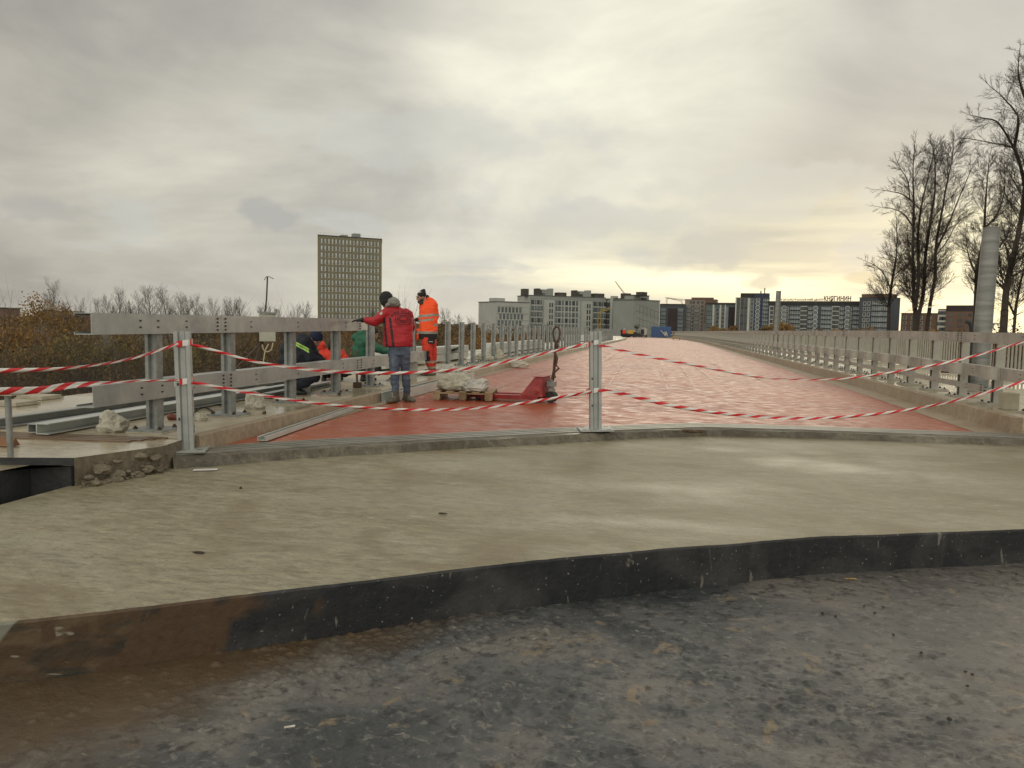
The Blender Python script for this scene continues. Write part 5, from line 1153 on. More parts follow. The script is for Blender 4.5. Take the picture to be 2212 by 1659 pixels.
# machines at the crest
def far_machine():
    YM = pm('yellow machine paint', [(.42, .26, .03), (.5, .32, .05)], 2, .5); BL = pm('blue container paint', [(.03, .08, .20), (.045, .11, .26)], 2, .5)
    def base(u, v, d, nm, lab, cat, rz=0.):
        p = AD(u, v, d); e = Vector((p.x, p.y, 0)).normalized(); return empty(nm, (p.x, p.y, p.z), lab, cat, rz=math.atan2(-e.x, e.y)+rz)
    t = base(s_(375), (1250+372/5.53)/1.808, 140, 'compressor', 'yellow towable compressor on the crest of the bridge', 'compressor')
    mb = MB(); mb.box((0, 0, .72), (1.75, 1.2, .72)); mb.box((-.1, 0, 1.16), (1.2, 1.0, .2)); mb.build('cowling', YM, t, bevel=.08)
    for sx in (-.4, .35): mb = MB(); mb.cyl((sx, -.66, .3), (sx, -.5, .3), .3, 14); mb.build('wheel', DARK, t)
    mb = MB(); mb.box((0, 0, .34), (1.9, .8, .12)); mb.build('chassis', DARK, t)
    t = base(s_(465), (1250+372/5.53)/1.808, 139, 'tool_cart', 'dark wheeled cart piled with hoses beside the yellow compressor', 'cart')
    mb = MB(); mb.cyl((-.1, -.3, .5), (-.1, -.15, .5), .48, 16); mb.cyl((.55, -.3, .35), (.55, -.15, .35), .33, 16); mb.build('wheel', DARK, t)
    mb = MB(); mb.tube([(-.1, 0, .5), (.1, 0, 1.3), (0, 0, 2.0)], .08, 6); mb.tube([(-.4, 0, 1.9), (0, 0, 2.0), (.5, 0, 2.1)], .08, 6); mb.box((0, 0, 1.75), (.7, .3, .3)); mb.tube([(-.3, 0, 2.2), (.2, .1, 1.5), (.6, 0, 1.9)], .06, 6); mb.build('frame', DARK, t)
    mb = MB(); mb.box((.1, 0, .9), (.6, .4, .4)); mb.build('engine', GALVD, t)
    t = base(s_(625), (1250+365/5.53)/1.808, 142, 'line_marker', 'white and black walk-behind machine on the crest right of the compressor', 'machine')
    mb = MB(); mb.box((.35, 0, .9), (.5, .7, 1.3)); mb.box((0, 0, 1.6), (.9, .6, .12)); mb.build('body', WB, t, bevel=.04)
    mb = MB(); mb.box((-.2, 0, .9), (.6, .6, .9)); mb.box((0, 0, .25), (1.3, .6, .2)); mb.tube([(-.5, 0, .5), (-1.0, 0, .8)], .06, 6); mb.build('engine', DARK, t)
    for sx in (-.4, .5): mb = MB(); mb.cyl((sx, -.4, .2), (sx, -.25, .2), .22, 12); mb.build('wheel', DARK, t)
    t = base(s_(1002), (1250+385/5.53)/1.808, 150, 'container', 'blue skip container loaded on a frame at the far end of the road', 'container')
    mb = MB(); mb.box((0, 0, 1.15), (3.75, 2, 2.1)); mb.build('box', BL, t, bevel=.03)
    mb = MB()
    for k in range(9): mb.box((-1.7+k*.42, -1.03, 1.2), (.08, .08, 1.9))
    mb.build('rib', pm('dark blue rib', [(.02, .05, .13)], 1, .5), t)
    mb = MB(); mb.tube([(-.1, -1.2, 1.5), (.9, -1.2, .3)], .1, 6); mb.tube([(.2, -1.2, 1.0), (1.0, -1.2, 1.2), (1.3, -1.2, .3)], .08, 6); mb.cyl((.9, -1.3, .8), (.9, -1.15, .8), .3, 12); mb.build('hook_arm', WB, t)
    t = base(s_(1335), (1250+422/5.53)/1.808, 108, 'hand_trolley', 'small flat trolley standing alone on the far deck by the right kerb', 'trolley')
    mb = MB(); mb.box((0, 0, .28), (1.05, .6, .36)); mb.build('deck', pm('buff crate', [(.28, .22, .12), (.36, .28, .17)], 3, .8), t)
    mb = MB(); mb.tube([(-.5, 0, .4), (-.35, 0, .9)], .05, 6); mb.box((-.33, 0, .9), (.16, .1, .2)); mb.build('trolley_handle', BOLT, t)
    for sx in (-.4, .4): mb = MB(); mb.cyl((sx, -.3, .09), (sx, -.2, .09), .09, 10); mb.build('wheel', DARK, t)
s_ = lambda x: (2400+x/5.53)/1.808
far_machine()
# ------------------------------------------------------------------ trees
BARK = pm('dark wet bark', [(.035, .027, .02), (.065, .050, .037)], 6, .9)
BARKL = pm('grey brown bark', [(.045, .034, .024), (.075, .06, .045)], 3, .9)
BIRCH = pm('pale birch bark', [(.20, .18, .15), (.34, .32, .28)], 6, .8)
class TW_:
    def __init__(s): s.p = []; s.q = []; s.r0 = []; s.r1 = []
    def seg(s, a, b, r0, r1): s.p.append(tuple(a)); s.q.append(tuple(b)); s.r0.append(r0); s.r1.append(r1)
    def mesh(s, name, mat, rmin=0., nbig=6):
        P = np.array(s.p); Q = np.array(s.q); r0 = np.array(s.r0); r1 = np.array(s.r1)
        V = []; Fc = []; off = 0
        for sel, n in ((r0 > .05, nbig), (r0 <= .05, 3)):
            if not sel.any(): continue
            a = P[sel]; b = Q[sel]; ra = r0[sel]; rb = r1[sel]; d = b-a; d /= np.linalg.norm(d, axis=1)[:, None]+1e-9
            h = np.where(np.abs(d[:, 2:3]) < .9, np.array([[0, 0, 1.]]), np.array([[1., 0, 0]])); e = np.cross(d, h); e /= np.linalg.norm(e, axis=1)[:, None]; g = np.cross(d, e)
            m = len(a); an = np.arange(n)*2*np.pi/n
            ring = e[:, None, :]*np.cos(an)[None, :, None]+g[:, None, :]*np.sin(an)[None, :, None]
            va = a[:, None, :]+ring*ra[:, None, None]; vb = b[:, None, :]+ring*rb[:, None, None]
            V.append(np.concatenate([va, vb], axis=1).reshape(-1, 3))
            base = (np.arange(m)*2*n)[:, None]+off; j = np.arange(n)
            f = np.stack([base+j, base+(j+1) % n, base+n+(j+1) % n, base+n+j], axis=2).reshape(-1, 4); Fc.append(f); off += m*2*n
        V = np.concatenate(V); Fc = np.concatenate(Fc)
        me = bpy.data.meshes.new(name); me.vertices.add(len(V)); me.vertices.foreach_set('co', V.ravel()); me.loops.add(Fc.size); me.loops.foreach_set('vertex_index', Fc.ravel().astype(np.int32))
        me.polygons.add(len(Fc)); me.polygons.foreach_set('loop_start', (np.arange(len(Fc))*4).astype(np.int32)); me.polygons.foreach_set('loop_total', np.full(len(Fc), 4, np.int32)); me.update(calc_edges=True)
        me.materials.append(mat); return me
def grow(T, p, d, L, r, lvl, maxl, up, rng, wig=.12, ang=(28, 48), nb=None, tmin=.15, rtip=.25, den=1.):
    n = max(3, int(L/(.5 if lvl < 2 else .3))) if L > .8 else 3
    n = min(n, 14); step = L/n; pts = [p.copy()]; d = d.normalized(); dd = d.copy(); rs = []
    for i in range(n):
        dd = (dd+Vector((rng.uniform(-1, 1), rng.uniform(-1, 1), rng.uniform(-1, 1)))*wig+Vector((0, 0, up))).normalized(); pts.append(pts[-1]+dd*step)
    R = [r*(1-(1-rtip)*i/n) for i in range(n+1)]
    for i in range(n): T.seg(pts[i], pts[i+1], R[i], R[i+1])
    if lvl >= maxl: return
    k = nb[lvl] if nb else max(3, int(L*3))
    k = max(2, int(k*den))
    for j in range(k):
        t = tmin+(1-tmin)*(j+rng.random())/k; i = min(n-1, int(t*n)); f = t*n-i
        q = pts[i].lerp(pts[i+1], f); ax = (pts[i+1]-pts[i]).normalized()
        a = rad(rng.uniform(*ang)); az = rng.uniform(0, 2*math.pi); h = Vector((0, 0, 1)) if abs(ax.z) < .9 else Vector((1, 0, 0)); e = ax.cross(h).normalized(); g = ax.cross(e)
        nd = ax*math.cos(a)+(e*math.cos(az)+g*math.sin(az))*math.sin(a)
        l2 = L*(.62-.38*t)*rng.uniform(.6, 1.15); r2 = max(.005, R[i]*rng.uniform(.38, .58))
        if l2 > .12: grow(T, q, nd, l2, r2, lvl+1, maxl, up, rng, wig, ang, nb, .2, .35, den)
def polytree(name, label, D, stems, group, mat=BARK, maxl=4, zb=-5.5, den=1., side=1.0, cat='tree'):
    """stems: list of (pixel polyline, base radius, tip radius, branch length)"""
    q = AD(*stems[0][0][0], D); t = empty(name, (q.x, q.y, zb), label, cat, group); o = Vector((q.x, q.y, zb)); rng = random.Random(sum(map(ord, label)))
    T = TW_(); TB = TW_(); base0 = None; TP = []
    for px, r0, r1, bl, z0 in stems:
        r0 *= .74; r1 *= .7
        pts = [AD(u, v, D+rng.uniform(-.8, .8)*(i > 0))-o for i, (u, v) in enumerate(px)]
        if not z0 and TP:
            pts[0] = min(TP, key=lambda q_: (q_-pts[0]).length).copy()
        if z0:
            if base0 is None: base0 = Vector((pts[0].x, pts[0].y, 0))
            pts = [base0]+pts
        pts = catm(pts, 6); n = len(pts); TP += pts
        for i in range(n-1):
            ra = r0+(r1-r0)*i/(n-1); rb = r0+(r1-r0)*(i+1)/(n-1); T.seg(pts[i], pts[i+1], ra, rb)
        L = sum((b-a).length for a, b in zip(pts, pts[1:])); k = int(L*6.2*den)
        for j in range(k):
            tt = (.28 if z0 else .1)+(.72 if z0 else .9)*(j+rng.random())/k; i = min(n-2, int(tt*(n-1))); p = pts[i]; ax = (pts[i+1]-pts[i]).normalized()
            a = rad(rng.uniform(30, 62)); az = rng.uniform(0, 2*math.pi); h = Vector((0, 1, 0)); e = ax.cross(h).normalized(); g = ax.cross(e)
            nd = ax*math.cos(a)+(e*math.cos(az)+g*math.sin(az))*math.sin(a)
            l = bl*(1.05-.62*tt)*rng.uniform(.45, 1.1); rr = max(.009, (r0+(r1-r0)*tt)*rng.uniform(.14, .30))
            grow(TB, p, nd, l, rr, 1, maxl, .075, rng, .12, (22, 46), [0, 10, 7, 5, 4], .2, .3, 1)
        grow(TB, pts[-1], (pts[-1]-pts[-2]), bl*.5, r1, 1, maxl, .03, rng, .1, (22, 40), [0, 8, 6, 5, 4])
    me = T.mesh('trunk', mat, nbig=10); tr = bpy.data.objects.new('trunk', me); COL.objects.link(tr); tr.parent = t
    me = TB.mesh('branches', mat, nbig=5); br = bpy.data.objects.new('branches', me); COL.objects.link(br); br.parent = t
    return t
s8 = lambda x, y: ((3200+x/1.3275)/1.808, (100+y/1.3275)/1.808)
def P8(*a): return [s8(x, y) for x, y in a]
gt = 'tall bare trees beyond the right guardrail'
polytree('bare_tree', 'slender lowest bare tree at the left end of the group on the right', 42, [
    (P8((358, 1565), (362, 1450), (375, 1340), (395, 1220), (402, 1120), (400, 1030)), .15, .03, 2.0, True),
    (P8((372, 1350), (330, 1280), (280, 1240), (225, 1215)), .055, .015, 1.1, False),
    (P8((385, 1290), (440, 1250), (470, 1225)), .045, .015, 1.1, False)], gt)
polytree('bare_tree', 'broad bare poplar with several upright stems left of the tall grey column', 38, [
    (P8((495, 1565), (492, 1450), (488, 1330), (485, 1150), (490, 950), (485, 800), (490, 670)), .17, .03, 2.3, True),
    (P8((505, 1565), (515, 1500), (540, 1380), (550, 1200), (575, 1020), (600, 850), (600, 720), (592, 645)), .17, .03, 2.2, True),
    (P8((500, 1450), (515, 1300), (510, 1100), (530, 930), (560, 800), (585, 690)), .12, .025, 2.0, False),
    (P8((558, 1565), (575, 1440), (600, 1300), (605, 1140), (640, 940), (665, 800), (690, 680), (695, 590)), .14, .025, 2.2, True),
    (P8((600, 1180), (660, 1050), (730, 880), (790, 740)), .08, .02, 1.8, False),
    (P8((488, 1050), (440, 980), (380, 950), (310, 940)), .06, .015, 1.2, False),
    (P8((487, 930), (440, 880), (370, 860), (300, 850)), .055, .015, 1.1, False),
    (P8((486, 880), (455, 800), (420, 740), (405, 710)), .05, .015, 1.2, False),
    (P8((590, 1200), (660, 1120), (720, 1020), (790, 970)), .05, .015, 1.2, False)], gt)
polytree('bare_tree', 'bare tree standing directly behind the tall grey column', 46, [
    (P8((805, 1565), (812, 1400), (820, 1250), (850, 1100), (860, 950), (870, 800), (880, 700)), .20, .03, 2.6, True),
    (P8((815, 1300), (770, 1180), (760, 1080)), .09, .02, 2.0, False),
    (P8((850, 1100), (920, 980), (960, 850), (960, 700)), .10, .02, 2.2, False),
    (P8((830, 1250), (930, 1150), (990, 1040), (1000, 850)), .10, .02, 2.0, False)], gt)
polytree('bare_tree', 'largest bare tree with its leaning crown cut by the right edge of the photo', 33, [
    (P8((955, 1565), (960, 1480), (975, 1330), (1010, 1180), (1040, 1040), (1060, 900), (1075, 700), (1080, 450), (1085, 200)), .22, .06, 3.0, True),
    (P8((1062, 850), (1040, 720), (990, 600), (920, 500), (850, 480), (780, 465)), .10, .02, 1.5, False),
    (P8((1075, 740), (1010, 640), (900, 610), (800, 590)), .08, .02, 1.4, False),
    (P8((1078, 600), (1030, 480), (960, 380), (890, 320)), .09, .02, 1.5, False),
    (P8((1082, 450), (1050, 330), (1030, 230), (1040, 120)), .09, .02, 1.4, False),
    (P8((1000, 1210), (960, 1130), (900, 1060)), .09, .02, 1.6, False)], gt)
polytree('bare_tree', 'bare tree rooted right of the column with limbs fanning low', 40, [
    (P8((1010, 1565), (1030, 1400), (1062, 1250), (1100, 1100)), .12, .04, 2.6, True),
    (P8((1000, 1500), (960, 1380), (940, 1250), (930, 1150)), .08, .02, 2.2, False)], gt)
# scrub under the trees, right
LEAVES = {}
def leafmat(name, cols, rv=.6):
    m = pm(name, cols, 1.3, .8, rndv=0); nt = m.node_tree; b = nt.nodes['Principled BSDF']; tr = nt.nodes.new('ShaderNodeBsdfTranslucent'); mx = nt.nodes.new('ShaderNodeMixShader'); mx.inputs[0].default_value = .4
    nt.links.new(b.inputs['Base Color'].links[0].from_socket, tr.inputs[0]); nt.links.new(b.outputs[0], mx.inputs[1]); nt.links.new(tr.outputs[0], mx.inputs[2]); nt.links.new(mx.outputs[0], nt.nodes['Material Output'].inputs[0]); return m
LO = leafmat('orange autumn leaves', [(.21, .11, .035), (.31, .175, .06), (.37, .235, .09)])
LB = leafmat('brown autumn leaves', [(.10, .062, .032), (.17, .11, .058), (.24, .165, .09)])
LG = leafmat('olive autumn leaves', [(.10, .08, .038), (.155, .125, .058), (.21, .17, .08)])
LY = leafmat('dull yellow leaves', [(.17, .13, .05), (.245, .19, .075), (.30, .235, .10)])
def leafcloud(n, R, rng, size, shape='round', zlo=0.):
    """leaf-sized quads in clumps filling a crown of half widths R"""
    g = np.random.default_rng(rng)
    k = max(6, n//60); cl = []
    while len(cl) < k:
        p = g.uniform(-1, 1, 3)
        h = (p[2]+1)/2
        lim = {'round': math.sqrt(max(0, 1-p[2]**2)), 'cone': 1-h*.85, 'low': (1-h**2)**.5}[shape]*g.uniform(.55, 1.1)
        if math.hypot(p[0], p[1]) < lim: cl.append(p)
    cl = np.array(cl); idx = g.integers(0, k, n); c = cl[idx]+g.normal(0, .115, (n, 3)); c = c*np.array(R)[None, :]; c[:, 2] += R[2]+zlo; c[:, 2] = np.maximum(c[:, 2], .05)
    size = size*.72; s_ = size*g.uniform(.5, 1.3, n); a = g.normal(0, 1, (n, 3)); a /= np.linalg.norm(a, axis=1)[:, None]; b = g.normal(0, 1, (n, 3)); b -= a*(a*b).sum(1)[:, None]; b /= np.linalg.norm(b, axis=1)[:, None]
    V = np.stack([c-a*s_[:, None], c+b*s_[:, None]*.55, c+a*s_[:, None], c-b*s_[:, None]*.55], 1).reshape(-1, 3); return V
def quads(name, V, mats, mi=None):
    n = len(V)//4; me = bpy.data.meshes.new(name); me.vertices.add(len(V)); me.vertices.foreach_set('co', V.ravel()); me.loops.add(len(V)); me.loops.foreach_set('vertex_index', np.arange(len(V), dtype=np.int32))
    me.polygons.add(n); me.polygons.foreach_set('loop_start', (np.arange(n)*4).astype(np.int32)); me.polygons.foreach_set('loop_total', np.full(n, 4, np.int32))
    for m in mats: me.materials.append(m)
    if mi is not None: me.polygons.foreach_set('material_index', mi.astype(np.int32))
    me.update(calc_edges=True); return me
def leafy(name, label, x, y, z, R, mats, n, size, seed, shape, group, bark=BARKL, cat='tree', trunkh=1.):
    t = empty(name, (x, y, z), label, cat, group); rng = random.Random(seed)
    n = int(n*1.8); V = leafcloud(n, R, seed, size, shape, zlo=trunkh); g = np.random.default_rng(seed+1); mi = (g.random(n) < .35).astype(int)
    o = bpy.data.objects.new('crown', quads('crown', V, mats, mi)); COL.objects.link(o); o.parent = t
    T = TW_(); h = R[2]*2+trunkh
    for k in range(3): grow(T, Vector((rng.uniform(-.2, .2), rng.uniform(-.2, .2), 0)), Vector((rng.uniform(-.3, .3), rng.uniform(-.3, .3), 1)), h*rng.uniform(.8, 1.02), .11, 1, 3, .02, rng, .08, (20, 45), [0, 12, 5, 3])
    me = T.mesh('trunk', bark); tr = bpy.data.objects.new('trunk', me); COL.objects.link(tr); tr.parent = t; return t
# prominent autumn trees at the far left
def at(u, D): p = AD(u, 700, D); return p.x, p.y
def zt(u, v, D): return AD(u, v, D).z
def leafy_at(label, u, v, D, hw, mats, n, size, seed, shape='round', group='autumn trees beyond the left sidewalk', name='autumn_tree', zb=-5.6, th=.6):
    x, y = at(u, D); top = zt(u, v, D); hh = (top-zb-th)/2/1.05; return leafy(name, label, x, y, zb, (hw, hw, hh), mats, n, size, seed, shape, group, trunkh=th)
leafy_at('large orange autumn tree rising highest at the far left', 92, 634, 62, 4.2, [LO, LY], 11000, .16, 31, 'cone')
leafy_at('second orange peak just right of the highest orange tree', 138, 655, 66, 2.8, [LO, LB], 5500, .16, 32, 'cone')
leafy_at('orange-brown tree cut by the left edge above the tapes', 15, 690, 46, 3.2, [LO, LB], 6000, .15, 33)
leafy_at('olive bush below the orange tree at far left', 60, 735, 40, 3.2, [LG, LO], 6000, .13, 34)
leafy_at('yellow-green bushy tree left of the open beam end', 175, 712, 44, 3.4, [LG, LY], 7000, .13, 35)
leafy_at('brown thinning tree right behind the open beam end', 235, 708, 50, 3.0, [LB, LY], 5000, .13, 36)
leafy_at('ochre bush seen between the first two guardrail posts', 398, 722, 42, 2.0, [LY, LG], 3800, .12, 37)
leafy_at('brown bush seen under the beam between the second and third posts', 540, 722, 46, 3.0, [LB, LG], 5500, .13, 38)
leafy_at('yellow-green bush between the hooded worker and the man in green', 750, 768, 36, 1.7, [LY, LG], 4200, .10, 39)
leafy_at('olive bush behind the bare rod cabinet', 470, 718, 52, 3.0, [LB, LG], 4500, .13, 40)
leafy_at('orange bush behind the second and third bare posts', 1010, 724, 60, 3.2, [LO, LB], 6500, .14, 41)
leafy_at('rust bush behind the fourth and fifth bare posts', 1060, 718, 66, 3.4, [LO, LB], 6500, .15, 42)
leafy_at('brown-orange bush at the foot of the grey complex', 1120, 722, 72, 3.8, [LB, LO], 6500, .16, 43)
leafy_at('pale brown treetop standing in front of the long grey block', 1165, 705, 90, 3.2, [LB, LO], 4200, .17, 44)
leafy_at('ochre tree crown right of the man in orange', 960, 690, 95, 2.4, [LB, LY], 3500, .18, 45)
leafy_at('golden round tree in front of the white and dark blocks beside the far grey column', 1686, 696, 300, 6.5, [LO, LY], 4500, .5, 46, 'round', 'small trees before the skyline blocks', th=.5)
leafy_at('low golden tree before the teal striped block', 1545, 703, 300, 4.5, [LO, LY], 3000, .5, 47, 'round', 'small trees before the skyline blocks', th=.5)
leafy_at('smaller golden tree before the maroon striped end', 1585, 704, 300, 3.2, [LO, LB], 2200, .45, 48, 'round', 'small trees before the skyline blocks', th=.5)
leafy_at('dull yellow tree left of the far grey column', 1655, 702, 300, 3.8, [LY, LB], 2600, .45, 49, 'round', 'small trees before the skyline blocks', th=.5)
leafy_at('orange bush under the leftmost bare tree', 1865, 702, 120, 3.4, [LB, LO], 3500, .2, 50, 'round', 'small trees before the skyline blocks', th=.5)
leafy_at('dark scrub right of the tall column', 2185, 690, 42, 2.4, [LB, LB], 4000, .10, 51, 'round', 'scrub under the bare trees')
leafy_at('dark scrub left of the tall column', 2070, 698, 44, 2.2, [LB, LB], 3500, .10, 52, 'round', 'scrub under the bare trees')
# brown thicket mass (nobody could count it)
g = np.random.default_rng(7); Vs = []; Ms = []
tw = TW_(); rng = random.Random(77)
def near_bridge(x, y): return -12.5 < x < 12.5 and -6 < y < 170
cnt = 0
for k in range(620):
    u = g.uniform(-120, 1290); D = 21+math.exp(g.uniform(0, 4.5))*1.15
    x, y = at(u, D)
    if near_bridge(x, y): continue
    ztop = -5.6+g.uniform(2.6, 5.2) if D < 45 else -5.6+g.uniform(4.5, 6.9)
    hw = g.uniform(1.3, 2.6)*(1+D/90); nn = 850; sz = .055+D*.0011
    V = leafcloud(nn, (hw, hw, (ztop+5.6)/2), 1000+k, sz, 'round'); V = V+np.array([x, y, -5.7])
    Vs.append(V); c = g.choice([0, 0, 0, 1, 1, 2, 3], p=[.25, .25, .14, .14, .1, .07, .05]); m = np.full(nn, c); m[g.random(nn) < .2] = 0; Ms.append(m)
    if D < 60:
        for j in range(8):
            p = Vector((x+rng.uniform(-hw, hw)*.6, y+rng.uniform(-hw, hw)*.6, -5.7)); grow(tw, p, Vector((rng.uniform(-.25, .25), rng.uniform(-.25, .25), 1)), (ztop+5.6)*rng.uniform(.8, 1.3), .030, 2, 3, .01, rng, .08, (18, 40), [0, 0, 7, 3])
o = bpy.data.objects.new('thicket', quads('thicket', np.concatenate(Vs), [LB, LG, LO, LY], np.concatenate(Ms))); COL.objects.link(o); tag(o, 'brown autumn thicket filling the valley left of the bridge', 'thicket', kind='stuff')
o2 = bpy.data.objects.new('thicket_stems', tw.mesh('thicket_stems', BARKL)); COL.objects.link(o2); o2.parent = o
# far tree belt on the horizon both sides
Vs = []; Ms = []
for k in range(420):
    side = k % 3; u = g.uniform(-200, 1050) if side else g.uniform(1700, 2500); D = g.uniform(170, 420); x, y = at(u, D)
    if near_bridge(x, y): continue
    nn = 240; hw = g.uniform(4, 8); ht = g.uniform(5.2, 7.2); V = leafcloud(nn, (hw, hw, ht/2), 3000+k, .55+D*.001, 'round')+np.array([x, y, -5.7]); Vs.append(V); Ms.append(np.full(nn, g.choice([0, 0, 0, 1, 2])))
o = bpy.data.objects.new('far_woodland', quads('far_woodland', np.concatenate(Vs), [LB, LG, LO], np.concatenate(Ms))); COL.objects.link(o); tag(o, 'brown woodland along the horizon', 'woodland', kind='stuff')
# row of bare trees against the sky at left
def bare(seed, h, name='bare_tree', mat=BARKL, up=.10, kk=44, nb=(16, 7, 5, 4), r=.13, ang=(18, 38), trunk0=.22):
    rng = random.Random(seed); T = TW_(); TB = TW_()
    p = Vector((0, 0, 0)); d = Vector((0, 0, 1)); pts = [p]
    n = 10
    for i in range(n): d = (d+Vector((rng.uniform(-1, 1), rng.uniform(-1, 1), 0))*.05).normalized(); pts.append(pts[-1]+d*h*.92/n)
    for i in range(n): T.seg(pts[i], pts[i+1], r*(1-.85*i/n), r*(1-.85*(i+1)/n))
    k = kk
    for j in range(k):
        t = trunk0+(1-trunk0)*(j+rng.random())/k; i = min(n-1, int(t*n)); q = pts[i].lerp(pts[i+1], t*n-i); a = rad(rng.uniform(22, 45)); az = rng.uniform(0, 2*math.pi)
        nd = Vector((math.sin(a)*math.cos(az), math.sin(a)*math.sin(az), math.cos(a))); grow(TB, q, nd, h*(.42-.26*t)*rng.uniform(.7, 1.1), r*(1-.8*t)*.36, 1, 3, up, rng, .09, (20, 42), [0, 11, 8, 4])
    return T.mesh('trunk', mat), TB.mesh('branches', mat)
kinds = [bare(100+i, 12.) for i in range(5)]+[bare(200+i, 12., up=.16, trunk0=.35, kk=17, r=.085) for i in range(3)]
bkinds = [bare(300+i, 12., mat=BIRCH, r=.10) for i in range(2)]
def place_bare(u, v, D, kind, label, zb=-5.6, group='bare trees against the sky at left', mat=None, w=1.):
    x, y = at(u, D); top = zt(u, v, D); s_ = (top-zb)/12.; t = empty('bare_tree', (x, y, zb), label, 'tree', group, rz=(u*1.7) % 6.28)
    for nm, me in zip(('trunk', 'branches'), kind):
        o = bpy.data.objects.new(nm, me); COL.objects.link(o); o.parent = t; o.scale = (s_*w, s_*w, s_)
    return t
s1 = lambda x: (x/2.073)/1.808; v1 = lambda y: (1050+y/2.073)/1.808
rows_ = [(425, 150, 82, 'left one of the two thin bare trees above the far roofs'), (485, 128, 80, 'taller right one of the two thin bare trees above the far roofs'), (340, 275, 120, 'small bare tree behind the big orange tree'), (540, 275, 125, 'faint bare tree right of the pair of thin trees'), (680, 255, 130, 'lone narrow bare tree above the brown roofs'), (805, 250, 130, 'first bare tree of the row above the beam'), (890, 222, 120, 'second bare tree of the row above the beam'), (975, 180, 118, 'third bare tree of the row above the beam, peaked'), (1040, 270, 150, 'low bare tree right of the peaked one'), (1110, 215, 125, 'thin bare tree left of the two broad ones'), (1220, 155, 112, 'left of the two broad bare trees above the near post'), (1345, 155, 112, 'right of the two broad bare trees above the near post'), (1460, 220, 125, 'narrow bare tree right of the two broad ones'), (1510, 245, 128, 'bare tree close to the narrow one'), (1600, 235, 125, 'bushy dark bare tree near the beam joint'), (1650, 285, 140, 'small dark bare tree near the beam joint'), (1735, 245, 130, 'fan shaped bare tree standing alone'), (1855, 250, 130, 'bare tree at the left of the bent rod')]
for i, (x, y, D, lb) in enumerate(rows_):
    place_bare(s1(x), v1(y), D, kinds[5+i % 3] if x in (425, 485, 680) else kinds[i % 5], lb, w=1.15 if x in (1220, 1345) else .95)
s9 = lambda x: (900+x/2.458)/1.808; v9 = lambda y: (1080+y/2.458)/1.808
for i, (x, y, D, lb) in enumerate([(15, 228, 125, 'bare tree close left of the bent rod'), (130, 228, 130, 'spreading bare tree just left of the bent rod'), (300, 295, 140, 'small leafy-twigged bare tree behind the cabinet'), (385, 285, 140, 'small bare tree between the rod and the cabinet fitting'), (470, 310, 140, 'bare tree right of the cabinet fitting'), (625, 275, 130, 'left of the two bare trees beside the tower block'), (735, 265, 125, 'right of the two bare trees beside the tower block'), (1345, 320, 150, 'bare tree in front of the lower right corner of the tower')]):
    place_bare(s9(x), v9(y), D, kinds[(i*2+1) % 5], lb, w=1.05)
for i, (u, v, D, lb) in enumerate([(968, 672, 110, 'dark bare tree right of the man in orange'), (992, 683, 115, 'dark bare tree behind the second bare post'), (1012, 690, 120, 'small bare tree left of the grey complex'), (1180, 700, 88, 'bare brown treetop in front of the long grey block')]): place_bare(u, v, D, kinds[(i+2) % 5], lb)
for i, (u, v, D, lb) in enumerate([(232, 700, 44, 'pale birch trunk behind the open beam end'), (87, 700, 48, 'pale thin birch under the orange tree'), (360, 715, 46, 'pale birch between the first guardrail posts')]): place_bare(u, v, D, bkinds[i % 2], lb, group='birches in the thicket', w=.8)
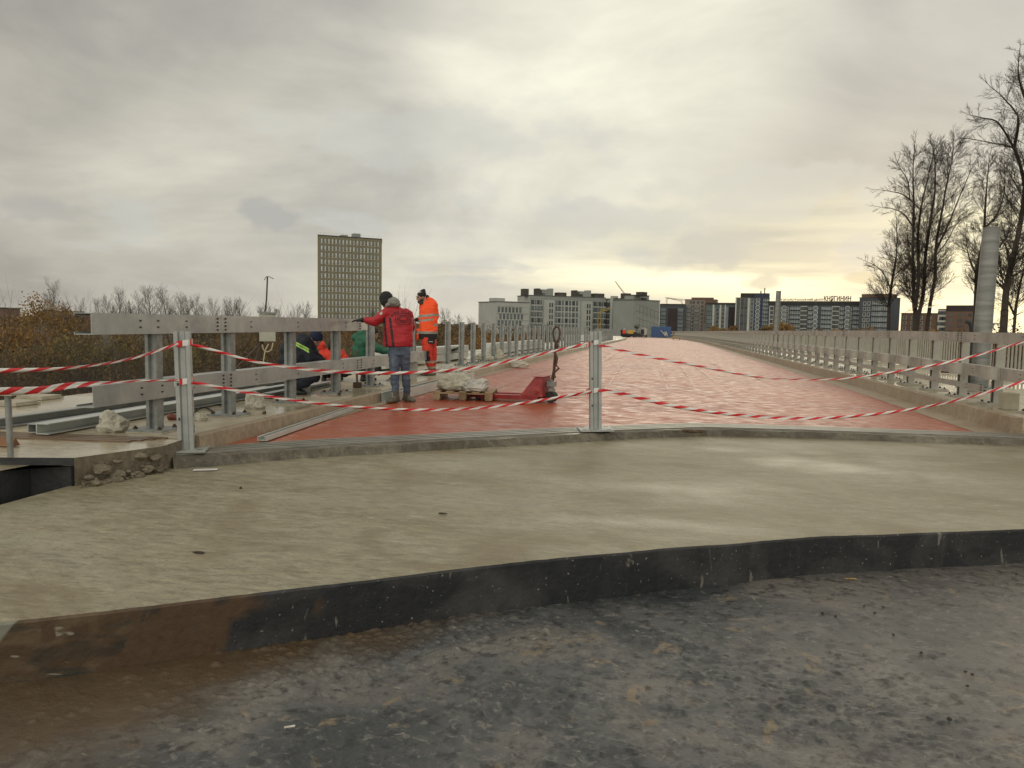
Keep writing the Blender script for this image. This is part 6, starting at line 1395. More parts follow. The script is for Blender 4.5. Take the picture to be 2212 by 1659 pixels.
# ------------------------------------------------------------------ people
def uvs(c, r, R=None, nu=14, nv=10):
    c = Vector(c); vs = []; fs = []
    for i in range(nv+1):
        th = math.pi*i/nv
        for j in range(nu):
            p = Vector((r[0]*math.sin(th)*math.cos(2*math.pi*j/nu), r[1]*math.sin(th)*math.sin(2*math.pi*j/nu), r[2]*math.cos(th)))
            if R is not None: p = R @ p
            vs.append(p+c)
    for i in range(nv):
        for j in range(nu): fs.append((i*nu+j, i*nu+(j+1) % nu, (i+1)*nu+(j+1) % nu, (i+1)*nu+j))
    return vs, fs
class Blob:
    def __init__(s): s.mb = MB()
    def ball(s, c, r, R=None):
        if isinstance(r, (int, float)): r = (r, r, r)
        s.mb.add(*uvs(c, r, R)); return s
    def limb(s, pts, rs, n=12):
        pts = [Vector(p) for p in pts]; s.mb.tube(pts, rs, n)
        for p, r in zip(pts, rs): s.mb.add(*uvs(p, (r*.995,)*3, None, 12, 8))
        return s
    def loft(s, rings, n=22, sq=2.4):
        """rings: (centre, half width along ax, half depth, ax) horizontal-ish ellipses"""
        vs = []
        for c, a, b, ax, ay in rings:
            for j in range(n):
                t = 2*math.pi*j/n; cx_ = math.copysign(abs(math.cos(t))**(2/sq), math.cos(t)); sy_ = math.copysign(abs(math.sin(t))**(2/sq), math.sin(t)); vs.append(Vector(c)+ax*a*cx_+ay*b*sy_)
        k = len(rings); fs = [(i*n+j, i*n+(j+1) % n, (i+1)*n+(j+1) % n, (i+1)*n+j) for i in range(k-1) for j in range(n)]
        s.mb.add(vs, fs); s.mb.add(vs[:n], [tuple(range(n))[::-1]]); s.mb.add(vs[-n:], [tuple(range(n))]); return s
    def build(s, name, mat, parent, vox=.012, fold=0., fs=9., seed=0., smooth=3, sub=0, cut=None):
        o = s.mb.build(name+'_tmp', mat)
        m = o.modifiers.new('r', 'REMESH'); m.mode = 'VOXEL'; m.voxel_size = vox
        sm = o.modifiers.new('s', 'SMOOTH'); sm.iterations = smooth; sm.factor = .6
        bpy.context.view_layer.update(); dg = bpy.context.evaluated_depsgraph_get(); me = bpy.data.meshes.new_from_object(o.evaluated_get(dg)); bpy.data.objects.remove(o)
        if fold:
            nrm = [v.normal.copy() for v in me.vertices]
            for v, nn in zip(me.vertices, nrm):
                p = v.co; q = Vector((p.x*fs*.8, p.y*fs*.8, p.z*fs*1.7)); v.co += nn*fold*(noise.noise(q+Vector((seed, 0, 0)))+.5*noise.noise(q*2.1+Vector((0, seed, 0))))
        if callable(cut):
            ms = cut(me)
        me.name = name; me.polygons.foreach_set('use_smooth', [True]*len(me.polygons))
        o = bpy.data.objects.new(name, me); COL.objects.link(o)
        if parent is not None: o.parent = parent
        return o
def frame(u0, v0, z0):
    B = G(u0, v0, z0); e = Vector((B.x, B.y, 0)); dB = e.length; e.normalize(); rz = math.atan2(e.y, e.x)-math.pi/2
    ex = Vector((e.y, -e.x, 0))
    def J(u, v, dy=0.):
        d = ray(u, v); t = (dB+dy)/d.dot(e); p = d*t; return Vector((p.dot(ex), p.dot(e)-dB, H+p.z-z0))
    return B, rz, J
X = Vector((1, 0, 0)); Y = Vector((0, 1, 0)); Z = Vector((0, 0, 1))
SKIN = pm('weathered skin', [(.30, .16, .11), (.42, .25, .18)], 14, .55, 0, .05, 60)
BLK = pm('black cotton', [(.010, .010, .011), (.022, .021, .022)], 30, .9, 0, .2, 90)
HAIR = pm('dark hair', [(.02, .014, .01), (.04, .028, .02)], 30, .8)
BOOT = pm('dusty work boots', [(.05, .042, .03), (.11, .095, .07), (.18, .16, .125)], 14, .85, 0, .3, 50)
def head(b, c, yaw, pitch=0., s=1.):
    """adds a head with face features to a Blob; yaw: 0 faces the viewer (-Y), +90 faces +X"""
    R = Matrix.Rotation(yaw, 3, 'Z') @ Matrix.Rotation(pitch, 3, 'X')
    P = lambda x, y, z: Vector(c)+R @ (Vector((x, y, z))*s)
    b.ball(P(0, .012, .025), (.074*s, .092*s, .098*s), R); b.ball(P(0, -.02, -.035), (.058*s, .070*s, .082*s), R)
    b.ball(P(0, -.052, -.085), (.032*s, .030*s, .028*s), R)                       # chin
    b.ball(P(0, -.088, .035), (.052*s, .014*s, .012*s), R)                          # brow
    b.limb([P(0, -.088, .03), P(0, -.108, -.012)], [.010*s, .015*s], 8); b.ball(P(-.011, -.098, -.018), .010*s); b.ball(P(.011, -.098, -.018), .010*s)
    for sx in (-1, 1):
        b.ball(P(sx*.044, -.068, -.006), (.022*s, .018*s, .018*s), R); b.ball(P(sx*.074, .01, .0), (.010*s, .022*s, .032*s), R)
    b.ball(P(0, -.090, -.046), (.026*s, .012*s, .007*s), R); b.ball(P(0, -.088, -.058), (.022*s, .012*s, .008*s), R)
    return P, R
def eyes(P, par, s=1.):
    mb = MB()
    for sx in (-1, 1): mb.add(*uvs(P(sx*.030, -.080, .014), (.012*s, .010*s, .007*s), None, 10, 6))
    o = mb.build('eyes', pm('eye dark', [(.03, .025, .02)], 1, .3), par); return o
def hand(b, w, d, up, curl=.5, s=1., th=1, spread=.02):
    """wrist point, direction of the fingers, back-of-hand normal; adds palm + five fingers"""
    d = d.normalized(); up = (up-d*up.dot(d)).normalized(); sd = d.cross(up)*th
    R = Matrix((sd, d, up)).transposed()
    b.ball(w+d*.045*s, (.042*s, .055*s, .017*s), R); b.limb([w-d*.02, w+d*.02], [.030*s, .030*s], 10)
    for i, (off, L) in enumerate(((-.030, .064), (-.010, .076), (.011, .072), (.031, .056))):
        p0 = w+d*.082*s+sd*off*s; L *= s
        a1 = curl*.55; a2 = curl*1.25; d1 = (d*math.cos(a1)-up*math.sin(a1)+sd*off*spread*20).normalized(); d2 = (d*math.cos(a2)-up*math.sin(a2)).normalized()
        a3 = curl*1.9; d3 = (d*math.cos(a3)-up*math.sin(a3)).normalized()
        p1 = p0+d1*L*.45; p2 = p1+d2*L*.32; p3 = p2+d3*L*.25; b.limb([p0-d*.02*s, p1, p2, p3], [.0105*s, .010*s, .0092*s, .0078*s], 8)
    q = w+d*.02*s-sd*.034*s; t1 = (d*.7-sd*.7-up*.25).normalized(); b.limb([q, q+t1*.035*s, q+(t1*.04+(d*.9-up*.3)*.032)*s], [.013*s, .0115*s, .0095*s], 8)
def boot(b, ank, toe, s=1.):
    d = (toe-ank); d.z = 0; d.normalize(); sd = Vector((d.y, -d.x, 0)); base = Vector((ank.x, ank.y, 0))
    b.loft([(base-d*.075+Z*.012, .040, .012, sd, Z), (base-d*.07+Z*.035, .044, .03, sd, Z), (base-d*.0+Z*.04, .046, .038, sd, Z), (base+d*.08+Z*.036, .052, .034, sd, Z), (base+d*.15+Z*.030, .050, .028, sd, Z), (base+d*.195+Z*.024, .034, .020, sd, Z)], 16)
    b.limb([base-d*.02+Z*.05, Vector((ank.x, ank.y, .17))], [.052, .056]); b.ball(base+d*.05+Z*.06, (.045, .06, .03), Matrix((sd, d, Z)).transposed())
q2 = lambda x, y: ((1450+x/3.191)/1.808, (1100+y/3.191)/1.808)
q3 = lambda x, y: ((1050+x/4.424)/1.808, (1250+y/4.424)/1.808)
def stripe_mat(name, base, bands, axis='z'): pass
def band_cut(fn):
    def f(me):
        mi = [fn(p.center, p.normal) for p in me.polygons]; me.polygons.foreach_set('material_index', mi)
    return f
# ---- man in the red jacket, seen from behind, left hand on the beam
B, rz, J_ = frame(865, 868, GD(865, 868).z+.004); J = lambda x, y, d=0.: J_(*q2(x, y), d)
lan = J(300, 1470, -.10); ran = J(445, 1440, .10); lan.z = .09; ran.z = .09
lkn = J(288, 1110, -.04); rkn = J(425, 1085, .04); lhp = J(295, 835, 0); rhp = J(405, 835, 0)
hdc = J(190, 245, .05); nk = J(262, 300, .03)
lsh = J(225, 380, .02); rsh = J(448, 412, .04); lel = J(40, 500, .10); lwr = J(-95, 478, .16); rel_ = J(490, 560, .20); rwr = J(470, 640, .42)
bd = Blob()
Ph, Rh = head(bd, hdc, rad(-155), rad(-22)); bd.limb([hdc+Vector((.02, 0, -.06)), nk+Vector((.03, 0, -.03))], [.055, .062])
ch = (lsh+rsh)/2+Vector((0, 0, -.12)); pv = (lhp+rhp)/2
bd.loft([(pv, .15, .10, X, Y), (pv+Z*.2, .145, .09, X, Y), (ch, .18, .11, X, Y), (ch+Z*.12, .16, .08, X, Y)])
bd.limb([lsh, lel, lwr], [.055, .043, .03]); bd.limb([rsh, rel_, rwr], [.055, .043, .03])
bd.limb([lhp, lkn, lan+Z*.06], [.085, .055, .04]); bd.limb([rhp, rkn, ran+Z*.06], [.085, .055, .04])
hand(bd, lwr, Vector((-1, .15, .0)), Vector((-.1, 0, 1)), .35, 1., 1); hand(bd, rwr, Vector((.0, 1, -.1)), Vector((0, 0, 1)), .6)
bd.ball(lan+Vector((0, 0, -.03)), (.04, .05, .04)); bd.ball(ran+Vector((0, 0, -.03)), (.04, .05, .04))
man = bd.build('person', SKIN, None, .011); man.location = B; man.rotation_euler = (0, 0, rz)
tag(man, 'man in red jacket and blue jeans seen from behind, one hand on the beam end', 'person')
JR = pm('red softshell', [(.30, .006, .012), (.42, .012, .022)], 5, .62, 0, .15, 30); JRD = pm('dark red print', [(.085, .004, .008), (.10, .005, .010)], 10, .7); JB = pm('black jacket inset', [(.03, .008, .008), (.045, .012, .012)], 10, .7)
jk = Blob(); b0 = J(332, 805, .01); b1 = J(335, 620, .03); b2 = J(335, 470, .04); b3 = J(335, 385, .04); b4 = J(300, 330, .04)
jk.loft([(b0, .226, .150, X, Y), (b0+Z*.05, .232, .158, X, Y), (b1, .226, .158, X, Y), (b2+X*.01, .215, .155, X, Y), (b3+X*.005-Z*.01, .175, .130, X, Y), (J(318, 350, .04), .125, .105, X, Y), (J(285, 315, .04), .085, .085, X, Y)], 26, 2.3)
jk.ball(lsh+Vector((.03, 0, .0)), (.10, .10, .10)); jk.ball(rsh+Vector((-.02, 0, -.02)), (.10, .10, .12))
jk.limb([lsh, lsh.lerp(lel, .5), lel, lel.lerp(lwr, .5)+Z*.004, lwr+Vector((.03, 0, 0))], [.096, .088, .076, .064, .052]); jk.limb([rsh, rel_, rwr+Vector((0, -.05, 0))], [.09, .075, .052])
def jc(p, n):
    l = p.z; 
    if n.y < -.1 and p.z < b2.z+.03 and p.z > b0.z-.01:
        t = (b2.z+.03-p.z)/(b2.z-b0.z)
        xa = J(155, 540).x+.005+t*(J(195, 800).x-J(160, 540).x); xb = J(232, 520).x+t*(J(275, 800).x-J(232, 520).x)
        if abs(p.x-xa) < .016 or abs(p.x-xb) < .020: return 1
    if p.x < lel.x+.02 and n.z > .55 and p.x > lwr.x+.05 and abs(p.y-(lel.y+lwr.y)/2) < .03: return 1
    return 0
jo_ = jk.build('jacket', [JR, JB], man, .011, .010, 8, 3.3, cut=band_cut(jc))
def onto(o, x, z, yoff=-.004):
    """front (viewer) surface point of a mesh at local x, z"""
    hit, loc, nn, _ = o.ray_cast(Vector((x, -3, z)), Vector((0, 1, 0))); return (loc+Vector((0, yoff, 0))) if hit else None
def patch_strip(o, pts, w, name, mat, closed=False):
    mb = MB(); ring = []
    n = len(pts)
    for i, (x, z) in enumerate(pts):
        a = pts[(i-1) % n] if closed or i else pts[0]; c = pts[(i+1) % n] if closed or i < n-1 else pts[-1]
        tx, tz = c[0]-a[0], c[1]-a[1]; L = math.hypot(tx, tz)+1e-9; nx, nz = -tz/L, tx/L
        for s_ in (-1, 1):
            q = onto(o, x+nx*s_*w/2, z+nz*s_*w/2); ring.append(q if q is not None else None)
    for i in range(n if closed else n-1):
        k = (i+1) % n; idx = [2*i, 2*i+1, 2*k+1, 2*k]
        if any(ring[j] is None for j in idx): continue
        mb.add([ring[j] for j in idx], [(0, 1, 2, 3)])
    return mb
lg = MB(); cx0 = J(398, 465); C0 = (cx0.x, cx0.z)
def rr(a, b, r, n=40, sq=3.2): return [(C0[0]+a*math.copysign(abs(math.cos(t))**(2/sq), math.cos(t)), C0[1]+b*math.copysign(abs(math.sin(t))**(2/sq), math.sin(t))) for t in [2*math.pi*i/n for i in range(n)]]
m1 = patch_strip(jo_, rr(.118, .088, 0), .012, '', JRD, True); m2 = patch_strip(jo_, rr(.090, .058, 0), .011, '', JRD, True)
m1.add(m2.v, m2.f)
# rhino-like filled silhouette inside the ring, as a dark field with the animal left in the jacket colour
body = [(-.062, -.012), (-.052, .008), (-.036, .004), (-.03, .022), (-.01, .034), (.02, .034), (.045, .026), (.060, .004), (.060, -.03), (.045, -.03), (.042, -.012), (.03, -.012), (.026, -.032), (.012, -.032), (.006, -.014), (-.008, -.014), (-.012, -.032), (-.026, -.032), (-.034, -.012), (-.05, -.022)]
field = []
for i in range(len(body)):
    a = body[i]; an = math.atan2(a[1], a[0]*.7); o_ = (.078*math.cos(an), .046*math.sin(an)); b_ = body[(i+1) % len(body)]; an2 = math.atan2(b_[1], b_[0]*.7); o2_ = (.078*math.cos(an2), .046*math.sin(an2))
    q = [onto(jo_, C0[0]+x, C0[1]+z) for x, z in (a, b_, o2_, o_)]
    if all(v is not None for v in q): m1.add(q, [(0, 1, 2, 3)])
txt = 'ecko unltd.'
def text_on(o, txt, cx_, cz_, Rr, size, a0, a1, mb):
    cu = bpy.data.curves.new('t', 'FONT'); cu.size = size; n = len(txt)
    for i, chh in enumerate(txt):
        if chh == ' ': continue
        cu.body = chh; cu.offset = .0015; t = bpy.data.objects.new('t', cu); COL.objects.link(t); bpy.context.view_layer.update(); me = bpy.data.meshes.new_from_object(t.evaluated_get(bpy.context.evaluated_depsgraph_get())); bpy.data.objects.remove(t)
        an = a0+(a1-a0)*i/(n-1); px_, pz_ = cx_+Rr*math.sin(an), cz_+Rr*math.cos(an); ca_, sa_ = math.cos(-an), math.sin(-an); vs = []
        w = max((v.co.x for v in me.vertices), default=.01)
        for v in me.vertices:
            x_, z_ = v.co.x-w/2, v.co.y; q = onto(o, px_+x_*ca_-z_*sa_, pz_+x_*sa_+z_*ca_); vs.append(q)
        if vs and all(v is not None for v in vs): mb.add(vs, [tuple(p.vertices) for p in me.polygons])
text_on(jo_, txt, C0[0]-.01, C0[1]-.08, .185, .075, rad(-52), rad(48), m1)
m1.build('jacket_print', JRD, jo_)
mb = MB(); q = onto(jo_, *(lambda p: (p.x, p.z))(J(125, 395)));
if q is not None: mb.box(q+Vector((0, -.004, 0)), (.05, .006, .035), R=Matrix.Rotation(rad(-35), 3, 'Y')); mb.build('sleeve_badge', SILL, jo_)
GH = pm('grey fleece hood', [(.17, .165, .15), (.28, .27, .25)], 30, .95, 0, .5, 60)
hd_ = Blob(); h0 = J(262, 255, .03)
hd_.ball(J(280, 255, -.01), (.098, .11, .075), Matrix.Rotation(rad(14), 3, 'Y')); hd_.ball(J(272, 225, .03), (.055, .085, .05)); hd_.ball(J(225, 282, .02), (.085, .11, .045), Matrix.Rotation(rad(-30), 3, 'Y')); hd_.ball(J(265, 298, .04), (.12, .11, .035)); hd_.ball(J(318, 280, -.02), (.06, .08, .045))
hd_.build('hood', GH, man, .009, .010, 14, 2.)
ht = Blob(); ht.ball(hdc+Vector((-.005, .0, .045)), (.106, .116, .112), Rh); ht.ball(hdc+Vector((.0, -.03, .0)), (.098, .085, .085)); ht.build('beanie', BLK, man, .009, .004, 30)
gv = Blob(); hand(gv, lwr, Vector((-1, .15, .0)), Vector((-.1, 0, 1)), .35, 1.14, 1); gv.limb([lwr+Vector((.03, 0, 0)), lwr+Vector((-.02, 0, 0))], [.040, .040]); gv.build('glove', BLK, man, .006, .002, 30, smooth=1)
gv = Blob(); hand(gv, rwr, Vector((.0, 1, -.1)), Vector((0, 0, 1)), .6, 1.12); gv.build('glove', BLK, man, .007, smooth=1)
JN = pm('washed blue jeans', [(.035, .05, .085), (.075, .10, .145), (.14, .175, .22)], 6, .8, 0, .3, 60, stretch=(1, 1, .5))
tr_ = Blob(); tr_.loft([(pv+Z*-.10, .155, .115, X, Y), (pv+Z*.03, .165, .12, X, Y), (pv+Z*.14, .16, .115, X, Y)], 20)
tr_.limb([lhp+Vector((.0, 0, -.06)), lhp.lerp(lkn, .5), lkn, lkn.lerp(lan, .4), lan+Z*.06], [.108, .092, .072, .068, .056]); tr_.limb([rhp+Vector((.0, 0, -.06)), rhp.lerp(rkn, .5), rkn, rkn.lerp(ran, .4), ran+Z*.06], [.108, .092, .072, .068, .056])
tr_.build('jeans', JN, man, .011, .012, 11, 5.)
bt = Blob(); boot(bt, lan, J(205, 1500, -.25)); bt.build('boot', BOOT, man, .009, .004, 20); bt = Blob(); boot(bt, ran, J(520, 1480, -.02)); bt.build('boot', BOOT, man, .009, .004, 20)
# ---- man in orange
B, rz, J_ = frame(925, 811, .2); J = lambda x, y, d=0.: J_(*q2(x, y), d)
OR = pm('fluorescent orange workwear', [(.85, .075, .012), (1., .11, .02)], 5, .75, 0, .15, 40); OR2 = pm('red-orange trousers', [(.50, .03, .015), (.66, .05, .022)], 5, .75, 0, .15, 40)
RT = pm('grey reflective tape', [(.24, .22, .19), (.32, .30, .26)], 20, .45)
fan = J(745, 1170, -.05); ban = J(765, 1165, .15); fan.z = ban.z = .09
fkn = J(705, 920, -.10); bkn = J(770, 920, .12); fhp = J(690, 730, -.05); bhp = J(745, 730, .10)
hdc = J(622, 195, 0); nk = J(662, 225, .03); ls = J(655, 290, .0); rs_ = J(770, 290, .0)
bd = Blob(); Ph, Rh = head(bd, hdc, rad(-62), rad(14)); bd.limb([hdc+Vector((.03, .01, -.04)), nk+Vector((.02, 0, -.06))], [.058, .064])
el = J(800, 430, .02); wr = J(765, 560, -.02); el2 = J(640, 420, .2); wr2 = J(565, 475, .22)
pv = (fhp+bhp)/2; ch = J(715, 370, .02)
bd.loft([(pv, .14, .11, X, Y), (ch, .16, .12, X, Y), (ch+Z*.15, .14, .09, X, Y)]); bd.limb([rs_, el, wr], [.055, .043, .03]); bd.limb([ls, el2, wr2], [.055, .043, .03])
bd.limb([fhp, fkn, fan+Z*.05], [.085, .055, .04]); bd.limb([bhp, bkn, ban+Z*.05], [.085, .055, .04]); bd.ball(fan-Z*.03, .04); bd.ball(ban-Z*.03, .04)
hand(bd, wr, Vector((-.28, -.1, -1)), Vector((0, -1, 0)), .5); hand(bd, wr2, Vector((-1, .1, -.25)), Vector((0, 0, 1)), .8)
man = bd.build('person', SKIN, None, .010); man.location = B; man.rotation_euler = (0, 0, rz); tag(man, 'bearded man in fluorescent orange jacket standing by the bare posts looking down', 'person'); eyes(Ph, man)
jk = Blob(); b0 = J(708, 712, .02)
rings = [(J(700, 712, .02), .205, .17), (J(708, 640, .02), .195, .165), (J(716, 520, .02), .185, .16), (J(716, 420, .02), .185, .16), (J(718, 330, .02), .175, .15), (J(712, 272, .02), .13, .11), (J(690, 240, .02), .085, .085)]
jk.loft([(c, a, b_, X, Y) for c, a, b_ in rings], 26, 2.4); jk.ball(rs_+Vector((-.02, 0, -.02)), .10); jk.ball(ls+Vector((.02, 0, -.02)), .09)
jk.limb([rs_, rs_.lerp(el, .5), el, wr+Z*.03], [.098, .092, .082, .064]); jk.limb([ls, el2, wr2+Vector((.07, 0, 0))], [.09, .075, .06]); jk.ball(J(735, 228, .06), (.10, .09, .055), Matrix.Rotation(rad(18), 3, 'Y')); jk.ball(J(775, 260, .05), (.06, .08, .06))
jk.limb([J(575, 700, -.02), J(585, 620, -.02)], [.05, .06])
zA = lambda y: J(700, y).z
def oc(p, n):
    z = p.z; x = p.x; arm = x > J(772, 400).x
    slope = .12*(x-J(700, 400).x)
    if arm and p.y < .1:
        if zA(432) < z < zA(402): return 1
        if zA(550) < z < zA(520): return 1
    if z < zA(648): return 2 if x > J(592, 680).x else 0
    for a, b_ in ((440, 405), (492, 465), (650, 618)):
        if zA(a) < z+slope*(-1 if a < 500 else 0) < zA(b_) and not arm: return 1
    if arm and zA(650) < z < zA(618): return 1
    return 0
jo_ = jk.build('jacket', [OR, RT, BLK], man, .010, .011, 9, 7.7, cut=band_cut(oc))
ht = Blob(); ht.ball(hdc+Vector((.012, .0, .058)), (.092, .098, .075), Rh); ht.ball(hdc+Vector((.035, 0, .115)), (.06, .06, .05)); ht.ball(hdc+Vector((.055, 0, .15)), (.032, .032, .026)); ht.build('beanie', BLK, man, .008, .003, 30)
mb = MB(); q0 = J(605, 130, -.1); mb.box(q0, (.06, .004, .018), R=Matrix.Rotation(rad(-8), 3, 'Y')); mb.build('cap_badge', SILL, man)
br_ = Blob(); br_.ball(Ph(0, -.058, -.082), (.045, .045, .042), Rh); br_.ball(Ph(.045, -.02, -.06), (.022, .05, .04), Rh); br_.ball(Ph(-.045, -.02, -.06), (.022, .05, .04), Rh); br_.build('beard', HAIR, man, .007, .004, 40)
sc = Blob(); sc.ball(J(625, 268, -.04), (.055, .06, .045)); sc.ball(J(700, 190, .07), (.04, .05, .045)); sc.build('collar', pm('dark fleece collar', [(.03, .028, .025), (.06, .055, .05)], 30, .95), man, .008, .005, 20)
gv = Blob(); hand(gv, wr, Vector((-.28, -.1, -1)), Vector((0, -1, 0)), .5, 1.15); gv.limb([wr+Vector((.02, 0, .08)), wr], [.062, .05]); gv.build('glove', BLK, man, .006, .002, 30, smooth=1)
gv = Blob(); hand(gv, wr2, Vector((-1, .1, -.25)), Vector((0, 0, 1)), .8, 1.12); gv.limb([wr2+Vector((.06, 0, .01)), wr2], [.05, .045]); gv.build('glove', BLK, man, .006, .002, 30, smooth=1)
tr_ = Blob(); tr_.loft([(pv-Z*.08, .14, .13, X, Y), (pv+Z*.1, .15, .13, X, Y)], 18)
tr_.limb([fhp, fhp.lerp(fkn, .5), fkn, fkn.lerp(fan, .5), fan+Z*.09], [.115, .105, .088, .080, .072]); tr_.limb([bhp, bhp.lerp(bkn, .5), bkn, bkn.lerp(ban, .5), ban+Z*.09], [.112, .098, .085, .078, .07])
def tcut(p, n):
    z = p.z
    if zA(985) < z < zA(860) and n.x < .35 and p.x < J(745, 900).x: return 2
    if zA(1010) < z < zA(985) or zA(1085) < z < zA(1055): return 1
    return 0
tr_.build('trousers', [OR2, RT, BLK], man, .010, .012, 10, 2.2, cut=band_cut(tcut))
mb = MB(); pk = J(750, 742, -.14); mb.box(pk, (.14, .05, .10)); mb.box(pk+Vector((-.01, -.027, -.01)), (.08, .004, .012), 1); mb.build('tool_pouch', [BLK, SILL], man, bevel=.012)
bt = Blob(); boot(bt, fan, J(600, 1190, -.12)); bt.build('boot', BOOT, man, .009, .004, 20); bt = Blob(); boot(bt, ban, J(640, 1190, .12)); bt.build('boot', BOOT, man, .009, .004, 20)
# ---- crouching workers
def croucher(u0, v0, pts, jm, cap, label, yaw, pitch, tm, jcut=None, hood=None, hoodm=None, scale=1., spread=.16):
    B, rz, J_ = frame(u0, v0, .2); J = lambda x, y, d=0.: J_(*q3(x, y), d)
    g = {k: J(*v) for k, v in pts.items()}
    bd = Blob(); Ph, Rh = head(bd, g['head'], yaw, pitch); bd.limb([g['head']-Z*.04, g['neck']], [.055, .065])
    bd.limb([g['hip'], g['chest']], [.13, .13]); bd.limb([g['sh1'], g['el1'], g['wr1']], [.05, .04, .03]); bd.limb([g['sh2'], g['el2'], g['wr2']], [.05, .04, .03])
    for a, b_ in (('kn1', 'an1'), ('kn2', 'an2')):
        g[b_].z = .08; bd.limb([g['hip']+Z*.0, g[a], g[b_]], [.085, .055, .04])
    for w, d in (('wr1', 'el1'), ('wr2', 'el2')): hand(bd, g[w], (g[w]-g[d]), Vector((0, 0, 1)), .8)
    man = bd.build('person', SKIN, None, .012); man.location = B; man.rotation_euler = (0, 0, rz); tag(man, label, 'person')
    jk = Blob(); sd = (g['sh2']-g['sh1'])
    sp = [g['hip'], g['hip'].lerp(g['chest'], .5)+g.get('hump', Vector((0, 0, 0))), g['chest'], g['neck']]
    jk.limb(sp[:3], [.165*scale, .185*scale, .18*scale]); jk.limb([g['chest'], g['neck']], [.165*scale, .085]); jk.limb([g['chest'], g['sh1'], g['el1'], g['wr1']], [.12, .098, .078, .055]); jk.limb([g['chest'], g['sh2'], g['el2'], g['wr2']], [.12, .098, .078, .055])
    if hood: 
        for c, r, *R in hood(J): jk.ball(c, r, *(R or [None]))
    jo_ = jk.build('jacket', jm, man, .011, .014, 8, u0*.1, cut=band_cut(jcut(J)) if jcut else None)
    if cap == 'beanie':
        ht = Blob(); ht.ball(g['head']+Rh @ Vector((0, .015, .052)), (.096, .108, .085), Rh); ht.build('beanie', hoodm, man, .009, .005, 25)
    if cap == 'hood':
        ht = Blob(); ht.ball(g['head']+Rh @ Vector((0, .035, .03)), (.105, .10, .125), Rh); ht.ball(g['head']+Rh @ Vector((0, -.02, .085)), (.09, .085, .05), Rh); ht.limb([g['head']+Rh @ Vector((-.085, .0, .02)), g['head']+Rh @ Vector((-.07, 0, -.09)), g['neck']], [.03, .03, .05]); ht.limb([g['head']+Rh @ Vector((.085, .0, .02)), g['head']+Rh @ Vector((.07, 0, -.09)), g['neck']], [.03, .03, .05]); ht.build('hood', hoodm, man, .009, .006, 20)
    tr_ = Blob()
    for a, b_ in (('kn1', 'an1'), ('kn2', 'an2')): tr_.limb([g['hip']-Z*.03, g['hip'].lerp(g[a], .5), g[a], g[a].lerp(g[b_], .5), g[b_]+Z*.05], [.135, .11, .085, .078, .07])
    tr_.limb([g['hip'], g['hip']+Z*.08], [.16, .15])
    tr_.build('trousers', tm, man, .012, .012, 9, 1.)
    for b_, tt in (('an1', 'toe1'), ('an2', 'toe2')): bt = Blob(); boot(bt, g[b_], g[tt]); bt.build('boot', DARKBOOT, man, .010, .003, 20)
    for w, d in (('wr1', 'el1'), ('wr2', 'el2')): gv = Blob(); hand(gv, g[w], (g[w]-g[d]), Vector((0, 0, 1)), .8, 1.12); gv.build('glove', BLK, man, .008, smooth=1)
    eyes(Ph, man); return man, g, J, jo_
DARKBOOT = pm('black boots', [(.012, .012, .012), (.03, .03, .03)], 20, .5)
NV = pm('dark navy workwear', [(.008, .010, .018), (.016, .019, .030)], 8, .85, 0, .3, 40); NVH = pm('navy knit', [(.012, .018, .05), (.02, .03, .075)], 40, .95, 0, .3, 120)
HV = pm('lime reflective band', [(.35, .62, .10), (.45, .75, .16)], 10, .5); HVC = pm('green band centre', [(.10, .20, .03), (.14, .27, .05)], 10, .5)
def nvcut(J):
    A = [(J(300, 400)), (J(360, 375)), (J(480, 410)), (J(600, 470)), (J(690, 520))]
    L2 = [J(715, 975), J(870, 1045)]
    def f(p, n):
        if n.y > .3: return 0
        for P_ in (A,):
            for a, b_ in zip(P_, P_[1:]):
                dx_ = b_.x-a.x
                if a.x <= p.x <= b_.x:
                    z = a.z+(b_.z-a.z)*(p.x-a.x)/dx_; d = abs(p.z-z)
                    if d < .010: return 2
                    if d < .030: return 1
        return 0
    return f
croucher(640, 851, dict(head=(800, 330, -.02), neck=(700, 370, 0), chest=(600, 440, 0), hip=(430, 830, 0), sh1=(600, 420, -.13), sh2=(680, 440, .14), el1=(700, 640, -.2), wr1=(880, 690, -.12), el2=(790, 620, .15), wr2=(930, 700, .1), kn1=(800, 960, -.16), an1=(470, 1210, -.12), toe1=(650, 1260, -.14), kn2=(780, 940, .15), an2=(360, 1220, .12), toe2=(560, 1240, .12), hump=(0, 0)) | {'hump': (530, 600, 0)} if False else dict(head=(800, 330, -.02), neck=(700, 370, 0), chest=(590, 470, 0), hip=(440, 860, 0), sh1=(600, 430, -.13), sh2=(680, 440, .14), el1=(700, 640, -.2), wr1=(880, 690, -.12), el2=(790, 620, .15), wr2=(930, 700, .1), kn1=(800, 980, -.16), an1=(430, 1210, -.12), toe1=(650, 1260, -.14), kn2=(780, 950, .15), an2=(400, 1220, .12), toe2=(600, 1240, .12)),
    [NV, HV, HVC], 'beanie', 'crouching worker in navy overalls with lime reflective band across the back', rad(52), rad(42), NV, nvcut, lambda J: [(J(590, 310, 0), (.10, .11, .07)), (J(450, 520, 0), (.22, .19, .20)), (J(400, 700, 0), (.20, .18, .18))], NVH, 1.12)
BH = pm('brown knit hood', [(.022, .016, .012), (.045, .033, .025)], 40, .95, 0, .3, 100)
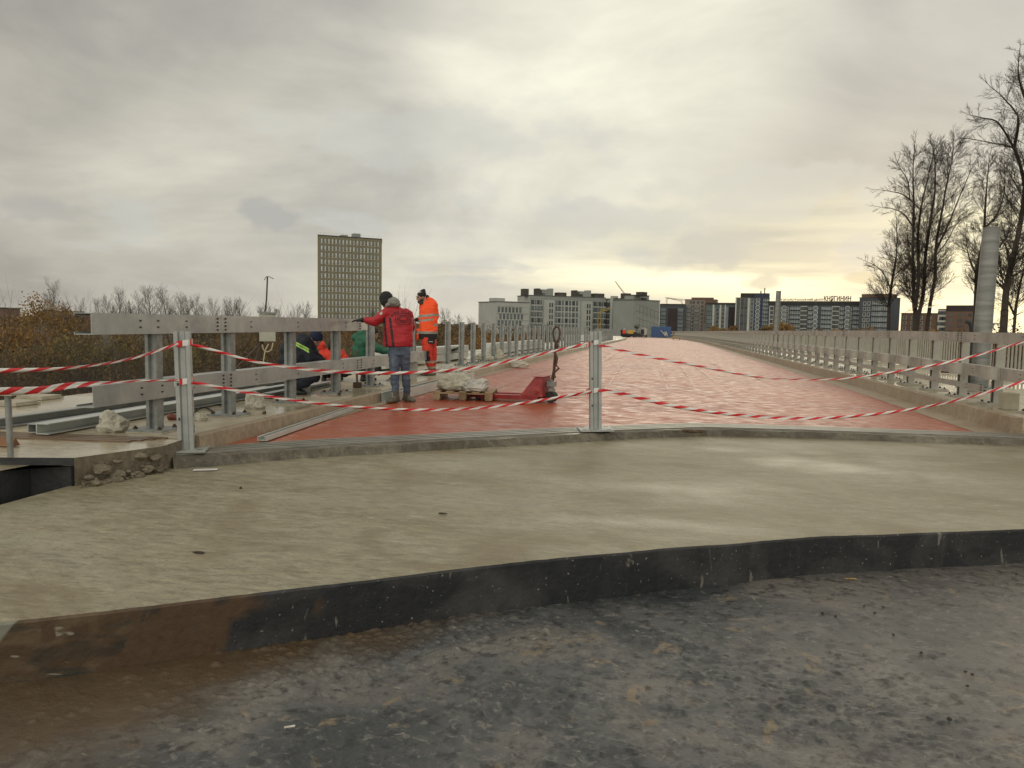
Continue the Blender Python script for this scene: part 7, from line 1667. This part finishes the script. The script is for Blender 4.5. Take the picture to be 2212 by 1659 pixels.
croucher(706, 822, dict(head=(1125, 455, 0), neck=(1110, 560, .05), chest=(1080, 640, .1), hip=(1060, 860, .35), sh1=(940, 590, .1), sh2=(1240, 600, .1), el1=(900, 720, -.1), wr1=(1000, 800, -.25), el2=(1330, 680, 0.), wr2=(1240, 790, -.2), kn1=(960, 820, -.1), an1=(960, 1030, .1), toe1=(940, 1060, -.1), kn2=(1390, 880, .0), an2=(1230, 1030, .1), toe2=(1250, 1060, -.1)),
    [OR2], 'hood', 'crouching worker in an orange jacket with a dark brown hood facing the camera', rad(8), rad(34), BLK, None, lambda J: [(J(905, 440, .1), (.085, .08, .09)), (J(1240, 590, .05), (.10, .1, .09))], BH)
GN = pm('bottle green jacket', [(.012, .075, .042), (.022, .12, .068)], 5, .75, 0, .2, 30)
croucher(790, 823, dict(head=(1790, 235, 0), neck=(1690, 290, 0), chest=(1640, 380, 0), hip=(1590, 800, .05), sh1=(1680, 360, -.14), sh2=(1620, 340, .15), el1=(1850, 490, -.18), wr1=(2060, 560, -.15), el2=(1850, 470, .15), wr2=(2040, 530, .1), kn1=(1890, 880, -.12), an1=(1650, 1020, -.08), toe1=(1800, 1050, -.1), kn2=(1880, 850, .16), an2=(1680, 1020, .14), toe2=(1820, 1040, .14)),
    [GN], 'beanie', 'crouching worker in a bottle green jacket and black hat reaching to the right', rad(68), rad(22), BLK, None, lambda J: [(J(1500, 290, 0), (.075, .08, .085)), (J(1600, 230, 0), (.11, .09, .06), Matrix.Rotation(rad(-20), 3, 'Y')), (J(1560, 550, 0), (.15, .16, .2))], BLK)
# ---- two distant workers
def far_person(u, v, D, top, jm, hm, label, tm=BLK):
    p = AD(u, v, D); q = AD(u, top, D); h = q.z-p.z; s_ = h/1.75; b = Blob(); head(b, Vector((0, 0, 1.62)), rad(160)); b.limb([Vector((0, 0, 1.5)), Vector((0, 0, 1.4))], [.06, .07]); b.loft([(Vector((0, 0, .85)), .16, .1, X, Y), (Vector((0, 0, 1.4)), .19, .11, X, Y)])
    b.limb([(-.09, 0, .9), (-.1, 0, .5), (-.1, 0, .05)], [.08, .055, .045]); b.limb([(.09, 0, .9), (.1, .06, .5), (.1, 0, .05)], [.08, .055, .045]); b.limb([(-.2, 0, 1.38), (-.26, 0, 1.1), (-.22, -.1, .85)], [.05, .04, .035]); b.limb([(.2, 0, 1.38), (.27, 0, 1.1), (.2, -.14, .9)], [.05, .04, .035])
    m = b.build('person', SKIN, None, .02); m.location = p; m.scale = (s_,)*3; m.rotation_euler = (0, 0, math.atan2(-p.x, p.y)); tag(m, label, 'person')
    j = Blob(); j.loft([(Vector((0, 0, .78)), .2, .14, X, Y), (Vector((0, 0, 1.1)), .2, .14, X, Y), (Vector((0, 0, 1.42)), .22, .13, X, Y)]); j.limb([(-.2, 0, 1.38), (-.27, 0, 1.1), (-.23, -.1, .9)], [.085, .07, .055]); j.limb([(.2, 0, 1.38), (.28, 0, 1.1), (.21, -.14, .93)], [.085, .07, .055]); j.build('jacket', jm, m, .02)
    t = Blob(); t.limb([(-.09, 0, .88), (-.1, 0, .5), (-.1, 0, .1)], [.11, .085, .075]); t.limb([(.09, 0, .88), (.1, .06, .5), (.1, 0, .1)], [.11, .085, .075]); t.build('trousers', tm, m, .02)
    t = Blob(); t.ball((0, 0, 1.69), (.12, .13, .10)); t.build('hard_hat', hm, m, .02); t = Blob(); boot(t, Vector((-.1, 0, .09)), Vector((-.1, -.2, 0))); boot(t, Vector((.1, 0, .09)), Vector((.1, -.2, 0))); t.build('boots', DARKBOOT, m, .02)
far_person(s_(205), (1250+388/5.53)/1.808, 118, (1250+184/5.53)/1.808, OR2, SILL, 'distant worker in orange vest and white helmet at the end of the left kerb')
far_person(s_(155), (1250+352/5.53)/1.808, 124, (1250+182/5.53)/1.808, BLK, BLK, 'distant worker dressed in black beside the one in orange')
mb = MB(); q = AD(s_(270), (1250+372/5.53)/1.808, 124); rock(mb, (0, 0, .35), .45, 4, 0, (2.2, .8, .8)); o = mb.build('tarpaulin_heap', BLK); o.location = q; tag(o, 'black tarpaulin heap right of the two distant workers', 'tarpaulin')
